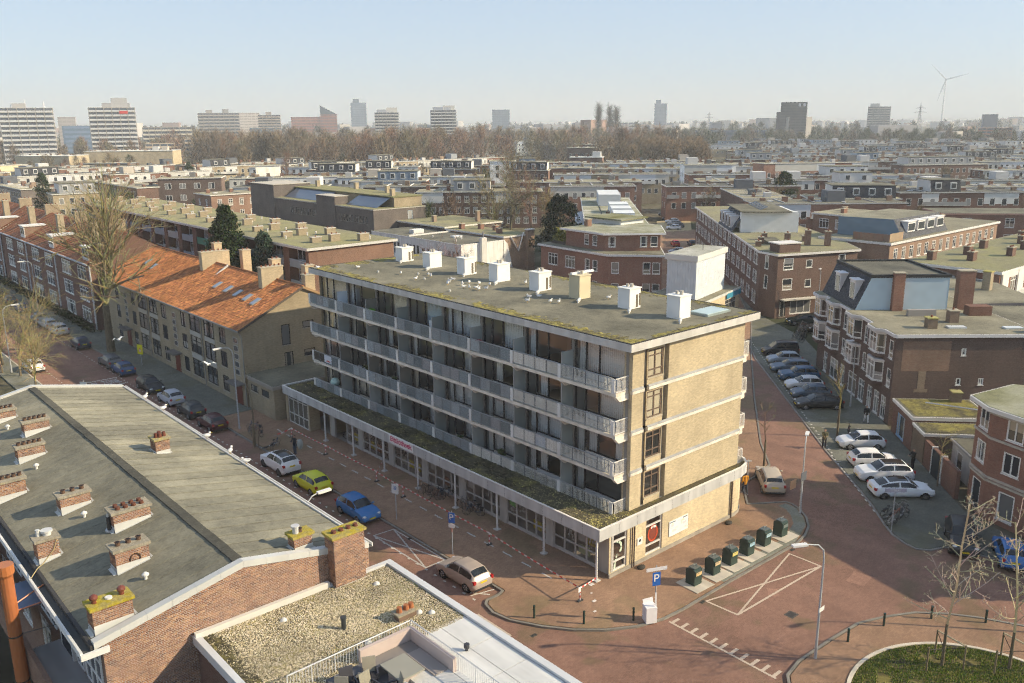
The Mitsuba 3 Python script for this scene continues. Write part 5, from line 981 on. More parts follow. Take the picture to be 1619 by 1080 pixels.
chimney(E_, *(ea+du*10.35+dn*4.2), ZEB, 1.1, .6, 4.0, math.atan2(dn[1], dn[0]), .5, 1.1); chimney(E_, *(ea+du*10.9+dn*11.4), ZEB, 1.6, .9, 4.1, math.atan2(dn[1], dn[0]), .52, 1.05)
chimney(E_, *(ea+du*2.4+dn*4.2), ZEB, .9, .9, 1.0, .8, .3, .9, 1, (.36, .33, .12)); chimney(E_, *(ea+du*4.8+dn*7.4), ZEB, .9, .9, 1.2, .8, .35, 1., 1); obj('ridge_vent', MB((.30, .29, .27)).prism(orect(ea+du*7.4+dn*4.2, -42, 2.8, .5), ZEB, ZEB+.7), 'tint', E_)
chimney(E_, *(ea+du*.3+dn*12.9), ZEB-1, .8, .9, 1.6, .8, .7, .9)
for s, d in ((2.0, 5.8), (1.6, 11.0)): obj('skylight', MB((.55, .58, .60)).prism(orect(ea+du*s+dn*d, -42, 1.7, .8), ZEB, ZEB+.18), 'satin', E_)
k = thing('roof_gull_box', 'small brick box with white gulls on the flat roof behind the bay window block', 'box'); obj('box', MB((.5, .8)).prism(orect(ea+du*7.5+dn*10.4, -42, 2.3, 1.2), ZEB, ZEB+1.0), 'brick', k)
# low sheds with moss roofs and walls between the corner block and the end house
sa = np.array([37.6, .0]); sd = np.array([-.735, -.678]); sn = np.array([.678, -.735])
def along(a, b_, d0, d1): p = [tuple(sa+sd*a+sn*d0), tuple(sa+sd*b_+sn*d0), tuple(sa+sd*b_+sn*d1), tuple(sa+sd*a+sn*d1)]; return p
S1 = thing('moss_roof_shop', 'low brick shop with a mossy flat roof and a blue framed window', 'building'); p = along(0.3, 5.6, -.2, 6.5)
p = p if Polygon(p).exterior.is_ccw else p[::-1]; foot(p); i0 = [i for i in range(4) if abs(math.dist(p[i], p[(i+1) % 4])-5.3) < .01 and np.dot(np.array(p[i])-sa, sn) < 0][0]
body(S1, p, 0, 3.0, .55, .8, {i0: [(1.4, .3, 2.0, 2.1, 'side', (.25, .42, .58))]}); flat_roof(S1, p, 3.25, (.3, 1.), .1, .3, (.66, .65, .62)); obj('moss', MB((.75, 1.0)).prism(Polygon(p).buffer(-.25), 3.2, 3.31), 'moss', S1)
obj('roof_beam', MB((.68, .67, .64)).tube([tuple(sa+sd*2.0+sn*2.0)+(3.45,), tuple(sa+sd*4.4+sn*6)+(3.6,)], [.07, .07], 4), 'tint', S1); chimney(S1, *(sa+sd*1+sn*5), 3.3, .8, .8, .9, .7, .3, .9, 0, (.36, .33, .15))
S2 = thing('moss_roof_shed', 'smaller lower shed with a mossy roof beside the moss roofed shop', 'shed'); p = along(5.75, 8.6, -.2, 5.0); p = p if Polygon(p).exterior.is_ccw else p[::-1]; foot(p)
body(S2, p, 0, 2.6, .3, .75); flat_roof(S2, p, 2.8, (.3, 1.), .08, .25, (.60, .60, .58)); obj('moss', MB((.7, 1.05)).prism(Polygon(p).buffer(-.22), 2.76, 2.87), 'moss', S2)
S3 = thing('yard_wall', 'brick yard wall with a white framed dark gate between the shed and the end house', 'wall'); p = along(8.7, 15.6, -.15, .15); p = p if Polygon(p).exterior.is_ccw else p[::-1]
obj('wall', MB((.52, .8)).prism(p, 0, 2.3), 'brick', S3); gt = along(10.6, 12.6, -.2, .2); gt = gt if Polygon(gt).exterior.is_ccw else gt[::-1]; obj('gate', MB((.03, .035, .04)).prism(gt, .05, 2.2), 'tint', S3)
for a in (10.5, 12.6): f = along(a, a+.12, -.23, .23); f = f if Polygon(f).exterior.is_ccw else f[::-1]; obj('gate_frame', MB((.62, .62, .6)).prism(f, 0, 2.4), 'tint', S3)
S4 = thing('back_shed', 'grey shed with a white window behind the yard wall', 'shed'); p = along(9.4, 13.2, 1.8, 5); p = p if Polygon(p).exterior.is_ccw else p[::-1]; foot(p); body(S4, p, 0, 2.5, .6, .6, {1: [(1.0, .6, 1.2, 1.5, 'plain', WHITE)], 0: [(1.0, .6, 1.2, 1.5, 'plain', WHITE)], 3: [(1.0, .6, 1.2, 1.5, 'plain', WHITE)]}, mat_='conc'); flat_roof(S4, p, 2.7, (.2, .9), .15, .2, GREYF)
# end house at the right edge
H_ = thing('end_house', 'brick corner house with pale stone bands and white windows at the right edge', 'building')
ha = np.array([25.9, -11.4]); hp = [(25.9, -11.4), (24.2, -13.1), (23.0, -16.6), (20.4, -27), (33, -30), (36.5, -20), (31.0, -13.4), (30.6, -12.4)]; hp = hp if Polygon(hp).exterior.is_ccw else hp[::-1]; foot(hp)
wh = {}
for i in range(len(hp)):
    A_, B_ = np.array(hp[i]), np.array(hp[(i+1) % len(hp)]); l_ = np.linalg.norm(B_-A_); mid = (A_+B_)/2
    if mid[0] < 25.6 and l_ < 6 : wh[i] = [((l_-1.35)/2, z, 1.35, 1.6, 'v', WHITE) for z in (4.0, 6.5)]+[((l_-1.3)/2, .5, 1.3, 2.1, 'plain', WHITE)]
    elif l_ > 8 and mid[0] < 23: wh[i] = [(s, z, 1.6, 1.7, 'vt', WHITE) for s in (1, 4, 7) for z in (.6, 4.0, 6.5)]
body(H_, hp, 0, 8.3, .50, 1.0, wh); flat_roof(H_, hp, 8.6, (.82, 1.05), .55, .3, (.64, .64, .62))
for z in (3.2, 2.95, 6.15, 8.0): obj('stone_band', MB((.9, .50)).prism(Polygon(hp).buffer(.1+.02*(z == 3.2), join_style=2).difference(Polygon(hp).buffer(-.1)), z, z+.16), 'conc', H_)
obj('skylight', MB((.6, .64, .68)).box(27.5, 28.9, -18, -16.4, 8.6, 8.85), 'satin', H_)
# axis aligned blocks behind the bay window block
K = thing('slate_attic_block', 'orange brick block with a grey attic, four white dormers and a wooden roof terrace', 'building')
kp = rect(91, 133, 27, 38.5); foot(kp); w0 = rows(42, [7.0, 3.8], 1.35, 1.95, 2.7)
body(K, kp, 0, 9.6, .38, 1.25, {0: w0}); flat_roof(K, kp, 10, (.5, .9), .35, .35, (.66, .65, .62))
sa_ = MB((.2, 1.)); sa_.quad((96.5, 27.6, 10.05), (113, 27.6, 10.05), (113, 29.4, 13), (96.5, 29.4, 13)); obj('mansard', sa_, 'slate', K); sb_ = MB((.16, .22, .28)); sb_.add([(96.5, 27.6, 10.05), (96.5, 29.4, 13), (95.2, 38, 13), (95.2, 38, 10.05)], [[0, 1, 2], [0, 2, 3]]); sb_.add([(113, 27.6, 10.05), (113, 38, 10.05), (113, 38, 13), (113, 29.4, 13)], [[0, 1, 2], [0, 2, 3]]); obj('side_wall', sb_, 'tint', K); obj('roof', MB((.3, 1.15)).add([(96.5, 29.4, 13), (113, 29.4, 13), (113, 38, 13), (95.2, 38, 13)], [[0, 1, 2], [0, 2, 3]]), 'roof', K)
for i in range(4): dorm(K, np.array([98.5+3.5*i, 27.9]), np.array([1., 0]), np.array([0, 1.]), 10.9, 12.5, 2.6, 1.6)
for i in range(22): obj('fence_board', MB((.34+.05*R.random(), .27, .18)).box(91.4+.2*i, 91.58+.2*i, 27.3, 27.34, 10.05, 11.3), 'tint', K)
for i in range(30): obj('fence_board', MB((.22+.05*R.random(), .16, .12)).box(91.3, 91.34, 27.3+.2*i, 27.48+.2*i, 10.05, 11.2), 'tint', K)
for x, y in ((115, 33), (118, 36), (125, 34), (114.6, 30)): chimney(K, x, y, 10, 1.2, .8, 1.3, 0, .5, .9, 2)
K2 = thing('small_tan_block', 'small block with lit orange side wall just beyond the street block', 'building'); kp2 = [(123, 50), (136, 50), (136, 59), (124, 59)]; foot(kp2); body(K2, kp2, 0, 9.7, .42, 1.1, {3: rows(9, [4, 7.1], 2.2, 1.9, 3.6, 'vvt')}); flat_roof(K2, kp2, 10, (.5, 1.1), .3, .3, (.64, .63, .6)); chimney(K2, 127, 54, 10, 1.4, .7, .9, 0, .5, .9); chimney(K2, 131, 56, 10, 1, .8, .8, 0, .5, .9)
Q = thing('tan_roof_block', 'block with a wide tan felt roof, many chimneys and a white balconied rear', 'building')
qp = [(75.5, 5.2), (88, 5.2), (140, 5.2), (140, 17.5), (75.5, 17.5)]; qp = rect(75.5, 140, 5.5, 17.5); foot(qp)
body(Q, qp, 0, 9.7, .5, 1.0, {0: rows(64, [7.0, 4.0, 1], 1.6, 1.9, 2.6), 3: rows(12, [4, 7], 1.2, 1.8, 3)}); flat_roof(Q, qp, 10, (.62, 1.08), .35, .35, (.66, .65, .62))
obj('rear_panel', MB((.68, .67, .64)).box(76, 139, 5.3, 5.49, 6.4, 6.9).box(76, 139, 5.3, 5.49, 3.4, 3.9).box(76, 139, 5.3, 5.49, 9.0, 9.6), 'tint', Q)
for i in range(12): obj('rear_panel', MB((.68, .67, .64)).box(76+5.2*i, 78+5.2*i, 5.25, 5.47, 0, 9.6), 'tint', Q)
for i in range(9):
    for z in (3.6, 6.6): obj('balcony', MB((.5, .5, .48)).box(78.2+5.2*i, 81+5.2*i, 4.0, 5.3, z-.15, z).box(78.2+5.2*i, 81+5.2*i, 4.0, 4.06, z, z+.9), 'tint', Q)
for x, y in ((79, 15.5), (82, 11.5), (87, 14), (90, 9.5), (95, 15), (98, 10.5), (104, 13), (110, 15), (113, 9), (121, 12), (129, 14)): chimney(Q, x, y, 10, 1.3, .8, 1.2, 0, .6, .75, 3)
K3 = thing('red_end_block', 'plain red brick block with few windows at the right edge of the middle distance', 'building'); kp3 = orect((140, 40), -48, 26, 11); foot(kp3); body(K3, kp3, 0, 9.8, .52, 1.0, {0: rows(26, [4, 7.2], 1.8, 1.9, 6.2, 'vt')}); flat_roof(K3, kp3, 10, (.25, .9), .2, .3, (.4, .25, .2))
K4 = thing('flat_roof_garage', 'flat roofed rear building with roof lights behind the black mansard', 'building'); kp4 = [(56.0, 5.0), (66, -2.5), (74.6, 5.5), (74.6, 17), (66, 17)]; foot(kp4); body(K4, kp4, 0, 8.4, .1, 1.0, {}); flat_roof(K4, kp4, 8.7, (.4, 1.), .2, .3, (.10, .10, .11))
for i in range(3): obj('skylight', MB((.66, .66, .64)).prism(orect((62+2.2*i, 7+i*.9), 20, 1.6, 1.0), 8.7, 8.95), 'satin', K4)
chimney(K4, 69, 4.5, 8.7, .9, .9, 2.2, 0, .2, 1.1, 0, (.36, .32, .1)); chimney(K4, 66, 14, 8.7, 1., .9, 1.4, 0, .5, .8, 2); chimney(K4, 71.5, 15, 8.7, 1., .9, 1.4, 0, .5, .8, 2)
RW = thing('white_rear_house', 'white rear wall with balconies and glass doors right of the black mansard', 'building'); rp_ = orect((48.6, -6.4), 42, 14, -7)[::-1]; foot(rp_)
e0 = [i for i in range(4) if abs(math.dist(rp_[i], rp_[(i+1) % 4])-14) < .01]
body(RW, rp_, 0, 8.2, .6, 1.1, {i: rows(14, [.8, 3.6, 6.2], 1.4, 1.9, 2.2, 'v') for i in e0}, mat_='conc'); flat_roof(RW, rp_, 8.5, (.3, 1), .2, .3, WHITE)

# ---------------------------------------------------------------- terraces and houses farther out
NF = [0]
def block(name, label, P, deg, L, D, z, hue, bri, roof=(.5, 1.), trim=(.60, .59, .56), attic=None, det=False, group=None, cat='building', floors=(3.6, 6.6), white=0., pitch=2.6, ww=1.3, wc=None, force=False, mt='brick', dz=0):
    p = orect(P, deg, L, D); g = Polygon(p)
    if not force and any(g.buffer(.5).intersects(f) for f in FOOT): return None
    FOOT.append(g); k = thing(name, label, cat, group); wc = wc or WHITE
    w = {0: rows(L, floors, ww, 1.8, pitch, fc=wc), 3: rows(D, floors, 1.1, 1.7, 4.0, fc=wc)}
    body(k, p, 0, z-.3, hue, bri, w, far=not det, mat_=mt); flat_roof(k, p, z, roof, .3, .24, trim)
    c, s = math.cos(math.radians(deg)), math.sin(math.radians(deg)); at = lambda a, b_: (P[0]+a*c-b_*s, P[1]+a*s+b_*c)
    rr = random.Random(int(abs(P[0]*7+P[1]*3))); ch, sk = MB(), MB()
    if white:
        M = frame_m(p[0], p[1]); wp = MB()
        x = 0
        while x < L-3:
            l_ = rr.uniform(3, 9)
            if rr.random() < white: wp.box(x, min(x+l_, L), -.035, .02, z-3.1, z-.35, rr.choice([(.62, .63, .62), (.56, .60, .64), (.5, .5, .47)]), M)
            if rr.random() < .5: wp.box(x, min(x+l_, L), -1.1, .0, z-3.4, z-3.25, (.5, .5, .48), M).box(x, min(x+l_, L), -1.1, -1.05, z-3.3, z-2.4, rr.choice([(.45, .46, .46), (.30, .30, .30), (.55, .55, .53)]), M)
            x += l_
        if wp.n: obj('rear_panel', wp, 'tint', k, kind='stuff')
    n = max(1, int(L/5.2))
    for i in range(n):
        a, b_ = (i+.5)*L/n+rr.uniform(-1, 1), D*rr.uniform(.25, .75); X, Y = at(a, b_); h = rr.uniform(.7, 1.5)
        if det: chimney(k, X, Y, z, 1.0, .7, h, math.radians(deg), .5, .9, rr.choice([0, 1, 2]))
        else: ch.box(-.6, .6, -.4, .4, 0, h, (rr.uniform(.3, .6), rr.uniform(.7, 1.)), mat(X, Y, z, math.radians(deg)))
        if rr.random() < .4: X, Y = at(a+1.5, b_*.8); sk.box(-.6, .6, -.4, .4, 0, .25, (.58, .6, .62), mat(X, Y, z, math.radians(deg)))
        if rr.random() < .12 and not attic: X, Y = at(a, D*.5); sk.box(-2, 2, -2.4, 2.2, 0, 2.5, rr.choice([(.6, .6, .58), (.3, .33, .36), (.5, .46, .4), (.12, .13, .15)]), mat(X, Y, z, math.radians(deg)))
    for i in range(1, int(L/6)):
        X, Y = at(i*L/int(L/6), D*.5); sk.box(-.12, .12, -D*.5+.3, D*.5-.3, 0, .22, rr.choice([(.5, .49, .46), (.3, .29, .27), (.6, .6, .58)]), mat(X, Y, z, math.radians(deg)))
        if rr.random() < .5: X, Y = at(i*L/int(L/6)-3, D*rr.uniform(.3, .7)); sk.box(-rr.uniform(.5, 1.4), 1, -.8, .8, 0, rr.uniform(.4, 1.6), rr.choice([(.2, .2, .2), (.5, .5, .5), (.12, .13, .14), (.3, .22, .16)]), mat(X, Y, z, math.radians(deg)))
    if ch.n: obj('chimney', ch, 'brick', k, kind='stuff')
    if sk.n: obj('roof_box', sk, 'tint', k, kind='stuff')
    if attic:
        for (a0, a1, kind) in attic:
            zt = z+2.9; col = {'slate': (.035, .038, .045), 'white': (.66, .66, .64), 'grey': (.30, .32, .34), 'blue': (.22, .29, .36)}[kind]
            A0, A1, B0, B1 = at(a0, .5), at(a1, .5), at(a1, D-.8), at(a0, D-.8); ins = 1.0 if kind == 'slate' else 0.05
            A0t, A1t = at(a0, .5+ins), at(a1, .5+ins)
            f = MB(col if kind != 'slate' else (.2, .7)); f.quad((*A0, z), (*A1, z), (*A1t, zt), (*A0t, zt)); obj('attic_front', f, 'slate' if kind == 'slate' else 'tint', k)
            f = MB((.62, .61, .58) if kind != 'blue' else (.4, .46, .52)); f.add([(*A1, z), (*B0, z), (*B0, zt), (*A1t, zt)], [[0, 1, 2], [0, 2, 3]]); f.add([(*A0, z), (*A0t, zt), (*B1, zt), (*B1, z)], [[0, 1, 2], [0, 2, 3]]); f.quad((*B0, z), (*B1, z), (*B1, zt), (*B0, zt)); obj('attic_side', f, 'tint', k)
            f = MB((.2, 1.)); gq = Polygon([A0t, A1t, B0, B1]).buffer(.2, join_style=2); f.prism(gq, zt, zt+.15); obj('attic_roof', f, 'roof', k)
            nn = max(1, int((a1-a0)/3.2)); M = frame_m(at(a0, .5+ins*.35), at(a1, .5+ins*.35))
            for i in range(nn):
                x = (i+.5)*(a1-a0)/nn-.75; kd = obj('dormer', MB((.66, .66, .65)).box(x, x+1.5, -.15, 1.2, z+.7, z+2.4, m=M), 'tint', k); obj('pane', MB((.06, .07, .08)).box(x+.18, x+1.32, -.18, -.12, z+.9, z+2.15, m=M), 'glass_dark', kd)
    NF[0] += 1; return k
def azd(x, y): return math.degrees(math.atan2(y-EYE[1], x-EYE[0])), math.hypot(x-EYE[0], y-EYE[1])
TERR = 'far flat roofed terraces'
def ter(P, deg, L, D, z, hue, bri, **k):
    at = k.get('attic'); a, d = azd(P[0], P[1])
    look = {'slate': 'a slate mansard storey', 'white': 'a white attic box', 'grey': 'a grey attic box', 'blue': 'a blue grey attic box'}[at[0][2]] if at else ('mostly white rear walls' if k['white'] > .7 else 'bare brick walls' if hue > .3 else 'pale tan walls')
    where = 'far left' if a > 68 else 'left centre' if a > 56 else 'centre' if a > 45 else 'right centre' if a > 33 else 'far right'; dep = 'front' if d < 300 else 'middle' if d < 480 else 'hazy back'
    g = f'terraces with {look}, {where}, {dep} rows'
    return block('terraced_houses', f'flat terrace with {look}, {where}, {dep} rows', P, deg, L, D, z, hue, bri, group=g, **k)
blocks = [
 ('gym_hall', 'low hall with a blank white wall at the left in the middle distance', (57, 428), -48, 22, 12, 7.5, .1, 1.2, dict(roof=(.62, 1.1), floors=())),
 ('yellow_house', 'yellow ochre building cut by the left picture edge', (55, 440), 20, 14, 10, 10, .02, 1.5, dict(floors=())),
 ('tan_hall', 'tan brick hall with a white roof near the left edge', (106, 642), -50, 40, 22, 8, .06, 1.15, dict(roof=(1., 1.4), floors=())),
 ('white_hall', 'long hall with a wide white band along its top', (148, 634), -35, 60, 24, 10, .08, 1.1, dict(roof=(1., 1.2), floors=())),
 ('blue_glass_house', 'dark house with blue glazing on the top floor', (86, 418), -42, 22, 10, 10.5, .78, .9, dict(trim=(.25, .3, .36), wc=(.4, .5, .6), pitch=2.2, floors=(7.3, 4.2))),
 ('slate_roof_house', 'house with a grey slate attic with three bright skylights above white windows', (30, 252), -6, 13, 10, 8.5, .14, 1.1, dict(attic=[(2, 12, 'grey')], floors=(5.4, 2.2))),
 ('white_window_row', 'dark brick row with white windows and a lit red end wall', (52.5, 300), -90, 54, 10, 9.5, .62, .9, dict(floors=(6.4, 3.4), pitch=3, force=True)),
 ('beige_flats', 'beige flats with pale window bands', (72, 400), 10, 15, 10, 10, .04, 1.4, dict(white=.6)),
 ('dark_row', 'dark terrace with blue grey windows at the left edge', (30, 336), -90, 46, 10, 8, .8, .8, dict(pitch=2.2, floors=(5, 2))),
 ('balcony_house', 'dark brick corner house with a roof balcony and a deep white cornice', (59, 246), -30, 19, 10, 12, .72, .9, dict(det=False, floors=(8.6, 5, 2), pitch=4.2, ww=1.9, trim=(.66, .65, .62))),
 ('lit_brick_house', 'sunlit orange brick house with tall white windows and small balconies', (54.5, 195), 0, 17, 11, 10, .42, 1.2, dict(det=True, floors=(7, 3.9, .8), pitch=2.7, ww=1.2, trim=(.66, .64, .6))),
 ('pale_row', 'terrace with a row of pale blue and white rear facades', (92, 268), -30, 48, 10, 9.5, .6, .9, dict(white=.8, pitch=2.2)),
 ('scaffold_house', 'house wrapped in white scaffold sheeting with an orange end', (108, 280), -27, 9, 7, 13, .9, 1.4, dict(floors=(), mt='conc', pitch=50)),
 ('mansard_house', 'slate mansard house with white dormers and white end wall, leftmost of the mansards', (137, 291), -20, 12, 9, 10, .6, .8, dict(attic=[(.5, 11, 'slate')])),
 ('mansard_house', 'slate mansard house with two dormers just right of the first one', (155, 279), -38, 13, 9, 10, .6, .8, dict(attic=[(.5, 11, 'slate')])),
 ('mansard_row', 'slate mansard row with four white dormers in the centre of the far rows', (171, 256), -47, 19, 9, 10, .6, .8, dict(attic=[(.5, 17, 'slate')])),
 ('white_house', 'white plastered tall house block among the central rows', (188, 238), -42, 10, 9, 13, .4, 1.3, dict(mt='conc', pitch=3.4, floors=(9.5, 6.5), trim=(.7, .7, .68))),
 ('pale_row', 'long terrace with mixed white and blue rear facades in the centre', (122, 244), -41, 52, 10, 9.5, .6, .9, dict(white=.75, pitch=2.2)),
 ('dormer_row', 'terrace with a balconied grey roof storey and a white end wall', (99, 163), -41, 34, 10, 10, .64, .8, dict(white=.7, pitch=2.2, det=True, attic=[(10, 20, 'grey')], floors=(7, 4, 1.2))),
 ('cream_school', 'cream school building with blue roof units in front of the woods', (452, 530), -52, 40, 16, 12, .3, 1.3, dict(mt='conc', floors=(8, 4))),
 ('blue_roof_school', 'pale school wing with a blue roof at the edge of the woods', (415, 535), -30, 40, 16, 12, .1, 1.2, dict(mt='conc', roof=(.0, 1.6))),
 ('dark_block', 'long dark low block before the brown wood', (425, 462), -62, 85, 14, 11, .78, .8, dict(floors=(7, 3.5), wc=(.4, .42, .45))),
 ('tan_end_block', 'dark block with a sunlit tan end wall', (355, 362), -52, 30, 14, 12, .7, .8, dict()),
 ('brick_row', 'brown brick row with white windows left of the far street', (199, 221), -48, 20, 10, 10.5, .6, .9, dict(det=False, pitch=3.4, ww=1.8)),
 ('brick_corner_row', 'red brown brick row ending in a sunlit corner tower on the far street', (140, 174), -42, 43, 10.5, 10, .62, 1.1, dict(det=True, pitch=3.0, floors=(7, 4, 1.2))),
 ('mansard_row', 'grey mansard row with four dormers left of the far street', (186, 224), -49, 15, 9, 10, .62, .8, dict(attic=[(.3, 14.5, 'slate')])),
 ('white_roof_house', 'house with a sloping white roof before the woods', (270, 275), -52, 16, 10, 11, .62, .9, dict(roof=(1., 1.5))),
 ('street_end_house', 'three storey brick house with white windows on the corner across the far street', (184, 132), -45, 12.5, 14, 10, .62, 1.0, dict(det=True, pitch=2.0, ww=1.0, floors=(7.1, 4.1, 1.2))),
 ('white_box_row', 'row of white and grey roof boxes with balconies above the far street corner', (238, 180), -42, 20, 10, 11.5, .4, 1.2, dict(mt='conc', white=.8)),
 ('pink_pier_row', 'terrace with pinkish brick piers between recessed roof balconies', (257, 157), -33, 40, 10, 12, .5, 1.2, dict(white=.5, pitch=3)),
 ('grey_attic_house', 'house with a grey roof box at the edge of the right hand rows', (352, 236), -45, 22, 10, 10, .6, .9, dict(attic=[(2, 14, 'grey')])),
 ('black_mansard_row', 'street row with a black mansard, white dormers and a cream side wall', (150, 80), 45, 34, 11, 10, .66, .85, dict(det=True, force=True)),
 ('black_mansard_block', 'block with a tall black mansard and four big white dormers', (153, 77), -50, 21, 11, 10, .66, .8, dict(det=True, attic=[(5.5, 20, 'slate')], floors=(7, 4, 1.2))),
 ('blue_brick_block', 'blue grey block with a sunlit yellow end among the right hand trees', (545, 352), -45, 30, 14, 12, .8, .9, dict()),
 ('rear_balcony_row', 'dark brick row with white rear balconies above the slate attic block', (198, 80), -42, 50, 10, 10, .70, .8, dict(det=True, white=.6, pitch=3.0, floors=(7, 4, 1.2))),
 ('dormer_house', 'white roof house with three windows standing above its row', (205, 98), -45, 11, 9, 10, .62, .9, dict(attic=[(.5, 10, 'white')])),
 ('dark_attic_row', 'row with a long dark attic and bright ribbon windows at the right', (318, 131), -36, 36, 10, 10, .62, .9, dict(attic=[(2, 30, 'grey')])),
]
BL = {}
for nm, lb_, P, dg, L, D_, z, hue, bri, kw in blocks:
    f0 = kw.pop('force', False)
    BL[lb_] = block(nm, lb_, P, dg, L, D_, z, hue, bri, force=True, **kw)
# the black mansard row leans over the street: build its storey on the roof
kk = BL['street row with a black mansard, white dormers and a cream side wall']
o = np.array([150., 80.]); d1 = np.array([.707, .707]); n1 = np.array([.707, -.707])
SB = thing('street_side_block', 'long block with a grey green roof and a slate rear running down the far street', 'building')
sp_ = orect((81.5, 66.2), 45, 66, 11.5); foot(sp_); body(SB, sp_, 0, 9.3, .62, .95, {0: rows(66, [7.0, 4.0, 1.0], 1.5, 1.9, 2.7), 3: rows(11.5, [7, 4], 1.4, 1.8, 3), 1: rows(11.5, [7, 4, 1.2], 1.4, 1.9, 2.4)}); flat_roof(SB, sp_, 9.6, (.86, 1.05), .3, .32, (.62, .62, .6))
sq = orect((78.2, 69.5), 45, 60, 6.4); foot(sq); mm = MB((.2, .7)); c_ = [np.array(sq[i]) for i in range(4)]; nv = np.array([-.707, .707])
obj('rear_wing', MB((.62, .66, .68)).prism(orect((75.0, 72.8), 45, 56, 4.0), 0, 7.2), 'tint', SB); mm.quad((*(c_[3]-nv*1.6), 5.2), (*c_[2], 5.2), (*(c_[2]-nv*3.2), 9.8), (*(c_[3]-nv*3.2), 9.8)); mm.quad((*c_[2], 5.2), (*(c_[3]-nv*1.6), 5.2), (*(c_[3]-nv*3.2), 9.8), (*(c_[2]-nv*3.2), 9.8)); obj('mansard', mm, 'slate', SB)
for i in range(9): o = np.array([84, 70.])+(i*6.2)*np.array([.707, .707])+nv*R.uniform(2, 6); chimney(SB, *o, 9.6, 1.1, .7, R.uniform(.7, 1.4), .78, .5, .95, 2)
for i in range(3): obj('roof_house', MB((.60, .63, .65)).prism(orect(np.array([86, 74.])+i*9*np.array([.707, .707]), 45, 6.0, 4.0), 9.6, 11.6), 'tint', SB)
obj('roof_house', MB((.56, .58, .60)).prism(orect((110, 99), 45, 14, 5), 9.6, 12.2), 'tint', SB)
for k2 in range(40): o = np.array([100, 88.])+np.array([R.uniform(-7, 8), R.uniform(-7, 8)])
yard = Polygon([(104, 82), (112.5, 90.5), (121, 86.5), (113, 78)]); struct('sand_lot', MB((.42, .33, .18)).sheet(Polygon([(138.5, 111.5), (148, 107.5), (171, 125.5), (158, 127.5)]), .115), 'tint')
# open field of terraces, two street grids
rr = random.Random(77)
def fill(o, deg, rows_, step, Lmin, Lmax, D, zone, hueR, gap=(4, 14)):
    c, s = math.cos(math.radians(deg)), math.sin(math.radians(deg))
    for r_ in range(rows_):
        a = -700+rr.uniform(0, 30); off = r_*step+(2.5 if r_ % 2 else 0)
        while a < 700:
            L = rr.uniform(Lmin, Lmax); P = (o[0]+a*c-off*s, o[1]+a*s+off*c); m_ = (P[0]+L/2*c, P[1]+L/2*s); a += L+rr.uniform(*gap)
            if not zone(*m_): continue
            t = rr.random(); at_ = None
            if t < .30: b0 = rr.uniform(1, L*.4); at_ = [(b0, min(L-1, b0+rr.uniform(7, 16)), rr.choice(['slate', 'slate', 'white', 'grey', 'blue', 'slate', 'grey']))]
            ter(P, deg, L, D, rr.uniform(9, 10.4), rr.choice(hueR), rr.uniform(.75, 1.15), roof=(rr.choice([.05, .12, .2, .3, .45, .55]), rr.uniform(.8, 1.25)), trim=rr.choice([(.74, .73, .70), (.68, .67, .64), (.5, .5, .48)]), white=rr.choice([.3, .6, .8, .9]), attic=at_, pitch=rr.choice([2.3, 2.8, 3.3]))
def zoneR(x, y):
    a, d = azd(x, y); return 18 < a < 47 and 190 < d < (820 if a < 36 else 430) and not (35 < a < 47 and d > 430)
def zoneL(x, y):
    a, d = azd(x, y); return 50 < a < 81 and 260 < d < 480 and y > 250 and x > -2
fill((150., 60.), -43, 30, 27.5, 22, 58, 10, zoneR, [.55, .62, .66, .7, .5, .12])
def zoneM(x, y):
    a, d = azd(x, y); return 45 < a < 66 and 225 < d < 420
fill((100., 150.), -42, 14, 27, 20, 46, 10, zoneM, [.55, .62, .7, .5, .15])
fill((0., 190.), 2, 12, 26, 26, 70, 10, zoneL, [.55, .62, .15, .1, .5])
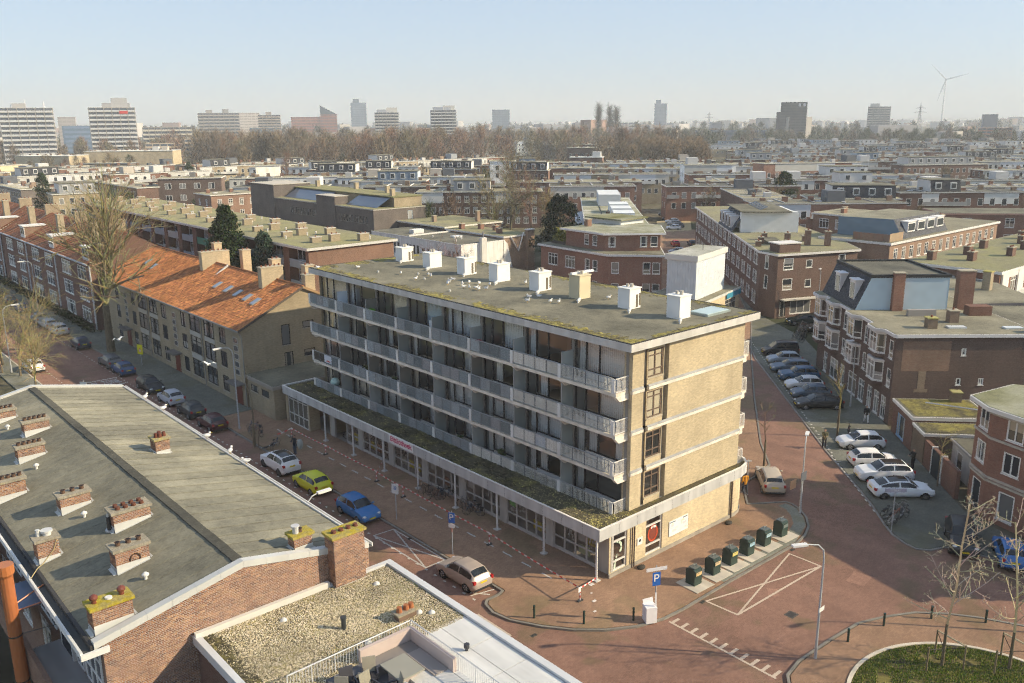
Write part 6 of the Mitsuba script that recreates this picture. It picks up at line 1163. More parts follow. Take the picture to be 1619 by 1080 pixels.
# ---------------------------------------------------------------- cars
CARK = {  # length, width, height, stations: (x as a share of the length from the tail, belt height, roof height, half width at the roof)
 'hatch': (4.0, 1.72, 1.48, [(0, .78, .80, .60), (.03, .90, .93, .62), (.06, .95, 1.12, .60), (.17, .97, 1.42, .58), (.36, .97, 1.48, .59), (.56, .96, 1.44, .58), (.73, .93, .97, .66), (.80, .92, .94, .66), (.93, .80, .82, .62), (.985, .66, .67, .55), (1, .52, .53, .50)]),
 'suv': (4.4, 1.83, 1.62, [(0, .86, .88, .64), (.03, 1.0, 1.03, .66), (.06, 1.06, 1.22, .63), (.15, 1.08, 1.54, .60), (.36, 1.08, 1.62, .62), (.56, 1.06, 1.57, .61), (.71, 1.03, 1.07, .70), (.80, 1.02, 1.04, .70), (.93, .93, .95, .66), (.985, .78, .79, .6), (1, .6, .61, .55)]),
 'estate': (4.6, 1.80, 1.46, [(0, .82, .84, .62), (.025, .92, .95, .64), (.05, .95, 1.10, .61), (.12, .96, 1.38, .58), (.34, .96, 1.46, .60), (.55, .95, 1.42, .59), (.70, .92, .95, .68), (.80, .90, .92, .68), (.93, .78, .80, .62), (.985, .64, .65, .55), (1, .5, .51, .5)]),
 'saloon': (4.7, 1.84, 1.45, [(0, .85, .87, .62), (.03, .98, 1.0, .62), (.08, 1.0, 1.05, .60), (.24, .99, 1.33, .57), (.42, .97, 1.45, .59), (.58, .95, 1.41, .58), (.74, .90, .93, .68), (.82, .88, .90, .68), (.94, .74, .76, .62), (.985, .62, .63, .55), (1, .48, .49, .5)]),
 'van': (4.4, 1.80, 1.82, [(0, .9, .95, .7), (.02, 1.0, 1.4, .68), (.05, 1.02, 1.76, .66), (.2, 1.03, 1.82, .67), (.4, 1.03, 1.82, .67), (.62, 1.02, 1.74, .65), (.79, 1.0, 1.04, .70), (.85, .98, 1.0, .7), (.95, .84, .86, .66), (.99, .7, .71, .6), (1, .55, .56, .55)])}
def smoothring(st, L, Wd):
    rings = []
    for t, zb, zr_, wr in st:
        x = (t-.5)*L; e = min(t, 1-t); wf = Wd/2*(.80+.20*min(1, (e/.07)**.5)); zl = .22+.10*(1-min(1, e/.05))
        wt = wr*Wd/1.72*(.92+.08*min(1, e/.05)); up = max(zr_-zb, .01); r = []
        for y, z in ((.55*wf, zl), (.93*wf, zl+.03), (wf, .48), (wf*1.0, zb*.72), (wf*.965, zb-.03), (wf*.93, zb), (wt*1.0+(wf*.93-wt)*.12, zb+up*.88), (wt*.86, zb+up*.97), (wt*.4, zr_+.012), (0, zr_+.018)): r.append((x, y, z))
        rings.append(r+[(a, -b, c) for a, b, c in r[-2::-1]])
    return np.array(rings)
_cc = {}
def car_parts(kind, col, roof=None):
    key = (kind, col, roof)
    if key in _cc: return _cc[key]
    L, Wd, Hh, st = CARK[kind]; rg = smoothring(st, L, Wd)
    ts = [s[0] for s in st]; td = sorted(set(list(np.linspace(0, 1, 34))+ts)); dense = np.stack([np.array([[np.interp(t, ts, rg[:, j, k]) for k in range(3)] for j in range(rg.shape[1])]) for t in td])
    n, m = dense.shape[:2]; V = dense.reshape(-1, 3); F = []
    for i in range(n-1):
        for j in range(m-1): a = i*m+j; F += [[a, a+1, a+m+1], [a, a+m+1, a+m]]
        F += [[i*m+m-1, i*m, (i+1)*m], [i*m+m-1, (i+1)*m, (i+1)*m+m-1]]
    for j in range(1, m-1): F += [[0, j+1, j], [(n-1)*m, (n-1)*m+j, (n-1)*m+j+1]]
    b = MB(col); b.add(V, F); P = {'body': plyd(b, 'paint', True)}
    ev = lambda t, j: np.array([np.interp(t, ts, rg[:, j, k]) for k in range(3)])
    def strip(t0, t1, j0, j1, off, nseg=6, f0=0., f1=1.):
        q = MB()
        for i in range(nseg):
            a, c = t0+(t1-t0)*i/nseg, t0+(t1-t0)*(i+1)/nseg
            A, B_, C_, D_ = [ev(a, j0)*(1-f0)+ev(a, j1)*f0, ev(c, j0)*(1-f0)+ev(c, j1)*f0, ev(c, j0)*(1-f1)+ev(c, j1)*f1, ev(a, j0)*(1-f1)+ev(a, j1)*f1]
            nn = np.cross(B_-A, D_-A); l_ = np.linalg.norm(nn); nn = nn/l_*off if l_ > 1e-9 else nn*0; q.quad(A+nn, B_+nn, C_+nn, D_+nn)
        return q
    gl = (.018, .022, .027); i0 = 2; tA, tB = ts[2]+.035, ts[6]-.03
    for nm, s_ in (('left', 1), ('right', -1)):
        j0, j1 = (5, 6) if s_ > 0 else (m-1-5, m-1-6)
        for lab_, ta, tb in (('a', tA, (tA+tB)/2-.012), ('b', (tA+tB)/2+.012, tB)):
            q = strip(ta, tb, j0, j1, -.012 if s_ > 0 else .012, 6, .10, .92); q.c = [np.tile(np.array(gl), (len(c), 1)) for c in q.c]; P[f'side_window|{nm}{lab_}'] = plyd(q, 'glass_dark')
    def cross(t0, t1, jt, off, nm, fr=1.0):
        q = MB(gl); js = range(jt, m-jt); up = 1 if ts[6] == max(t0, t1) or t0 > .5 else -1
        A = [ev(t0, j) for j in js]; B_ = [ev(t1, j) for j in js]
        for a in range(len(A)-1):
            n_ = np.cross(A[a+1]-A[a], B_[a]-A[a]); l_ = np.linalg.norm(n_)
            n_ = n_/l_ if l_ > 1e-9 else np.array([0, 0, 1.]); n_ = (n_ if n_[2] >= 0 else -n_)*off
            sh = lambda v: np.array([v[0], v[1]*fr, v[2]])+n_
            q.quad(sh(A[a]), sh(A[a+1]), sh(B_[a+1]), sh(B_[a]))
        P[nm] = plyd(q, 'glass_dark')
    cross(ts[6]-.012, ts[5]+.012, 6, .018, 'windscreen', .95); cross(ts[2]+.01, ts[3]-.008, 6, .018, 'rear_window', .90)
    if roof:
        q = MB(roof)
        for a, c in ((ts[3]+.02, ts[4]), (ts[4], ts[5]-.01)): u = np.array([0, 0, .012]); js = list(range(7, m-7)); [q.quad(ev(a, j)+u, ev(c, j)+u, ev(c, j+1)+u, ev(a, j+1)+u) for j in js[:-1]]
        P['roof_panel'] = plyd(q, 'glass_dark')
    wr = .31 if kind != 'suv' else .35; xs = (L*.5-.82, -L*.5+.78)
    for i, x in enumerate(xs):
        for s_ in (1, -1):
            y = s_*(Wd/2-.07); ty = MB((.012, .012, .013)); ty.tube([(x, y-s_*.14, wr), (x, y+s_*.075, wr)], [wr, wr], 16); ty.tube([(x, y-s_*.14, wr+.02), (x, y+s_*.068, wr+.03)], [wr+.07, wr+.07], 16, (.008, .008, .009)); P[f'wheel|{i}{s_}'] = plyd(ty, 'tint')
            hb = MB((.34, .35, .36) if col[0] < .5 or roof is None else (.05, .05, .055)); hb.tube([(x, y+s_*.06, wr), (x, y+s_*.085, wr)], [wr*.66, wr*.6], 10)
            for k_ in range(5): a = k_*1.257; hb.tube([(x+.05*math.cos(a+.6), y+s_*.09, wr+.05*math.sin(a+.6)), (x+wr*.58*math.cos(a+.6), y+s_*.088, wr+wr*.58*math.sin(a+.6))], [.035, .03], 4, (.03, .03, .032))
            P[f'wheel__rim|{i}{s_}'] = plyd(hb, 'satin')
    zf, zt_ = .62 if kind != 'suv' else .74, .80 if kind != 'suv' else .92
    for s_ in (1, -1):
        h = MB((.62, .64, .66)); e = ev(.965, 4); h.ball((L/2-.16, s_*Wd*.36, zf+.06), .13, None, (1.1, 1.25, .55), 1); P[f'headlight|{s_}'] = plyd(h, 'satin', True)
        t_ = MB((.34, .012, .012)).box(-L/2-.0, -L/2+.22, s_*Wd*.41-.11, s_*Wd*.41+.075, zt_-.06, zt_+.14); P[f'tail_light|{s_}'] = plyd(t_, 'satin')
        mr = MB(col).ball((L*(ts[6]-.5)-.28, s_*(Wd/2+.06), zt_+.2), .1, None, (.7, 1.2, .8), 1); P[f'mirror|{s_}'] = plyd(mr, 'paint', True)
    P['number_plate|f'] = plyd(MB((.62, .47, .02)).box(L/2-.02, L/2+.012, -.26, .26, .42, .53), 'tint'); P['number_plate|r'] = plyd(MB((.62, .47, .02)).box(-L/2-.012, -L/2+.03, -.26, .26, zt_-.10, zt_+.01), 'tint')
    P['bumper|f'] = plyd(MB((.025, .025, .028)).box(L/2-.1, L/2+.006, -Wd*.33, Wd*.33, .24, .38), 'satin'); P['bumper|r'] = plyd(MB((.03, .03, .032)).box(-L/2-.006, -L/2+.1, -Wd*.4, Wd*.4, .24, .40), 'satin')
    _cc[key] = P; return P
def car(kind, col, x, y, deg, label, group, z=0, roof=None):
    k = thing('parked_car', label, 'car', group); P = car_parts(kind, col, roof); M = mat(x, y, z, math.radians(deg)); wk = {}
    for nm, d in P.items():
        base, _, v = nm.partition('|')
        if '__' in base: kk = obj(base.split('__')[1], d, '', wk[v], w=M)
        else:
            kk = obj(base, d, '', k, w=M)
            if base == 'wheel': wk[v] = kk
    return k
BLK, NAVY, BLU, GRY, SIL, WHT, RED, DRED = (.014, .015, .018), (.018, .028, .055), (.02, .085, .26), (.085, .09, .1), (.36, .38, .40), (.74, .75, .76), (.30, .02, .02), (.06, .012, .014)
LS = 'cars parked along the kerb of the left street'
car('hatch', (.34, .29, .25), -9.72, 5.35, 90, 'champagne grey hatchback parked beside the bump in the kerb before the library', LS)
car('hatch', (.03, .16, .42), -9.65, 18.2, -90, 'bright blue hatchback facing the viewer before the marked crossed bay', LS)
car('hatch', (.62, .64, .02), -9.75, 25.0, 90, 'lime yellow hatchback parked in the left street', LS)
car('suv', WHT, -9.7, 30.6, 90, 'white crossover with a dark glass roof parked behind the lime yellow car', LS, roof=(.02, .022, .028))
for i, (y, c, kd, lb_) in enumerate([(44.6, DRED, 'hatch', 'very dark red hatchback parked nearest to the lamp post with bicycles'), (49.8, (.03, .032, .036), 'hatch', 'black hatchback between the dark red and the silver car'), (55.2, (.40, .42, .46), 'hatch', 'silver hatchback parked between two black cars'), (61.3, BLK, 'estate', 'long black car facing the viewer next to the road lettering'), (70.2, (.02, .06, .16), 'hatch', 'blue hatchback by the yellow school sign'), (74.9, GRY, 'estate', 'grey car tucked behind the blue hatchback by the school sign'), (87, NAVY, 'hatch', 'dark navy car standing alone beyond the big street tree'), (97.2, (.46, .46, .48), 'suv', 'pale silver car, nearest of three silver cars beyond the tree'), (102.4, SIL, 'estate', 'silver grey car, middle of three silver cars beyond the tree'), (107.3, (.26, .28, .30), 'hatch', 'silver grey car, farthest of three silver cars beyond the tree'), (117.5, (.02, .05, .13), 'hatch', 'dark blue car parked farthest up the left street by the lamp post')]):
    car(kd, c, -9.75, y, -90 if i == 3 else 90, lb_, LS)
for y, c in ((126, GRY), (133, BLK), (141, SIL), (150, NAVY)): car('hatch', c, -9.75, y, 90, 'small car parked far up the left street near the picture edge', LS)
car('hatch', WHT, -17.3, 79.0, 90, 'white car behind the yellowish bare shrub on the near side of the left street', None)
RS = 'cars parked in bays along the right hand street'
for x, y, c, kd, lb_, dg in [(53.9, 22.2, (.02, .022, .026), 'van', 'dark van at the far end of the shaded row in the right street', 137), (50.8, 19.7, (.28, .34, .40), 'hatch', 'pale blue hatchback, next to the dark van in the shaded row', 137), (48.3, 17.3, (.10, .15, .21), 'estate', 'steel blue estate, third from the dark van in the shaded row', 137), (45.9, 14.8, (.035, .10, .19), 'suv', 'deep blue car in the middle of the shaded row', 137), (43.3, 12.6, (.62, .64, .66), 'hatch', 'white hatchback in the shaded row of the right street', 137), (41.0, 10.5, (.08, .12, .17), 'hatch', 'dark blue grey hatchback, second from the near end of the shaded row', 137), (38.6, 8.2, BLK, 'saloon', 'black saloon at the near end of the shaded row', 137)]: car(kd, c, x, y, dg, lb_, RS, .0)
car('hatch', WHT, 31.2, -.15, 137, 'white hatchback facing the road, standing alone beside the young street tree', RS)
car('hatch', (.76, .75, .73), 27.9, -3.0, -43, 'white hatchback parked tail to the road between the lone hatchback and the white estate', RS)
car('suv', (.74, .75, .76), 25.7, -5.0, 137, 'white estate with a dark roof light facing the road', RS, roof=(.03, .025, .022))
car('saloon', (.72, .76, .80), 23.7, -7.35, -43, 'white saloon with an all black glass roof parked tail to the road', RS, roof=(.012, .013, .016))
car('suv', BLK, 18.6, -14.0, -152, 'black car under the bare branches by the end house', RS, .06); car('hatch', (.03, .14, .40), 18.9, -17.0, 28, 'bright blue car cut by the bare tree at the right edge', RS); car('hatch', (.66, .70, .74), 17.6, -20.2, 28, 'pale car cut off by the right picture edge', RS)
car('estate', (.012, .028, .024), 71.0, 29.2, 140, 'dark green estate below the shop window across the street', RS, .06); car('suv', BLK, 68.5, 24.6, 140, 'black car behind the bay window block beside parked bicycles', RS, .06)
k = car('estate', (.42, .36, .28), 17.9, .6, 42, 'beige estate at the kerb behind the gable with an orange board at its tail', None)
k = thing('board', 'pale orange board leaning at the tail of the beige estate', 'board'); obj('panel', MB((.62, .36, .20)).box(16.75, 17.5, -1.95, -1.9, .75, 1.45), 'tint', k)
for i, (x, y, c) in enumerate([(112, 84, (.36, .42, .48)), (109.5, 81, (.40, .46, .52)), (118.5, 95.5, (.5, .5, .5)), (121.5, 92.0, RED), (124.5, 89.5, NAVY), (146, 112, WHT), (150, 114, GRY), (154, 118, SIL), (158, 122, WHT), (163, 127, NAVY), (168, 131, SIL), (172, 136, GRY)]):
    car('hatch', c, x, y, 137 if i < 2 else 47 if i < 5 else 130, ('pale blue car beside the pale panel tower far down the street', 'second pale blue car beside the pale panel tower far down the street', 'silver car before the sunny yellow lot far down the street', 'red car before the sunny yellow lot far down the street', 'navy car before the sunny yellow lot far down the street')[i] if i < 5 else 'small car in the packed far parking row at the end of the street', 'cars far down the right hand street')
# ---------------------------------------------------------------- street furniture
LP = 'tall grey street lamps'
def lamp(x, y, h, deg, label, arm=1.6, z=.1):
    k = thing('street_lamp', label, 'street lamp', LP); d = np.array([math.cos(math.radians(deg)), math.sin(math.radians(deg))])
    obj('pole', MB((.42, .44, .45)).tube([(x, y, z), (x, y, z+1.2), (x, y, z+h-.9)], [.09, .075, .05], 8), 'satin', k)
    p = [(x+d[0]*t, y+d[1]*t, z+h-.9+q) for t, q in ((0, 0), (.08, .5), (.4, .82), (arm-.5, .92))]; obj('arm', MB((.46, .48, .49)).tube(p, [.05, .045, .04, .035], 7), 'satin', k)
    M = mat(x+d[0]*(arm-.1), y+d[1]*(arm-.1), z+h+.02, math.radians(deg)); obj('lamp_head', MB((.66, .66, .65)).box(-.45, .4, -.13, .13, -.05, .05, m=M).box(-.35, .35, -.1, .1, -.09, -.05, (.5, .5, .48), M), 'satin', k); return k
lamp(-8.1, 42.2, 8.2, 180, 'street lamp in front of the brown flats with bicycles at its foot'); lamp(-8.2, 114.5, 8.2, 180, 'street lamp by the silver cars far up the left street'); lamp(-8.3, 150, 8.2, 180, 'street lamp at the far left picture edge'); lamp(-19.4, 7.3, 8.0, 0, 'street lamp mostly hidden behind the felted roof with its head above the gutter', 1.3)
lamp(-19.6, 79.5, 8, 0, 'street lamp on the near side pavement at the left edge', 1.5); kl = lamp(-.78, -14.2, 6.9, 150, 'street lamp on the south kerb before the crossed box marking'); obj('sign_plate', MB((.66, .66, .64)).box(-1.05, -.5, -14.32, -14.3, 3.0, 3.25), 'tint', kl)
kl = lamp(14.9, -3.9, 5.9, 25, 'street lamp at the rounded kerb corner behind the gable', 1.2); obj('sign_plate', MB((.10, .11, .13)).box(14.55, 15.3, -3.98, -3.95, 2.7, 3.4), 'tint', kl)
lamp(75.5, 29.5, 7.5, 200, 'slim street lamp before the corner shop', .9); lamp(12.8, -23.7, 8.0, 160, 'street lamp on the south pavement beyond the right picture edge'); lamp(41, 6, 7, 160, 'street lamp between parked cars and the bay window block', .9); lamp(118, 73, 8, 130, 'street lamp far down the right hand street', 1.); lamp(64, 43, 7, -40, 'street lamp by the corner building', 1.)
BO = 'dark green bollards along the kerb'
for i, (x, y, lb_) in enumerate([(-9.46, -1.0, 'green bollard nearest to the champagne car on the rounded kerb'), (-7.72, -3.4, 'green bollard in the middle of the rounded kerb'), (-5.3, -5.1, 'green bollard next to the white crate on the rounded kerb'), (2.0, -14.6, 'green bollard beside the lamp shadow on the south pavement'), (5.0, -15.2, 'green bollard on the south kerb left of the first young tree'), (7.8, -16.7, 'green bollard on the south kerb between the two young trees'), (9.7, -19.0, 'green bollard on the south kerb behind the second young tree'), (15.3, 3.1, 'short green post with a pale top on the verge behind the gable')]):
    k = thing('bollard', lb_, 'bollard', BO); obj('post', MB((.025, .045, .035)).cyl(x, y, .1, .86, .065, 10).cyl(x, y, .84, .92, .075, 10), 'satin', k); obj('collar', MB((.03, .055, .045)).cyl(x, y, .62, .68, .078, 10), 'satin', k)
def container(x, y, label, st):
    k = thing('waste_container', label, 'waste container', 'dark green underground waste containers'); M = mat(x, y, .11, math.radians(-2)); G1 = (.022, .045, .038)
    obj('pad', MB((1., .58)).box(-.85, .85, -1.0, .75, 0, .03, m=M), 'conc', k)
    b = MB(G1); pr_ = [(-.36, 0), (.36, 0), (.36, .95), (.30, 1.08), (.12, 1.15), (-.2, 1.15), (-.36, 1.05)]; V = [(xx, yy, zz) for xx in (-.36, .36) for yy, zz in pr_]; n = len(pr_); F = [[0, i+1, i] for i in range(1, n-1)]+[[n, n+i, n+i+1] for i in range(1, n-1)]
    for i in range(n): j = (i+1) % n; F += [[i, j, n+j], [i, n+j, n+i]]
    b.add(tf(M, V), F); obj('body', b, 'satin', k); obj('lid', MB((.10, .12, .12)).box(-.3, .3, -.28, .22, 1.15, 1.19, m=M).tube([tf(M, (-.16, -.05, 1.18)), tf(M, (-.16, -.05, 1.34)), tf(M, (.16, -.05, 1.34)), tf(M, (.16, -.05, 1.18))], [.03]*4, 6, (.2, .22, .21)), 'satin', k)
    obj('drum', MB((.03, .055, .048)).box(-.29, .29, -.40, -.36, .62, 1.0, m=M), 'satin', k); obj('sticker', MB(st).box(-.27, .27, -.415, -.40, .70, .93, m=M).box(-.2, .1, -.418, -.415, .84, .88, (.2, .2, .16), M), 'tint', k); obj('sticker', MB((.5, .55, .55)).box(.362, .367, -.1, .1, .25, .4, m=M), 'tint', k)
for i, (x, st) in enumerate([(.76, (.55, .40, .20)), (2.75, (.58, .46, .28)), (4.65, (.60, .50, .16)), (6.6, (.30, .48, .58)), (8.6, (.35, .50, .58)), (10.7, (.16, .20, .19))]):
    container(x, -4.85, 'green waste container with '+('an orange label, nearest to the viewer', 'a pale orange label, second in the row of bins', 'a yellow label, third in the row of bins', 'a light blue label, fourth in the row of bins', 'a light blue label, fifth in the row of bins', 'no bright label, last at the rounded kerb corner')[i], st)
k = thing('white_crate', 'white box shaped crate with a tilted lid standing at the foot of the parking sign', 'crate'); M = mat(-4.62, -5.75, .1, -.5); obj('body', MB((.76, .76, .78)).box(-.33, .33, -.33, .33, 0, 1.0, m=M), 'tint', k); obj('door', MB((.70, .71, .74)).box(-.345, -.33, -.28, .28, .08, .92, m=M), 'tint', k); lm = MB((.72, .72, .74)); lm.add(tf(M, [(-.3, .33, 1.0), (.33, .33, 1.0), (.33, .42, 1.28), (-.3, .42, 1.2)]), [[0, 1, 2], [0, 2, 3]]); obj('lid', lm, 'tint', k)
def signpost(x, y, h, label, plates, z=.1, cat='sign'):
    k = thing('traffic_sign', label, cat); obj('pole', MB((.36, .38, .39)).cyl(x, y, z, z+h, .035, 7), 'satin', k)
    for (w, hh, zc, col, deg, txt, tc) in plates:
        M = frame_m((x, y), (x+math.cos(math.radians(deg)), y+math.sin(math.radians(deg))), z+zc, 0); obj('plate', MB(col).box(-w/2, w/2, -.06, -.045, 0, hh, m=M), 'satin', k)
        if txt:
            t_ = meshkit.text_mesh(txt, hh*.52 if len(txt) < 3 else hh*.5, .006, True); v = np.array(t_.vertices); v[:, 0] -= v[:, 0].mean() if 0 else (v[:, 0].max()+v[:, 0].min())/2; sc = min(1, w*.85/(v[:, 0].max()-v[:, 0].min())); v[:, 0] *= sc
            obj('lettering', MB(tc).add(tf(M, np.column_stack([v[:, 0], -.062-v[:, 2], hh*.34+v[:, 1] if len(txt) < 3 else hh*.26+v[:, 1]])), t_.faces), 'tint', k)
    return k
BL_ = (.02, .12, .45); WT = (.70, .70, .70)
k = signpost(-4.45, -6.0, 3.6, 'blue parking sign with a white arrow shaped top plate above the white crate', [(.5, .85, 2.35, BL_, -25, 'P', WT), (1.3, .22, 3.3, (.66, .67, .70), -25, None, None), (.12, .95, .95, WT, -25, None, None)])
signpost(-8.25, 8.45, 3.2, 'blue P sign with a white plate below, between the champagne car and the library', [(.45, .75, 2.35, BL_, -60, 'P', WT), (.45, .28, 2.0, WT, -60, None, None), (.1, .3, 1.7, (.6, .3, .25), -60, None, None)])
signpost(-8.05, 15.5, 2.9, 'white and blue sign beside the bright blue hatchback', [(.55, .75, 2.1, (.62, .68, .72), -60, None, None), (.22, .3, 2.4, BL_, -60, None, None)])
k = signpost(-7.0, 72.0, 2.6, 'bright yellow school warning sign on the pavement before the brown flats', [(.95, 1.2, 1.4, (.62, .60, .0), -70, None, None)]); M = frame_m((-7., 72.), (-7+math.cos(-1.22), 72+math.sin(-1.22)), 1.5); obj('warning_triangle', MB((.60, .04, .03)).add(tf(M, [(-.28, -.066, .3), (.28, -.066, .3), (0, -.066, .8)]), [[0, 1, 2]]).add(tf(M, [(-.18, -.07, .36), (.18, -.07, .36), (0, -.07, .68)]), [[0, 1, 2]], (.66, .65, .6)), 'tint', k)
signpost(-17.6, 57.0, 3.6, 'white zone sign rising behind the far edge of the felted roof', [(.75, 1.0, 2.4, (.58, .60, .56), -50, None, None)]); 
signpost(16.9, -9.9, 3.4, 'slim street name sign beside the bicycles on the pavement tip', [(1.5, .28, 3.1, (.34, .34, .42), -43, 'STRAAT', (.62, .62, .62))], .06); signpost(15.6, 1.2, 2.6, 'thin round topped sign post on the verge behind the gable', [(.5, .12, 2.4, (.66, .64, .60), -40, None, None)])
# barrier tape on striped posts
BT = 'striped posts that carry barrier tape'; posts = [(-6.1, -1.5, 'nearest to the viewer with a white notice'), (-5.5, 7.85, 'before the second canopy column'), (-5.4, 18.5, 'below the library sign'), (-5.25, 22.5, 'by the bicycles under the canopy'), (-5.35, 30.6, 'beside the person at the white crossover'), (-5.45, 36.7, 'at the far glazed porch')]
for x, y, l in posts:
    k = thing('barrier_post', 'red and white striped post '+l, 'barrier post', BT)
    for i in range(5): obj('stripe', MB((.60, .05, .05) if i % 2 else (.70, .69, .68)).cyl(x, y, .16+.17*i, .33+.17*i, .035, 7), 'tint', k)
    obj('foot', MB((.05, .05, .05)).box(x-.2, x+.2, y-.1, y+.1, .1, .17), 'tint', k)
    if y < 0: obj('notice', MB((.72, .72, .72)).box(x-.2, x-.0, y-.06, y-.05, .75, 1.1), 'tint', k)
k = thing('barrier_tape', 'red and white barrier tape sagging from post to post along the library front', 'tape'); pp = [(a, b) for a, b, _ in posts]
def tape(p, q, n, z0=.98, z1=.98, sag=.12):
    for i in range(n):
        t0, t1 = i/n, (i+1)/n; f = lambda t: (p[0]+(q[0]-p[0])*t, p[1]+(q[1]-p[1])*t, z0+(z1-z0)*t-sag*4*t*(1-t)); a, b = f(t0), f(t1)
        obj('strip', MB((.62, .06, .06) if i % 2 else (.74, .73, .72)).quad((a[0], a[1], a[2]-.045), (b[0], b[1], b[2]-.045), (b[0], b[1], b[2]+.045), (a[0], a[1], a[2]+.045)), 'tint', k)
for p, q in zip(pp, pp[1:]): tape(p, q, max(6, int(math.dist(p, q)*3.2)), sag=.05 if math.dist(p, q) > 5 else .1)
tape(pp[0], (-3.6, -.5), 8, .98, .3, .02); tape(pp[3], (-3.6, 24.1), 5, .98, .95, .05); tape(pp[5], (-6.6, 37.3), 4, .98, .5, .05)
for i, (x, y) in enumerate([(-4.35, -.75), (-5.6, -2.2), (-6.4, -3.0), (-5.0, -1.4)]): k = obj('paper_scrap', MB((.66, .62, .58)).box(x, x+.35-.07*i, y, y+.22-.04*i, .11, .125), 'tint'); lab(k, 'scrap of pale paper lying on the red paving by the nearest barrier post', 'paper', 'paper scraps on the paving')
# bicycles
_bk = {}
def bike_parts(col):
    if col in _bk: return _bk[col]
    P = {}; fr = MB(col)
    for a, b in (((-.18, 0, .28), (-.3, 0, .85)), ((-.18, 0, .28), (.38, 0, .78)), ((-.27, 0, .72), (.36, 0, .82)), ((-.18, 0, .28), (-.55, 0, .33)), ((-.55, 0, .33), (-.28, 0, .75)), ((.4, 0, .72), (.56, 0, .33)), ((.35, 0, .98), (.41, 0, .7))): fr.tube([a, b], [.022, .022], 5)
    P['frame'] = plyd(fr, 'satin')
    for nm, x in (('wheel|r', -.55), ('wheel|f', .56)):
        w = MB((.02, .02, .02)); t = np.linspace(0, 2*np.pi, 17); w.tube([(x+.33*math.cos(a), 0, .34+.33*math.sin(a)) for a in t], [.022]*17, 4, cap=False)
        for a in t[:-1:2]: w.tube([(x, 0, .34), (x+.32*math.cos(a), 0, .34+.32*math.sin(a))], [.005, .005], 3, (.3, .3, .3))
        P[nm] = plyd(w, 'tint')
    P['handlebar'] = plyd(MB((.25, .25, .25)).tube([(.22, -.3, .98), (.34, -.2, 1.02), (.35, 0, 1.0), (.34, .2, 1.02), (.22, .3, .98)], [.016]*5, 5), 'satin'); P['saddle'] = plyd(MB((.02, .02, .02)).ball((-.32, 0, .9), .13, None, (1.1, .7, .35), 1), 'tint'); P['carrier'] = plyd(MB((.05, .05, .05)).box(-.78, -.4, -.07, .07, .66, .69).box(-.72, -.5, -.03, .03, .4, .66), 'tint'); _bk[col] = P; return P
def bike(x, y, deg, col, label, group, z=.1, lean=.12):
    k = thing('bicycle', label, 'bicycle', group); M = mat(x, y, z, math.radians(deg)); c, s = math.cos(lean), math.sin(lean); Mr = M @ np.array([[1, 0, 0, 0], [0, c, -s, 0], [0, s, c, 0], [0, 0, 0, 1.]])
    for nm, d in bike_parts(col).items(): obj(nm.split('|')[0], d, '', k, w=Mr)
CB = [(.02, .02, .022), (.05, .06, .07), (.10, .03, .02), (.03, .05, .09), (.30, .30, .31)]
rb = random.Random(5)
for i in range(4): bike(-8.5+.4*i, 38.4+1.0*(i % 2)+.4*i, 60+20*i, CB[i % 4], 'dark bicycle in the cluster at the foot of the street lamp before the brown flats', 'bicycles at the lamp post')
bike(-8.3, 36.0, 20, (.62, .64, .66), 'white framed bicycle fallen over beside the tree stakes', None, .15, 1.2); bike(-7.9, 35.2, 35, CB[3], 'dark bicycle leaning beside the fallen white bicycle', None)
for i in range(11): bike(-1.5+.5*(i % 2)+rb.uniform(-.2, .2), 24.8+i*.78, 172+rb.uniform(-20, 20), rb.choice(CB), 'dark bicycle in the dense rack under the canopy left of the library sign', 'bicycles under the canopy')
for i, (x, y) in enumerate([(-3.9, 17.6), (-3.4, 17.0), (-3.9, 16.4), (-3.2, 15.9)]): bike(x, y, 100+18*i, CB[i % 4], 'dark bicycle among those parked between canopy columns right of the library sign', 'bicycles between the canopy columns')
for i, (x, y) in enumerate([(-3.3, 13.4), (-3.1, 12.9), (-3.4, 12.2)]): bike(x, y, 95+15*i, CB[(i+1) % 4], 'black bicycle standing before the third glazed bay of the library', 'bicycles before the glazed bays')
for i, (x, y, c) in enumerate([(19.6, -8.4, (.05, .05, .05)), (19.3, -8.9, (.34, .10, .06)), (19.0, -9.4, (.42, .42, .43)), (19.9, -9.1, (.05, .06, .08)), (18.2, -8.7, (.5, .5, .5)), (20.4, -9.0, (.06, .05, .05))]): bike(x, y, -20+14*i, c, 'bicycle '+('black and nearest to the white saloon', 'with an orange red frame beside the white saloon', 'with a grey frame in the group beside the white saloon', 'dark blue in the middle of the group by the street name sign', 'pale, lying at the left of the group by the white saloon', 'black at the right of the group by the white saloon')[i], None, .06, .3 if i != 4 else 1.1)
for i in range(12): x = 60+.62*i*.8; bike(61+.75*i, 24.0+.35*i, 100+rb.uniform(-25, 25), rb.choice(CB), 'bicycle in the shaded rack beside the black car across the street', 'bicycles across the street', .06)
bike(33.4, 2.2, 30, (.12, .04, .03), 'dark scooter like bicycle beyond the lone white hatchback', None, .06); bike(24.9, -12.2, 40, CB[0], 'black bicycle leaning at the foot of the end house', None, .06)
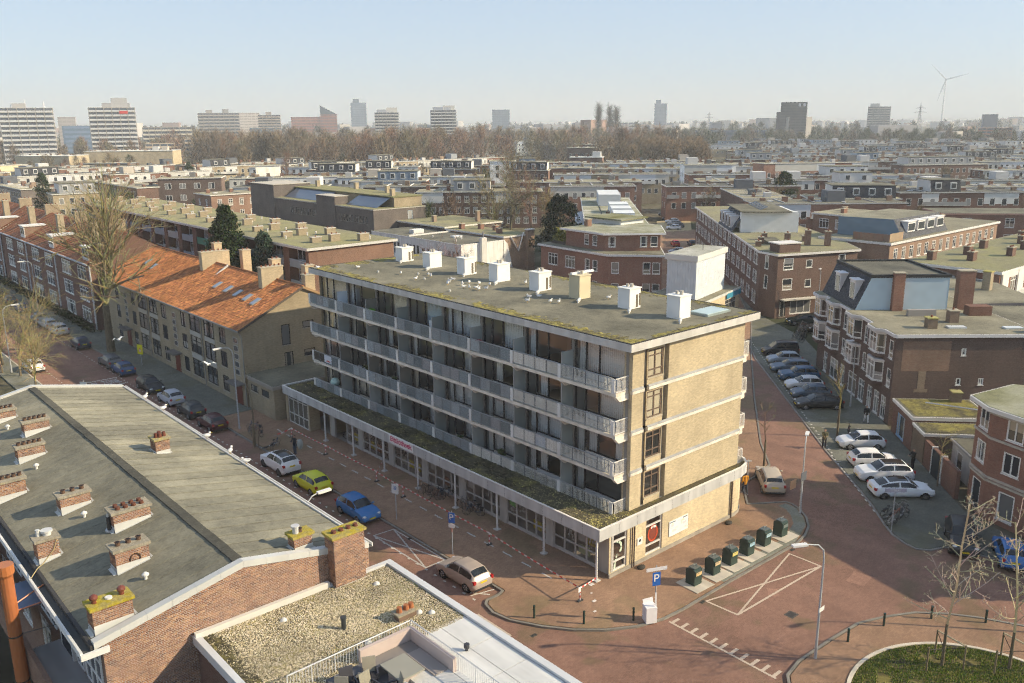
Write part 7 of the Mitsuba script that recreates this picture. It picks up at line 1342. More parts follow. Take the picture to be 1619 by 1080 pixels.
# ---------------------------------------------------------------- people
import manifold3d as m3
def skel(bones, ref=.045, it=6):
    """bones: ((joint, radius), (joint, radius)): hulls of spheres joined into one surface and smoothed"""
    ms = []
    for (a, ra), (b, rb_) in bones: ms.append(m3.Manifold.batch_hull([m3.Manifold.sphere(ra, 12).translate(list(map(float, a))), m3.Manifold.sphere(rb_, 12).translate(list(map(float, b)))]))
    u = m3.Manifold.batch_boolean(ms, m3.OpType.Add).refine_to_length(ref); q = u.to_mesh(); t = trimesh.Trimesh(q.vert_properties[:, :3], q.tri_verts); trimesh.smoothing.filter_taubin(t, iterations=it); return t
def person(x, y, deg, label, top, leg, hair, pose='stand', z=.1, hold=None):
    k = thing('person', label, 'person'); M = mat(x, y, z, math.radians(deg)); Tm = lambda t, m, n, col: obj(n, MB(col).add(tf(M, t.vertices), t.faces), m, k, True)
    st = .22 if pose == 'walk' else .04; hipL, hipR = (0, .1, .92), (0, -.1, .92); kL, kR = (.5*st+.03, .11, .5), (-.4*st+.05, -.11, .5); fL, fR = (st, .12, .07), (-st*1.1, -.12, .09)
    sL, sR = (0, .2, 1.42), (0, -.2, 1.42); eL, eR = ((-.1, .27, 1.14), (.06, -.27, 1.14)) if pose == 'walk' else ((.02, .27, 1.14), (.02, -.27, 1.14)); hL, hR = (eL[0]+.12, .25, .92), (eR[0]+.14, -.25, .92)
    if pose == 'reach': eL, hL, eR, hR = (.22, .22, 1.2), (.42, .14, 1.2), (.2, -.22, 1.2), (.4, -.12, 1.18)
    sk = (.42, .25, .18); hd = [(((0, 0, 1.4), .055), ((.01, 0, 1.56), .055)), (((.0, 0, 1.66), .088), ((.035, 0, 1.60), .07)), (((.09, 0, 1.61), .022), ((.105, 0, 1.60), .018)), (((0, .085, 1.62), .022), ((0, .09, 1.60), .02)), (((0, -.085, 1.62), .022), ((0, -.09, 1.60), .02))]
    for e, h in ((eL, hL), (eR, hR)):
        e, h = np.array(e), np.array(h); d = (h-e)/np.linalg.norm(h-e); sd = np.array([0, 1., 0]); hd.append(((h-d*.08, .032), (h, .034))); pm = h+d*.05
        hd.append(((h, .034), (pm, .034)))
        for j in range(4): o = (j-1.5)*.017; hd.append(((pm+sd*o, .012), (pm+sd*o*1.1+d*(.07-.008*abs(j-1.3)), .010)))
        hd.append(((h+sd*.03*(1 if h[1] < 0 else -1), .013), (h+d*.05+sd*.055*(1 if h[1] < 0 else -1), .011)))
    base = hd+[(((0, 0, 1.4), .08), ((0, 0, 1.0), .11)), ((sL, .05), (sR, .05)), ((sL, .045), (eL, .04)), ((eL, .038), (hL, .03)), ((sR, .045), (eR, .04)), ((eR, .038), (hR, .03)), ((hipL, .085), (kL, .06)), ((kL, .055), (fL, .04)), ((hipR, .085), (kR, .06)), ((kR, .055), (fR, .04)), ((hipL, .09), ((0, 0, 1.05), .1)), ((hipR, .09), ((0, 0, 1.05), .1))]
    Tm(skel(base, .03, 3), 'tint', 'body', sk)
    Tm(skel([((sL, .075), (sR, .075)), (((0, 0, 1.4), .12), ((0, 0, 1.1), .15)), (((0, 0, 1.15), .15), ((0, 0, .88), .155)), ((sL, .07), (eL, .058)), ((eL, .056), (np.array(hL)*.85+np.array(eL)*.15, .045)), ((sR, .07), (eR, .058)), ((eR, .056), (np.array(hR)*.85+np.array(eR)*.15, .045))]), 'tint', 'jacket', top)
    Tm(skel([((hipL, .11), (kL, .08)), ((kL, .078), (fL, .062)), ((hipR, .11), (kR, .08)), ((kR, .078), (fR, .062)), ((hipL, .115), (hipR, .115))]), 'tint', 'trousers', leg)
    for n, f in (('shoe', fL), ('shoe', fR)): Tm(skel([(((f[0]-.04, f[1], .05), .045), ((f[0]+.14, f[1], .04), .038))], .03, 3), 'tint', 'shoe', (.05, .05, .05) if top[0] < .3 else (.6, .6, .6))
    Tm(skel([(((-.025, 0, 1.69), .088), ((-.03, 0, 1.63), .085))], .03, 3), 'tint', 'hair', hair)
    for s_ in (-.032, .032): obj('eye', MB((.02, .02, .02)).ball(tf(M, (.092, s_, 1.635)), .009, sub=0), 'tint', k)
    obj('mouth', MB((.25, .08, .07)).box(.092, .1, -.022, .022, 1.553, 1.562, m=M), 'tint', k); return k
person(-7.25, 32.6, 200, 'person in a dark jacket and jeans standing at the roof of the white crossover', (.02, .022, .03), (.05, .07, .11), (.06, .04, .03), 'reach')
k = thing('bag', 'pale grey bundle carried beside the person in the dark jacket', 'bag'); obj('sack', MB((.34, .38, .36)).ball((-6.95, 32.2, 1.05), .34, None, (.8, .8, 1.4), 2), 'tint', k, True)
person(28.6, 1.9, 215, 'person in an olive coat standing at the road edge near the lone white hatchback', (.13, .12, .06), (.05, .05, .05), (.12, .09, .05), 'reach', .06)
person(37.6, 2.6, 230, 'person in a black top and white trousers walking along the shaded pavement', (.015, .015, .018), (.62, .64, .68), (.03, .025, .02), 'walk', .06)
person(29.6, -5.6, 150, 'person dressed in black standing behind the parked white estate', (.014, .014, .016), (.02, .02, .022), (.05, .035, .025), 'reach', .06)
person(14.85, .9, 60, 'person in an orange jacket walking behind the curved corner of the gable', (.58, .26, .02), (.03, .035, .045), (.05, .03, .02), 'walk')
# ---------------------------------------------------------------- gulls
GU = 'white gulls resting on the flat roof'
gb = MB((.70, .70, .69)).ball((0, 0, .2), .13, None, (1.6, .8, .8), 1).ball((.17, 0, .33), .065, None, (1.1, .9, .9), 1); gb.ball((-.04, 0, .23), .12, (.42, .44, .46), (1.7, .75, .6), 1); gb.tube([(0, .03, 0), (0, .03, .12)], [.012, .012], 4, (.5, .3, .1)).tube([(0, -.03, 0), (0, -.03, .12)], [.012, .012], 4, (.5, .3, .1)); gb.tube([(.23, 0, .33), (.3, 0, .32)], [.02, .008], 4, (.55, .38, .05)); GP = plyd(gb, 'tint', False)
rg_ = random.Random(12)
gp = [(2.2, 36, 0), (3.3, 30.5, 0), (4.7, 28.2, 0), (4.4, 27.4, 0), (2.6, 27.2, 0), (4.7, 24.6, 0), (4.1, 24.3, 0), (3.6, 23.8, 0), (3.2, 23.4, 0), (4.9, 22.6, 0), (5.2, 21.6, 0), (5.5, 20.6, 0), (4.0, 22.4, 0), (3.2, 21.2, 0), (3.4, 20.7, 0), (3.7, 20.2, 0), (3.5, 19.6, 0), (4.1, 19.4, 0), (8.2, 19.1, 0), (7.6, 17.3, 0), (4.3, 14.4, 0), (5.0, 14.0, 0), (3.2, 13.4, 0), (4.3, 12.0, 0), (4.6, 11.4, 0), (8.5, 9.9, 0), (-.6, 38.6, 0)]
for x, y, _ in gp: k = num('gull'); scene[k] = {**GP, 'to_world': T(mat(x, y, ZR+.02, rg_.uniform(0, 6.3), .95).tolist())}; lab(k, 'white gull with grey wings resting on the flat roof of the tan apartment block', 'gull', GU)
for x, y, z in ((-20.85, 28.3, 9.25), (-20.85, 24.8, 9.25), (-20.85, 17.3, 9.25), (-20.85, 13.8, 9.25), (-20.85, 11.6, 9.25)): k = num('gull'); scene[k] = {**GP, 'to_world': T(mat(x, y, z-.05, rg_.uniform(0, 6.3), 1.2).tolist())}; lab(k, 'white gull perched on the gutter of the near felted roof', 'gull', 'gulls on the gutter of the near roof')
for (x, y, z, a, lb_) in [(-12.3, 37.6, 8.3, .6, 'white gull flying before the gable of the brown flats'), (-14, 56.2, 7.4, 2.0, 'white gull flying before the brown flats near the yellow sign'), (-6.3, 108.5, 11.5, 1.0, 'white gull flying before the tall chimney of the red terrace'), (-12.5, 118, 9.5, 1.4, 'white gull flying past the red terrace at the far left')]:
    m = MB((.74, .74, .73)).ball((0, 0, 0), .12, None, (2.0, .8, .8), 1)
    for s_ in (1, -1): m.add([(.14, s_*.05, .03), (-.12, s_*.05, .03), (.1, s_*.4, .22), (-.1, s_*.4, .2), (-.02, s_*.75, .1)], [[0, 2, 1], [1, 2, 3], [2, 4, 3], [0, 1, 2], [1, 3, 2], [2, 3, 4]], (.62, .64, .66))
    k = num('gull'); scene[k] = {**plyd(m, 'tint'), 'to_world': T(mat(x, y, z, a, 1.1).tolist())}; lab(k, lb_, 'gull')
# ---------------------------------------------------------------- trees
def grow(mb, p, d, L, r, lev, rg, P, col):
    n = 4 if lev > 1 else 3; pts = [np.array(p, float)]; d = np.array(d, float)
    for i in range(n-1):
        d = d+rg.normal(0, P['wob'], 3)+np.array([0, 0, P['up']*(.5 if lev == P['lev'] else 1)]); d /= np.linalg.norm(d); pts.append(pts[-1]+d*L/(n-1))
    rad = np.linspace(r, r*(.62 if lev else .3), n); mb.tube(pts, rad, 6 if r > .08 else 4 if r > .03 else 3, [c*rg.uniform(.8, 1.15) for c in col], cap=False)
    if lev == 0: return
    k = P['n'][P['lev']-lev]
    for j in range(k):
        t = P['t0']+(1-P['t0'])*(j+.7)/k if lev == P['lev'] else rg.uniform(.25, 1); i = min(int(t*(n-1)), n-2); f = t*(n-1)-i; q = pts[i]*(1-f)+pts[i+1]*f
        ax = rg.normal(size=3); ax -= ax.dot(d)*d; ax /= np.linalg.norm(ax); a = math.radians(rg.uniform(*P['ang'])); nd = d*math.cos(a)+ax*math.sin(a)
        ll = L*rg.uniform(*P['len'])*(1-.45*t*P.get('lead', 0)); grow(mb, q, nd, ll, max(r*P['rr']*(1-.3*t), P['rmin']), lev-1, rg, P, col)
def tree(x, y, h, label, seed, P, col, name='bare_tree', z=0, trunk=.3, tr=.25, group=None, lean=(0, 0)):
    rg = np.random.default_rng(seed); k = thing(name, label, 'tree', group); t = MB((0, 1.)); tp = [(x, y, z), (x+lean[0]*.3, y+lean[1]*.3, z+h*trunk*.5), (x+lean[0]*.6, y+lean[1]*.6, z+h*trunk)]
    t.tube(tp, [tr*1.15, tr, tr*.85], 9, (0, 1.)); obj('trunk', t, 'bark', k, True); c = MB()
    PP = {**dict(wob=.12, up=.06, n=[7, 6, 5, 4], lev=3, t0=.1, ang=(20, 50), len=(.4, .65), rr=.5, rmin=.012), **P}
    grow(c, tp[-1], (lean[0]/h, lean[1]/h, 1), h*(1-trunk)*PP.get('main', .8), tr*.8, PP['lev'], rg, PP, col); obj('crown', c, 'leaf', k); return k
tree(-7.6, 81.5, 19.3, 'tall bare street tree with a dense broom of upswept branches before the red terrace', 3, dict(n=[22, 8, 5], t0=.0, ang=(10, 62), len=(.5, .82), lev=3, wob=.09, up=.05, rr=.5, rmin=.02, main=.72), (.27, .235, .135), trunk=.32, tr=.46)
t_ = tree(3.6, -19.1, 9.7, 'young bare tree with pale twigs on the round grass island', 5, dict(n=[24, 6, 4], t0=.02, ang=(40, 75), len=(.22, .46), lev=3, wob=.09, up=.04, rr=.42, rmin=.013, main=1., lead=.9), (.52, .46, .33), trunk=.26, tr=.085, z=.1)
t2 = tree(6.0, -21.6, 8.4, 'second young bare tree at the right edge, behind the first on the grass island', 9, dict(n=[22, 6, 4], t0=.02, ang=(40, 75), len=(.22, .48), lev=3, wob=.09, up=.04, rr=.42, rmin=.013, main=1., lead=.8), (.52, .46, .33), trunk=.26, tr=.085, z=.1)
for i, (x, y) in enumerate(((3.6, -19.1), (6.0, -21.6))):
    k = thing('tree_support', ('three wooden stakes with black straps around the first young tree', 'three wooden stakes with black straps around the second young tree')[i], 'tree stakes')
    ps = [(x-1.1, y+.35), (x+.5, y-.9), (x+.9, y+.75)]
    for a, b in ps: obj('stake', MB((.20, .16, .10)).cyl(a, b, .1, 1.55, .05, 7), 'tint', k)
    obj('rail', MB((.55, .46, .30)).tube([(*ps[1], 1.5), (*ps[2], 1.5)], [.05, .05], 5), 'tint', k)
    for a, b in ps: obj('strap', MB((.03, .03, .03)).tube([(a, b, 1.4), (x, y, 1.15)], [.02, .02], 4), 'tint', k)
sp = dict(n=[9, 5, 3], t0=.2, ang=(25, 60), len=(.3, .6), lev=2, rr=.45, rmin=.014, main=.9)
tree(20.3, 2.7, 5.2, 'small spreading bare street tree on the green verge behind the gable', 21, sp, (.22, .18, .12), trunk=.5, tr=.09, z=.1)
tree(32.2, 2.6, 6.0, 'thin bare street tree with a stake beside the lone white hatchback', 22, {**sp, 'ang': (10, 35)}, (.30, .26, .12), trunk=.45, tr=.10, z=.06)
tree(-9.1, 36.7, 6.5, 'slim staked sapling among the bicycles before the brown flats', 23, {**sp, 'ang': (10, 30), 'n': [6, 4, 3]}, (.20, .17, .12), trunk=.55, tr=.07, z=.1)
for i, (x, y) in enumerate(((-9.35, 36.5), (-8.85, 36.5), (-9.1, 37.0))): k = obj('tree_stake', MB((.24, .19, .13)).cyl(x, y, .1, 2.0, .05, 7), 'tint'); lab(k, 'wooden stake of the slim sapling among the bicycles', 'stake', 'stakes of the slim sapling')
tree(27.4, -8.6, 4.5, 'drooping pale sapling in front of the yard wall', 24, {**sp, 'up': -.12}, (.34, .30, .14), trunk=.4, tr=.05, z=.06)
for i, (x, y, h) in enumerate(((-19.6, 84, 8.5), (-19.2, 77, 8.0), (-20.5, 90, 7.5), (-18.9, 71.5, 5.5), (-20.5, 80, 7.2))):
    tree(x, y, h, 'yellowish bare shrub by the left street, '+('tallest of the group', 'in front with a pale stem', 'farthest at the left edge', 'low and nearest the felted roof', 'leaning behind the others')[i], 31+i, dict(n=[14, 9, 7], t0=.0, ang=(15, 55), len=(.45, .8), lev=3, wob=.14, up=.05, rr=.5, rmin=.014, main=.75), (.33, .28, .14), 'bare_shrub', trunk=.12, tr=.13)
def needle_tree(x, y, h, r, label, seed, cols, name='conifer', shape=.75, n=7000, z0=.08, clump=70):
    q = np.random.default_rng(seed); k = thing(name, label, 'tree'); obj('trunk', MB((0, .8)).cyl(x, y, 0, h*.8, .28, 8, .1), 'bark', k); lf = MB(); cols = np.array(cols)
    cz = z0+(1-z0)*q.random(clump)**.85; ca = q.random(clump)*6.28; cr_ = r*np.minimum(1, ((1-cz)/(1-.25))**shape)*(.55+.55*q.random(clump)); cc = np.stack([x+cr_*np.cos(ca), y+cr_*np.sin(ca), h*cz], 1); cs = r*(.22+.2*q.random(clump))*(1.15-.6*cz)
    i = q.integers(0, clump, n); d = q.normal(size=(n, 3)); d /= np.linalg.norm(d, axis=1, keepdims=True); p = cc[i]+d*(cs[i]*(.6+.5*q.random(n)))[:, None]*np.array([1, 1, .8])
    tri = p[:, None]+q.normal(0, .17, (n, 3, 3)); lf.add(tri.reshape(-1, 3), np.arange(3*n).reshape(-1, 3)); lf.c[-1][:] = np.repeat(cols[q.integers(0, len(cols), n)]*(.7+.6*q.random((n, 1))), 3, 0); obj('crown', lf, 'leaf', k); return k
DG = [(.022, .042, .018), (.035, .058, .022), (.05, .07, .03)]
needle_tree(13.2, 91.0, 16.6, 4.0, 'large dark green conifer between the orange roof and the long tan roof', 2, DG, n=16000, clump=130)
needle_tree(15.0, 82.5, 13.2, 3.0, 'smaller blue green cedar to the right of the large conifer', 4, [(.04, .07, .055), (.06, .09, .06)], n=6000)
needle_tree(76.5, 84.5, 14.2, 5.2, 'dark ivy clad tree in shade behind the corner building', 6, [(.012, .02, .014), (.02, .03, .018)], 'evergreen_tree', .5, 12000)
needle_tree(72.5, 78.5, 6.5, 2.9, 'rounded dark green bush between the red gable and the corner building', 8, [(.03, .055, .015), (.05, .08, .02)], 'evergreen_tree', .35, 6000)
needle_tree(73.8, 79.5, 7.6, .9, 'bright yellow green bush top beside the red gable', 9, [(.26, .26, .03), (.16, .19, .03)], 'evergreen_tree', .4, 1200)
needle_tree(31, 266, 14, 3.6, 'dark conifer by the blank white wall at the left', 10, DG, n=5000); needle_tree(46, 236, 9, 3, 'round olive bush before the house with the grey slate attic', 12, [(.07, .085, .03), (.05, .07, .02)], 'evergreen_tree', .4, 4000)
needle_tree(186, 104, 13.5, 4.5, 'dark green tree standing above the roofs across the far street', 13, DG, 'evergreen_tree', .5, 7000)
needle_tree(108, 345, 12, 4, 'dark evergreen between the far central terraces', 14, DG, n=3500)
bt = dict(n=[12, 8, 7, 4], t0=.05, ang=(15, 48), len=(.42, .72), lev=3, wob=.11, up=.05, rr=.5, rmin=.03, main=.8)
for i, (x, y, h, c, lb_) in enumerate([(84, 112, 14, (.20, .175, .105), 'broad bare tree behind the red gable house'), (97, 122, 15, (.19, .17, .11), 'bare tree rising behind the broad bare tree near the red gable'), (118, 146, 17, (.20, .16, .11), 'tall bare tree in front of the brick rows by the dark ivy tree'), (92, 101, 11, (.24, .19, .10), 'yellowish bare tree beside the dark ivy clad tree'), (112, 131, 13, (.22, .14, .105), 'reddish bare tree behind the dark ivy clad tree'), (168, 96, 9, (.26, .20, .12), 'brown bare tree before the black mansard row'), (160, 112, 9, (.22, .18, .12), 'bare tree beside the three storey house across the far street'), (140, 316, 13, (.2, .13, .1), 'reddish bare tree among the central mansard houses'), (71, 610, 15, (.2, .17, .12), 'bare tree in front of the tan hall at the left'), (250, 560, 18, (.19, .15, .1), 'bare tree before the far woods at the left centre'), (112, 58, 7, (.2, .17, .1), 'bare garden tree behind the street block')]):
    tree(x, y, h, lb_, 60+i, bt if h > 10 else {**bt, 'rmin': .02}, c, trunk=.18, tr=.22)
for i in range(5): tree(48.5+1.2*i, 86+1.1*(i % 3), 6.0+.6*(i % 2), 'reddish brown bare bush behind the far end of the apartment roof', 90+i, dict(n=[9, 7, 4], t0=0, ang=(15, 50), len=(.5, .8), lev=2, rr=.45, rmin=.02), (.24, .12, .09), 'bare_shrub', trunk=.1, tr=.1, group='reddish bushes')
# ribbons of twigs: the far woods
def twigs(q, x, y, h, w, n, col, rw, zlo=.12):
    u = q.random((n, 1)); t = zlo+(1-zlo)*u**.8; a = q.random((n, 1))*6.28; rad = w*np.sqrt(q.random((n, 1)))*np.sin(np.pi*np.clip(.12+.88*t, 0, .985))**.6*(.75+.3*q.random((n, 1)))
    c = np.hstack([x+rad*np.cos(a), y+rad*np.sin(a), h*t]); d = np.hstack([np.cos(a)*.6, np.sin(a)*.6, .7+.5*q.random((n, 1))])+q.normal(0, .35, (n, 3)); d /= np.linalg.norm(d, axis=1, keepdims=True); L = h*(.08+.12*q.random((n, 1)))
    s = np.cross(d, q.normal(size=(n, 3))); s /= np.linalg.norm(s, axis=1, keepdims=True); s *= rw
    V = np.stack([c-d*L-s, c-d*L+s, c+d*L+s*.4, c+d*L-s*.4], 1).reshape(-1, 3); b = np.arange(n)[:, None]*4; F = np.vstack([b+[0, 1, 2], b+[0, 2, 3]])
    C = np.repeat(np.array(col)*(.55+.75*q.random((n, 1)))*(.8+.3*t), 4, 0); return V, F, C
def wood(name, label, pts, q, hr, n, rw, cols):
    m = MB()
    for x, y in pts:
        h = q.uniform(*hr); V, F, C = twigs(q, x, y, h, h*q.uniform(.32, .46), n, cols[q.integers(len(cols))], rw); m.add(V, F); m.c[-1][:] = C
        m.tube([(x, y, 0), (x, y, h*.45)], [h*.02, h*.012], 5, (.09, .075, .055))
    k = obj(name, m, 'leaf', kind='stuff'); lab(k, label, 'wood'); return k
q = np.random.default_rng(50); CW = [(.23, .17, .125), (.25, .20, .135), (.21, .185, .12), (.27, .175, .13), (.20, .165, .13)]
def scatter(q, n, amin, amax, dmin, dmax, free=True):
    o = []
    for _ in range(n*6):
        a, d = math.radians(q.uniform(amin, amax)), math.sqrt(q.uniform(dmin**2, dmax**2)); x, y = EYE[0]+d*math.cos(a), EYE[1]+d*math.sin(a)
        if free and any(f.distance(Point(x, y)) < 4 for f in FOOT): continue
        o.append((x, y))
        if len(o) >= n: break
    return o
wood('bare_wood', 'broad belt of bare brown trees beyond the terraces in the centre', scatter(q, 105, 53, 68, 505, 700)+scatter(q, 50, 38, 56, 590, 720), q, (14, 24), 330, .12, CW)
wood('bare_wood', 'bare brown wood behind the first belt, round the pale tower blocks', scatter(q, 160, 39, 70, 700, 980), q, (13, 23), 260, .16, CW)
wood('bare_wood', 'brown rounded wood left of the right hand rows', scatter(q, 90, 36.5, 43, 500, 640), q, (13, 17), 420, .13, [(.26, .19, .125), (.23, .18, .125)])
wood('bare_wood', 'bare trees among the tower blocks at the left', scatter(q, 90, 66, 82, 690, 1000), q, (10, 17), 240, .16, CW)
wood('bare_wood', 'hazy bare trees beyond the right hand rows', scatter(q, 230, 17, 41, 840, 1300), q, (11, 18), 260, .22, [(.15, .15, .11), (.18, .14, .11), (.12, .135, .09)])
wood('distant_wood', 'blue grey line of distant trees along the horizon', scatter(q, 520, 14, 84, 1300, 3600, False), q, (13, 24), 110, .7, [(.09, .085, .065), (.07, .08, .055)])
wood('garden_trees', 'small bare trees scattered in the yards between the terraces', scatter(q, 130, 19, 80, 210, 760), q, (6, 11), 300, .06, [(.19, .155, .10), (.2, .14, .1), (.08, .10, .05)])
for i, (u, h) in enumerate(((833, 47), (869, 45), (879, 43))):
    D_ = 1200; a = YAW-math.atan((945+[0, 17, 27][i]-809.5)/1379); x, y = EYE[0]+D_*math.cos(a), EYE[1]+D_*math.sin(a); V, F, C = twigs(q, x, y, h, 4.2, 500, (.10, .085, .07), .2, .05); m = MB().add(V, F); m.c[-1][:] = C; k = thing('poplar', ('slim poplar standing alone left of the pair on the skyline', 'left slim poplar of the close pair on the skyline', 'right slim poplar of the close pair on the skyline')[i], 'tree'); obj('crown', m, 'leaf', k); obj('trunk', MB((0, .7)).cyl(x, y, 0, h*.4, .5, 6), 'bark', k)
# ---------------------------------------------------------------- the far town
def tower(label, A, B_, h, depth, col, bands=None, nf=12, nb=7, side=None, top=None, win=(.10, .12, .15), kind='grid'):
    A, B_ = np.array(A, float), np.array(B_, float); d = (B_-A)/np.linalg.norm(B_-A); n_ = np.array([-d[1], d[0]]); L = float(np.linalg.norm(B_-A)); p = [tuple(A), tuple(B_), tuple(B_+n_*depth), tuple(A+n_*depth)]; k = thing('tower_block', label, 'tower block')
    obj('wall', MB(col).prism(p, 0, h), 'tint', k); M = frame_m(A, B_); w, b = MB(), MB(); fh = h/nf
    Ms = frame_m(B_, B_+n_*depth)
    for f in range(nf):
        for j in range(nb):
            w.box((j+.06)*L/nb, (j+.94)*L/nb, -.12, 0, f*fh+fh*.42, f*fh+fh*.92, win, M)
            if bands: b.box((j+.04)*L/nb, (j+.96)*L/nb, -1.2, -1.05, f*fh+.05, f*fh+fh*.40, bands, M).box((j+.0)*L/nb, (j+.04)*L/nb, -1.2, 0, f*fh, f*fh+fh*.95, (.30, .30, .30), M)
        for j in range(max(2, int(depth/5))):
            wd = depth/max(2, int(depth/5)); w.box((j+.25)*wd, (j+.7)*wd, -.12, 0, f*fh+fh*.4, f*fh+fh*.85, win, Ms)
            if side: b.box((j+.15)*wd, (j+.8)*wd, -.9, -.8, f*fh+.1, f*fh+fh*.4, side, Ms)
    obj('window', w, 'glass_dark', k, kind='stuff')
    if b.n: obj('balcony', b, 'tint', k, kind='stuff')
    for (a0, a1, hh, c) in top or []: obj('roof_house', MB(c).prism([tuple(A+d*L*a0+n_*depth*.2), tuple(A+d*L*a1+n_*depth*.2), tuple(A+d*L*a1+n_*depth*.8), tuple(A+d*L*a0+n_*depth*.8)], h, h+hh), 'tint', k)
    return k, A, d, n_, L
W1, W2 = (.58, .60, .61), (.46, .40, .34)
kA, A_, d_, n_, L_2 = tower('long white balconied slab block at the left edge of the skyline', (112, 699), (146, 690), 40.5, 12, W2, W1, 12, 6, (.62, .60, .56), [(.25, .5, 3.2, (.4, .4, .4))])
obj('antenna', MB((.7, .7, .72)).cyl(130, 700, 40, 46, .3, 6).cyl(142, 697, 37, 45, .35, 6).cyl(121, 702, 37, 44, .2, 6), 'tint', kA)
kB, A_, d_, n_, L_2 = tower('white balconied slab block with a stepped roof house and a red panel near its top', (183, 733), (216, 722), 41.5, 13, W2, W1, 12, 6, (.62, .60, .56), [(.3, .9, 3.5, (.36, .37, .38)), (.5, .85, 7.5, (.42, .43, .44))])
obj('red_panel', MB((.50, .05, .04)).box(L_2*.66, L_2*.84, -1.35, -1.22, 36.5, 38.8, m=frame_m(A_, A_+d_)), 'tint', kB)
tower('grey banded pair of flats behind the trees left of centre', (450, 1169), (500, 1148), 42, 16, (.38, .34, .31), (.40, .38, .36), 10, 8, None, [(.2, .35, 4, (.35, .33, .31)), (.6, .75, 5, (.3, .3, .3))])
tower('pale block right of the grey banded pair', (540, 1236), (568, 1226), 43, 16, (.54, .50, .48), None, 11, 5, win=(.38, .36, .35))
tower('tan flats with a flat roof house, third of the mid skyline group', (522, 1137), (549, 1123), 39, 16, (.44, .38, .33), (.46, .41, .36), 11, 5, None, [(.35, .6, 4, (.32, .30, .29))])
tower('low red brown office wing on the skyline', (655, 1295), (696, 1272), 37, 20, (.33, .16, .14), None, 8, 6, win=(.22, .14, .14))
kP, A_, d_, n_, L_2 = tower('red office tower with a slanted roof', (695, 1271), (718, 1258), 41, 22, (.30, .15, .13), None, 9, 4, win=(.2, .14, .15)); m = MB((.10, .13, .17)); a0, a1, b0, b1 = A_, A_+d_*L_2, A_+d_*L_2+n_*22, A_+n_*22
m.add([(*a0, 41), (*a1, 41), (*b1, 41), (*b0, 41), (*a0, 55), (*b1, 55)], [[0, 1, 4], [1, 2, 5], [2, 3, 5], [0, 4, 5], [0, 5, 3], [1, 5, 4], [1, 2, 5]]); obj('slanted_roof', m, 'satin', kP)
tower('blue grey office tower with a small top box, tallest left of centre', (842, 1418), (866, 1403), 63, 24, (.20, .26, .34), None, 20, 1, None, [(.15, .55, 7, (.17, .22, .28))], win=(.25, .31, .39))
tower('pale stepped tower block behind bare trees, left of its twin', (500, 806), (522, 792), 38.5, 16, (.46, .45, .43), (.56, .56, .54), 12, 6, (.66, .63, .56), [(.1, .8, 3, (.36, .39, .43)), (.5, .95, 5, (.6, .58, .54))])
tower('pale stepped tower block behind bare trees, right of its twin', (521, 731), (543, 716), 40, 16, (.44, .45, .46), (.56, .57, .57), 13, 7, (.66, .63, .56), [(.1, .8, 3, (.33, .37, .42)), (.5, .95, 4.5, (.6, .58, .54))])
tower('blue grey slab on the skyline right of the stepped twins', (1120, 1341), (1146, 1318), 50, 18, (.20, .26, .33), None, 15, 5, win=(.24, .30, .38))
tower('lone blue tower with a small top box right of the poplars', (1654, 1368), (1672, 1345), 66, 24, (.19, .26, .35), None, 20, 1, None, [(.1, .5, 8, (.19, .26, .35))], win=(.22, .29, .38))
kD, A_, d_, n_, L_2 = tower('dark stepped brick tower with two white squares near the top', (892, 548), (907, 523), 47, 15, (.07, .075, .09), None, 15, 5, (.4, .37, .34), win=(.05, .055, .07)); M = frame_m(A_, A_+d_)
for t in (.72, .9): obj('white_square', MB((.7, .7, .7)).box(L_2*t-1.4, L_2*t+1.2, -.3, -.13, 42, 45.5, m=M), 'tint', kD)
obj('lower_wing', MB((.07, .075, .09)).box(-4.5, 0, 2, 14, 0, 36, m=M), 'tint', kD)
tower('pale gridded tower block with a dark shaded side at the right', (1116, 556), (1129, 531), 43, 16, (.56, .53, .48), (.66, .62, .56), 14, 4, None, [(.1, .5, 4, (.5, .5, .48))], win=(.28, .27, .26))
tower('beige flats with white bands beside the white slab blocks', (285, 910), (330, 893), 25, 14, (.42, .36, .29), (.6, .57, .5), 6, 8); tower('blue office block half hidden behind the stepped slab', (215, 934), (240, 926), 27, 14, (.12, .18, .28), None, 6, 1, win=(.16, .24, .36)); tower('small grey block above the blue office at the left', (224, 980), (240, 975), 36, 14, (.40, .38, .38), None, 10, 4, win=(.34, .33, .33)); tower('tan low flats before the woods at the left', (262, 742), (330, 716), 15, 12, (.48, .38, .28), (.52, .44, .34), 4, 12)
tower('tan low flats nearer than the others before the woods', (210, 690), (236, 681), 13, 12, (.46, .38, .29), None, 4, 5); tower('small blue block among the bare trees left of centre', (470, 1050), (500, 1040), 22, 16, (.10, .16, .24), None, 5, 4); tower('long pale hall on the far right skyline', (1560, 1500), (1650, 1420), 22, 30, (.5, .5, .5), None, 3, 6)
tower('red roofed brick flats on the right hand horizon', (980, 360), (992, 330), 17, 14, (.42, .22, .16), None, 5, 4); tower('second red brick block on the right hand horizon', (985, 262), (996, 236), 17, 14, (.46, .30, .22), None, 5, 3); tower('long dark school at the foot of the dark tower', (880, 660), (905, 560), 15, 16, (.10, .14, .19), None, 3, 12, win=(.14, .19, .25)); tower('cream low block left of the dark tower', (905, 760), (925, 725), 16, 14, (.52, .47, .40), None, 4, 6)
rw = np.random.default_rng(91); dt = MB()
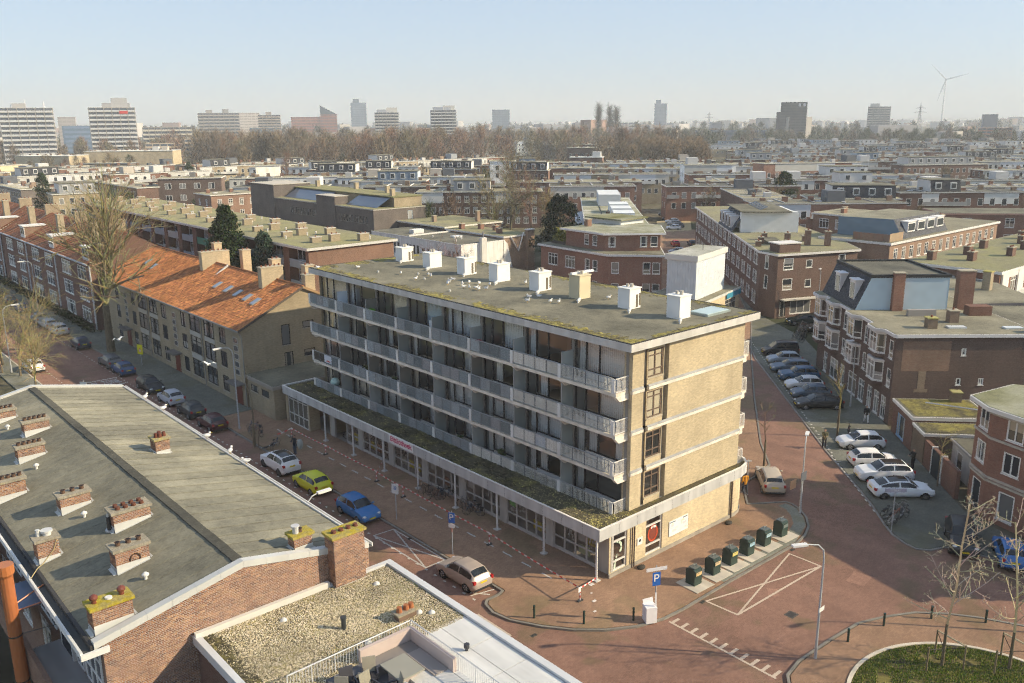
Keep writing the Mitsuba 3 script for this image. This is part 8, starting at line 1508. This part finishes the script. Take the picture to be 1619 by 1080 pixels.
for _ in range(330):
    a, d = math.radians(rw.uniform(14, 84)), math.sqrt(rw.uniform(1050**2, 3800**2)); x, y = EYE[0]+d*math.cos(a), EYE[1]+d*math.sin(a); h = 8+rw.exponential(7); 
    if h > 32: h = 20
    c = [(.40, .38, .35), (.55, .53, .5), (.22, .24, .27), (.34, .22, .18), (.3, .3, .32), (.62, .61, .6)][rw.integers(6)]; dt.box(-rw.uniform(8, 40), rw.uniform(8, 40), -8, 8, 0, h, c, mat(x, y, 0, rw.uniform(0, 3.1)))
k = obj('distant_town', dt, 'tint', kind='stuff'); lab(k, 'faint low buildings of the distant town in the haze', 'town')
k = thing('wind_turbine', 'white wind turbine with three blades on the right hand skyline', 'wind turbine'); D_ = 2500; a = YAW-math.atan((1471-809.5)/1379); x, y = EYE[0]+D_*math.cos(a), EYE[1]+D_*math.sin(a); fx, fy = -math.cos(a), -math.sin(a); sx, sy = math.sin(a), -math.cos(a)
obj('tower', MB((.66, .67, .69)).cyl(x, y, 0, 118, 1.8, 10, 1.0), 'tint', k); obj('nacelle', MB((.66, .67, .69)).tube([(x-fx*4, y-fy*4, 119), (x+fx*5, y+fy*5, 119)], [2.2, 2.0], 8), 'tint', k)
for t in (14, 134, 254): c, s = math.cos(math.radians(t)), math.sin(math.radians(t)); obj('blade', MB((.66, .67, .69)).tube([(x+fx*6, y+fy*6, 119), (x+fx*6+sx*c*14, y+fy*6+sy*c*14, 119+s*14), (x+fx*6+sx*c*52, y+fy*6+sy*c*52, 119+s*52)], [1.1, 1.4, .3], 5), 'tint', k)
for (u, h, D_, lb_) in ((1437, 50, 1500, 'lattice electricity pylon left of the wind turbine'), (1114, 44, 1900, 'faint lattice pylon right of the lone blue tower')):
    k = thing('electricity_pylon', lb_, 'pylon'); a = YAW-math.atan((u-809.5)/1379); x, y = EYE[0]+D_*math.cos(a), EYE[1]+D_*math.sin(a); sx, sy = math.sin(a), -math.cos(a); m = MB((.25, .26, .28))
    for s1 in (-1, 1):
        for s2 in (-1, 1): m.tube([(x+s1*4, y+s2*4, 0), (x+s1*.8, y+s2*.8, h*.72), (x, y, h)], [.35, .28, .2], 4)
    for j in range(7):
        z0, z1 = h*.1*j, h*.1*(j+1); w0, w1 = 4-3.2*z0/(h*.72), 4-3.2*z1/(h*.72)
        for s1 in (-1, 1): m.tube([(x+s1*w0*sx*1.2, y+s1*w0*sy*1.2, z0), (x-s1*w1*sx*1.2, y-s1*w1*sy*1.2, z1)], [.2, .2], 3)
    obj('mast', m, 'tint', k)
    for t, w in ((.72, 9), (.84, 7)): obj('crossarm', MB((.25, .26, .28)).tube([(x-sx*w, y-sy*w, h*t), (x, y, h*t+1), (x+sx*w, y+sy*w, h*t)], [.2, .5, .2], 4), 'tint', k)
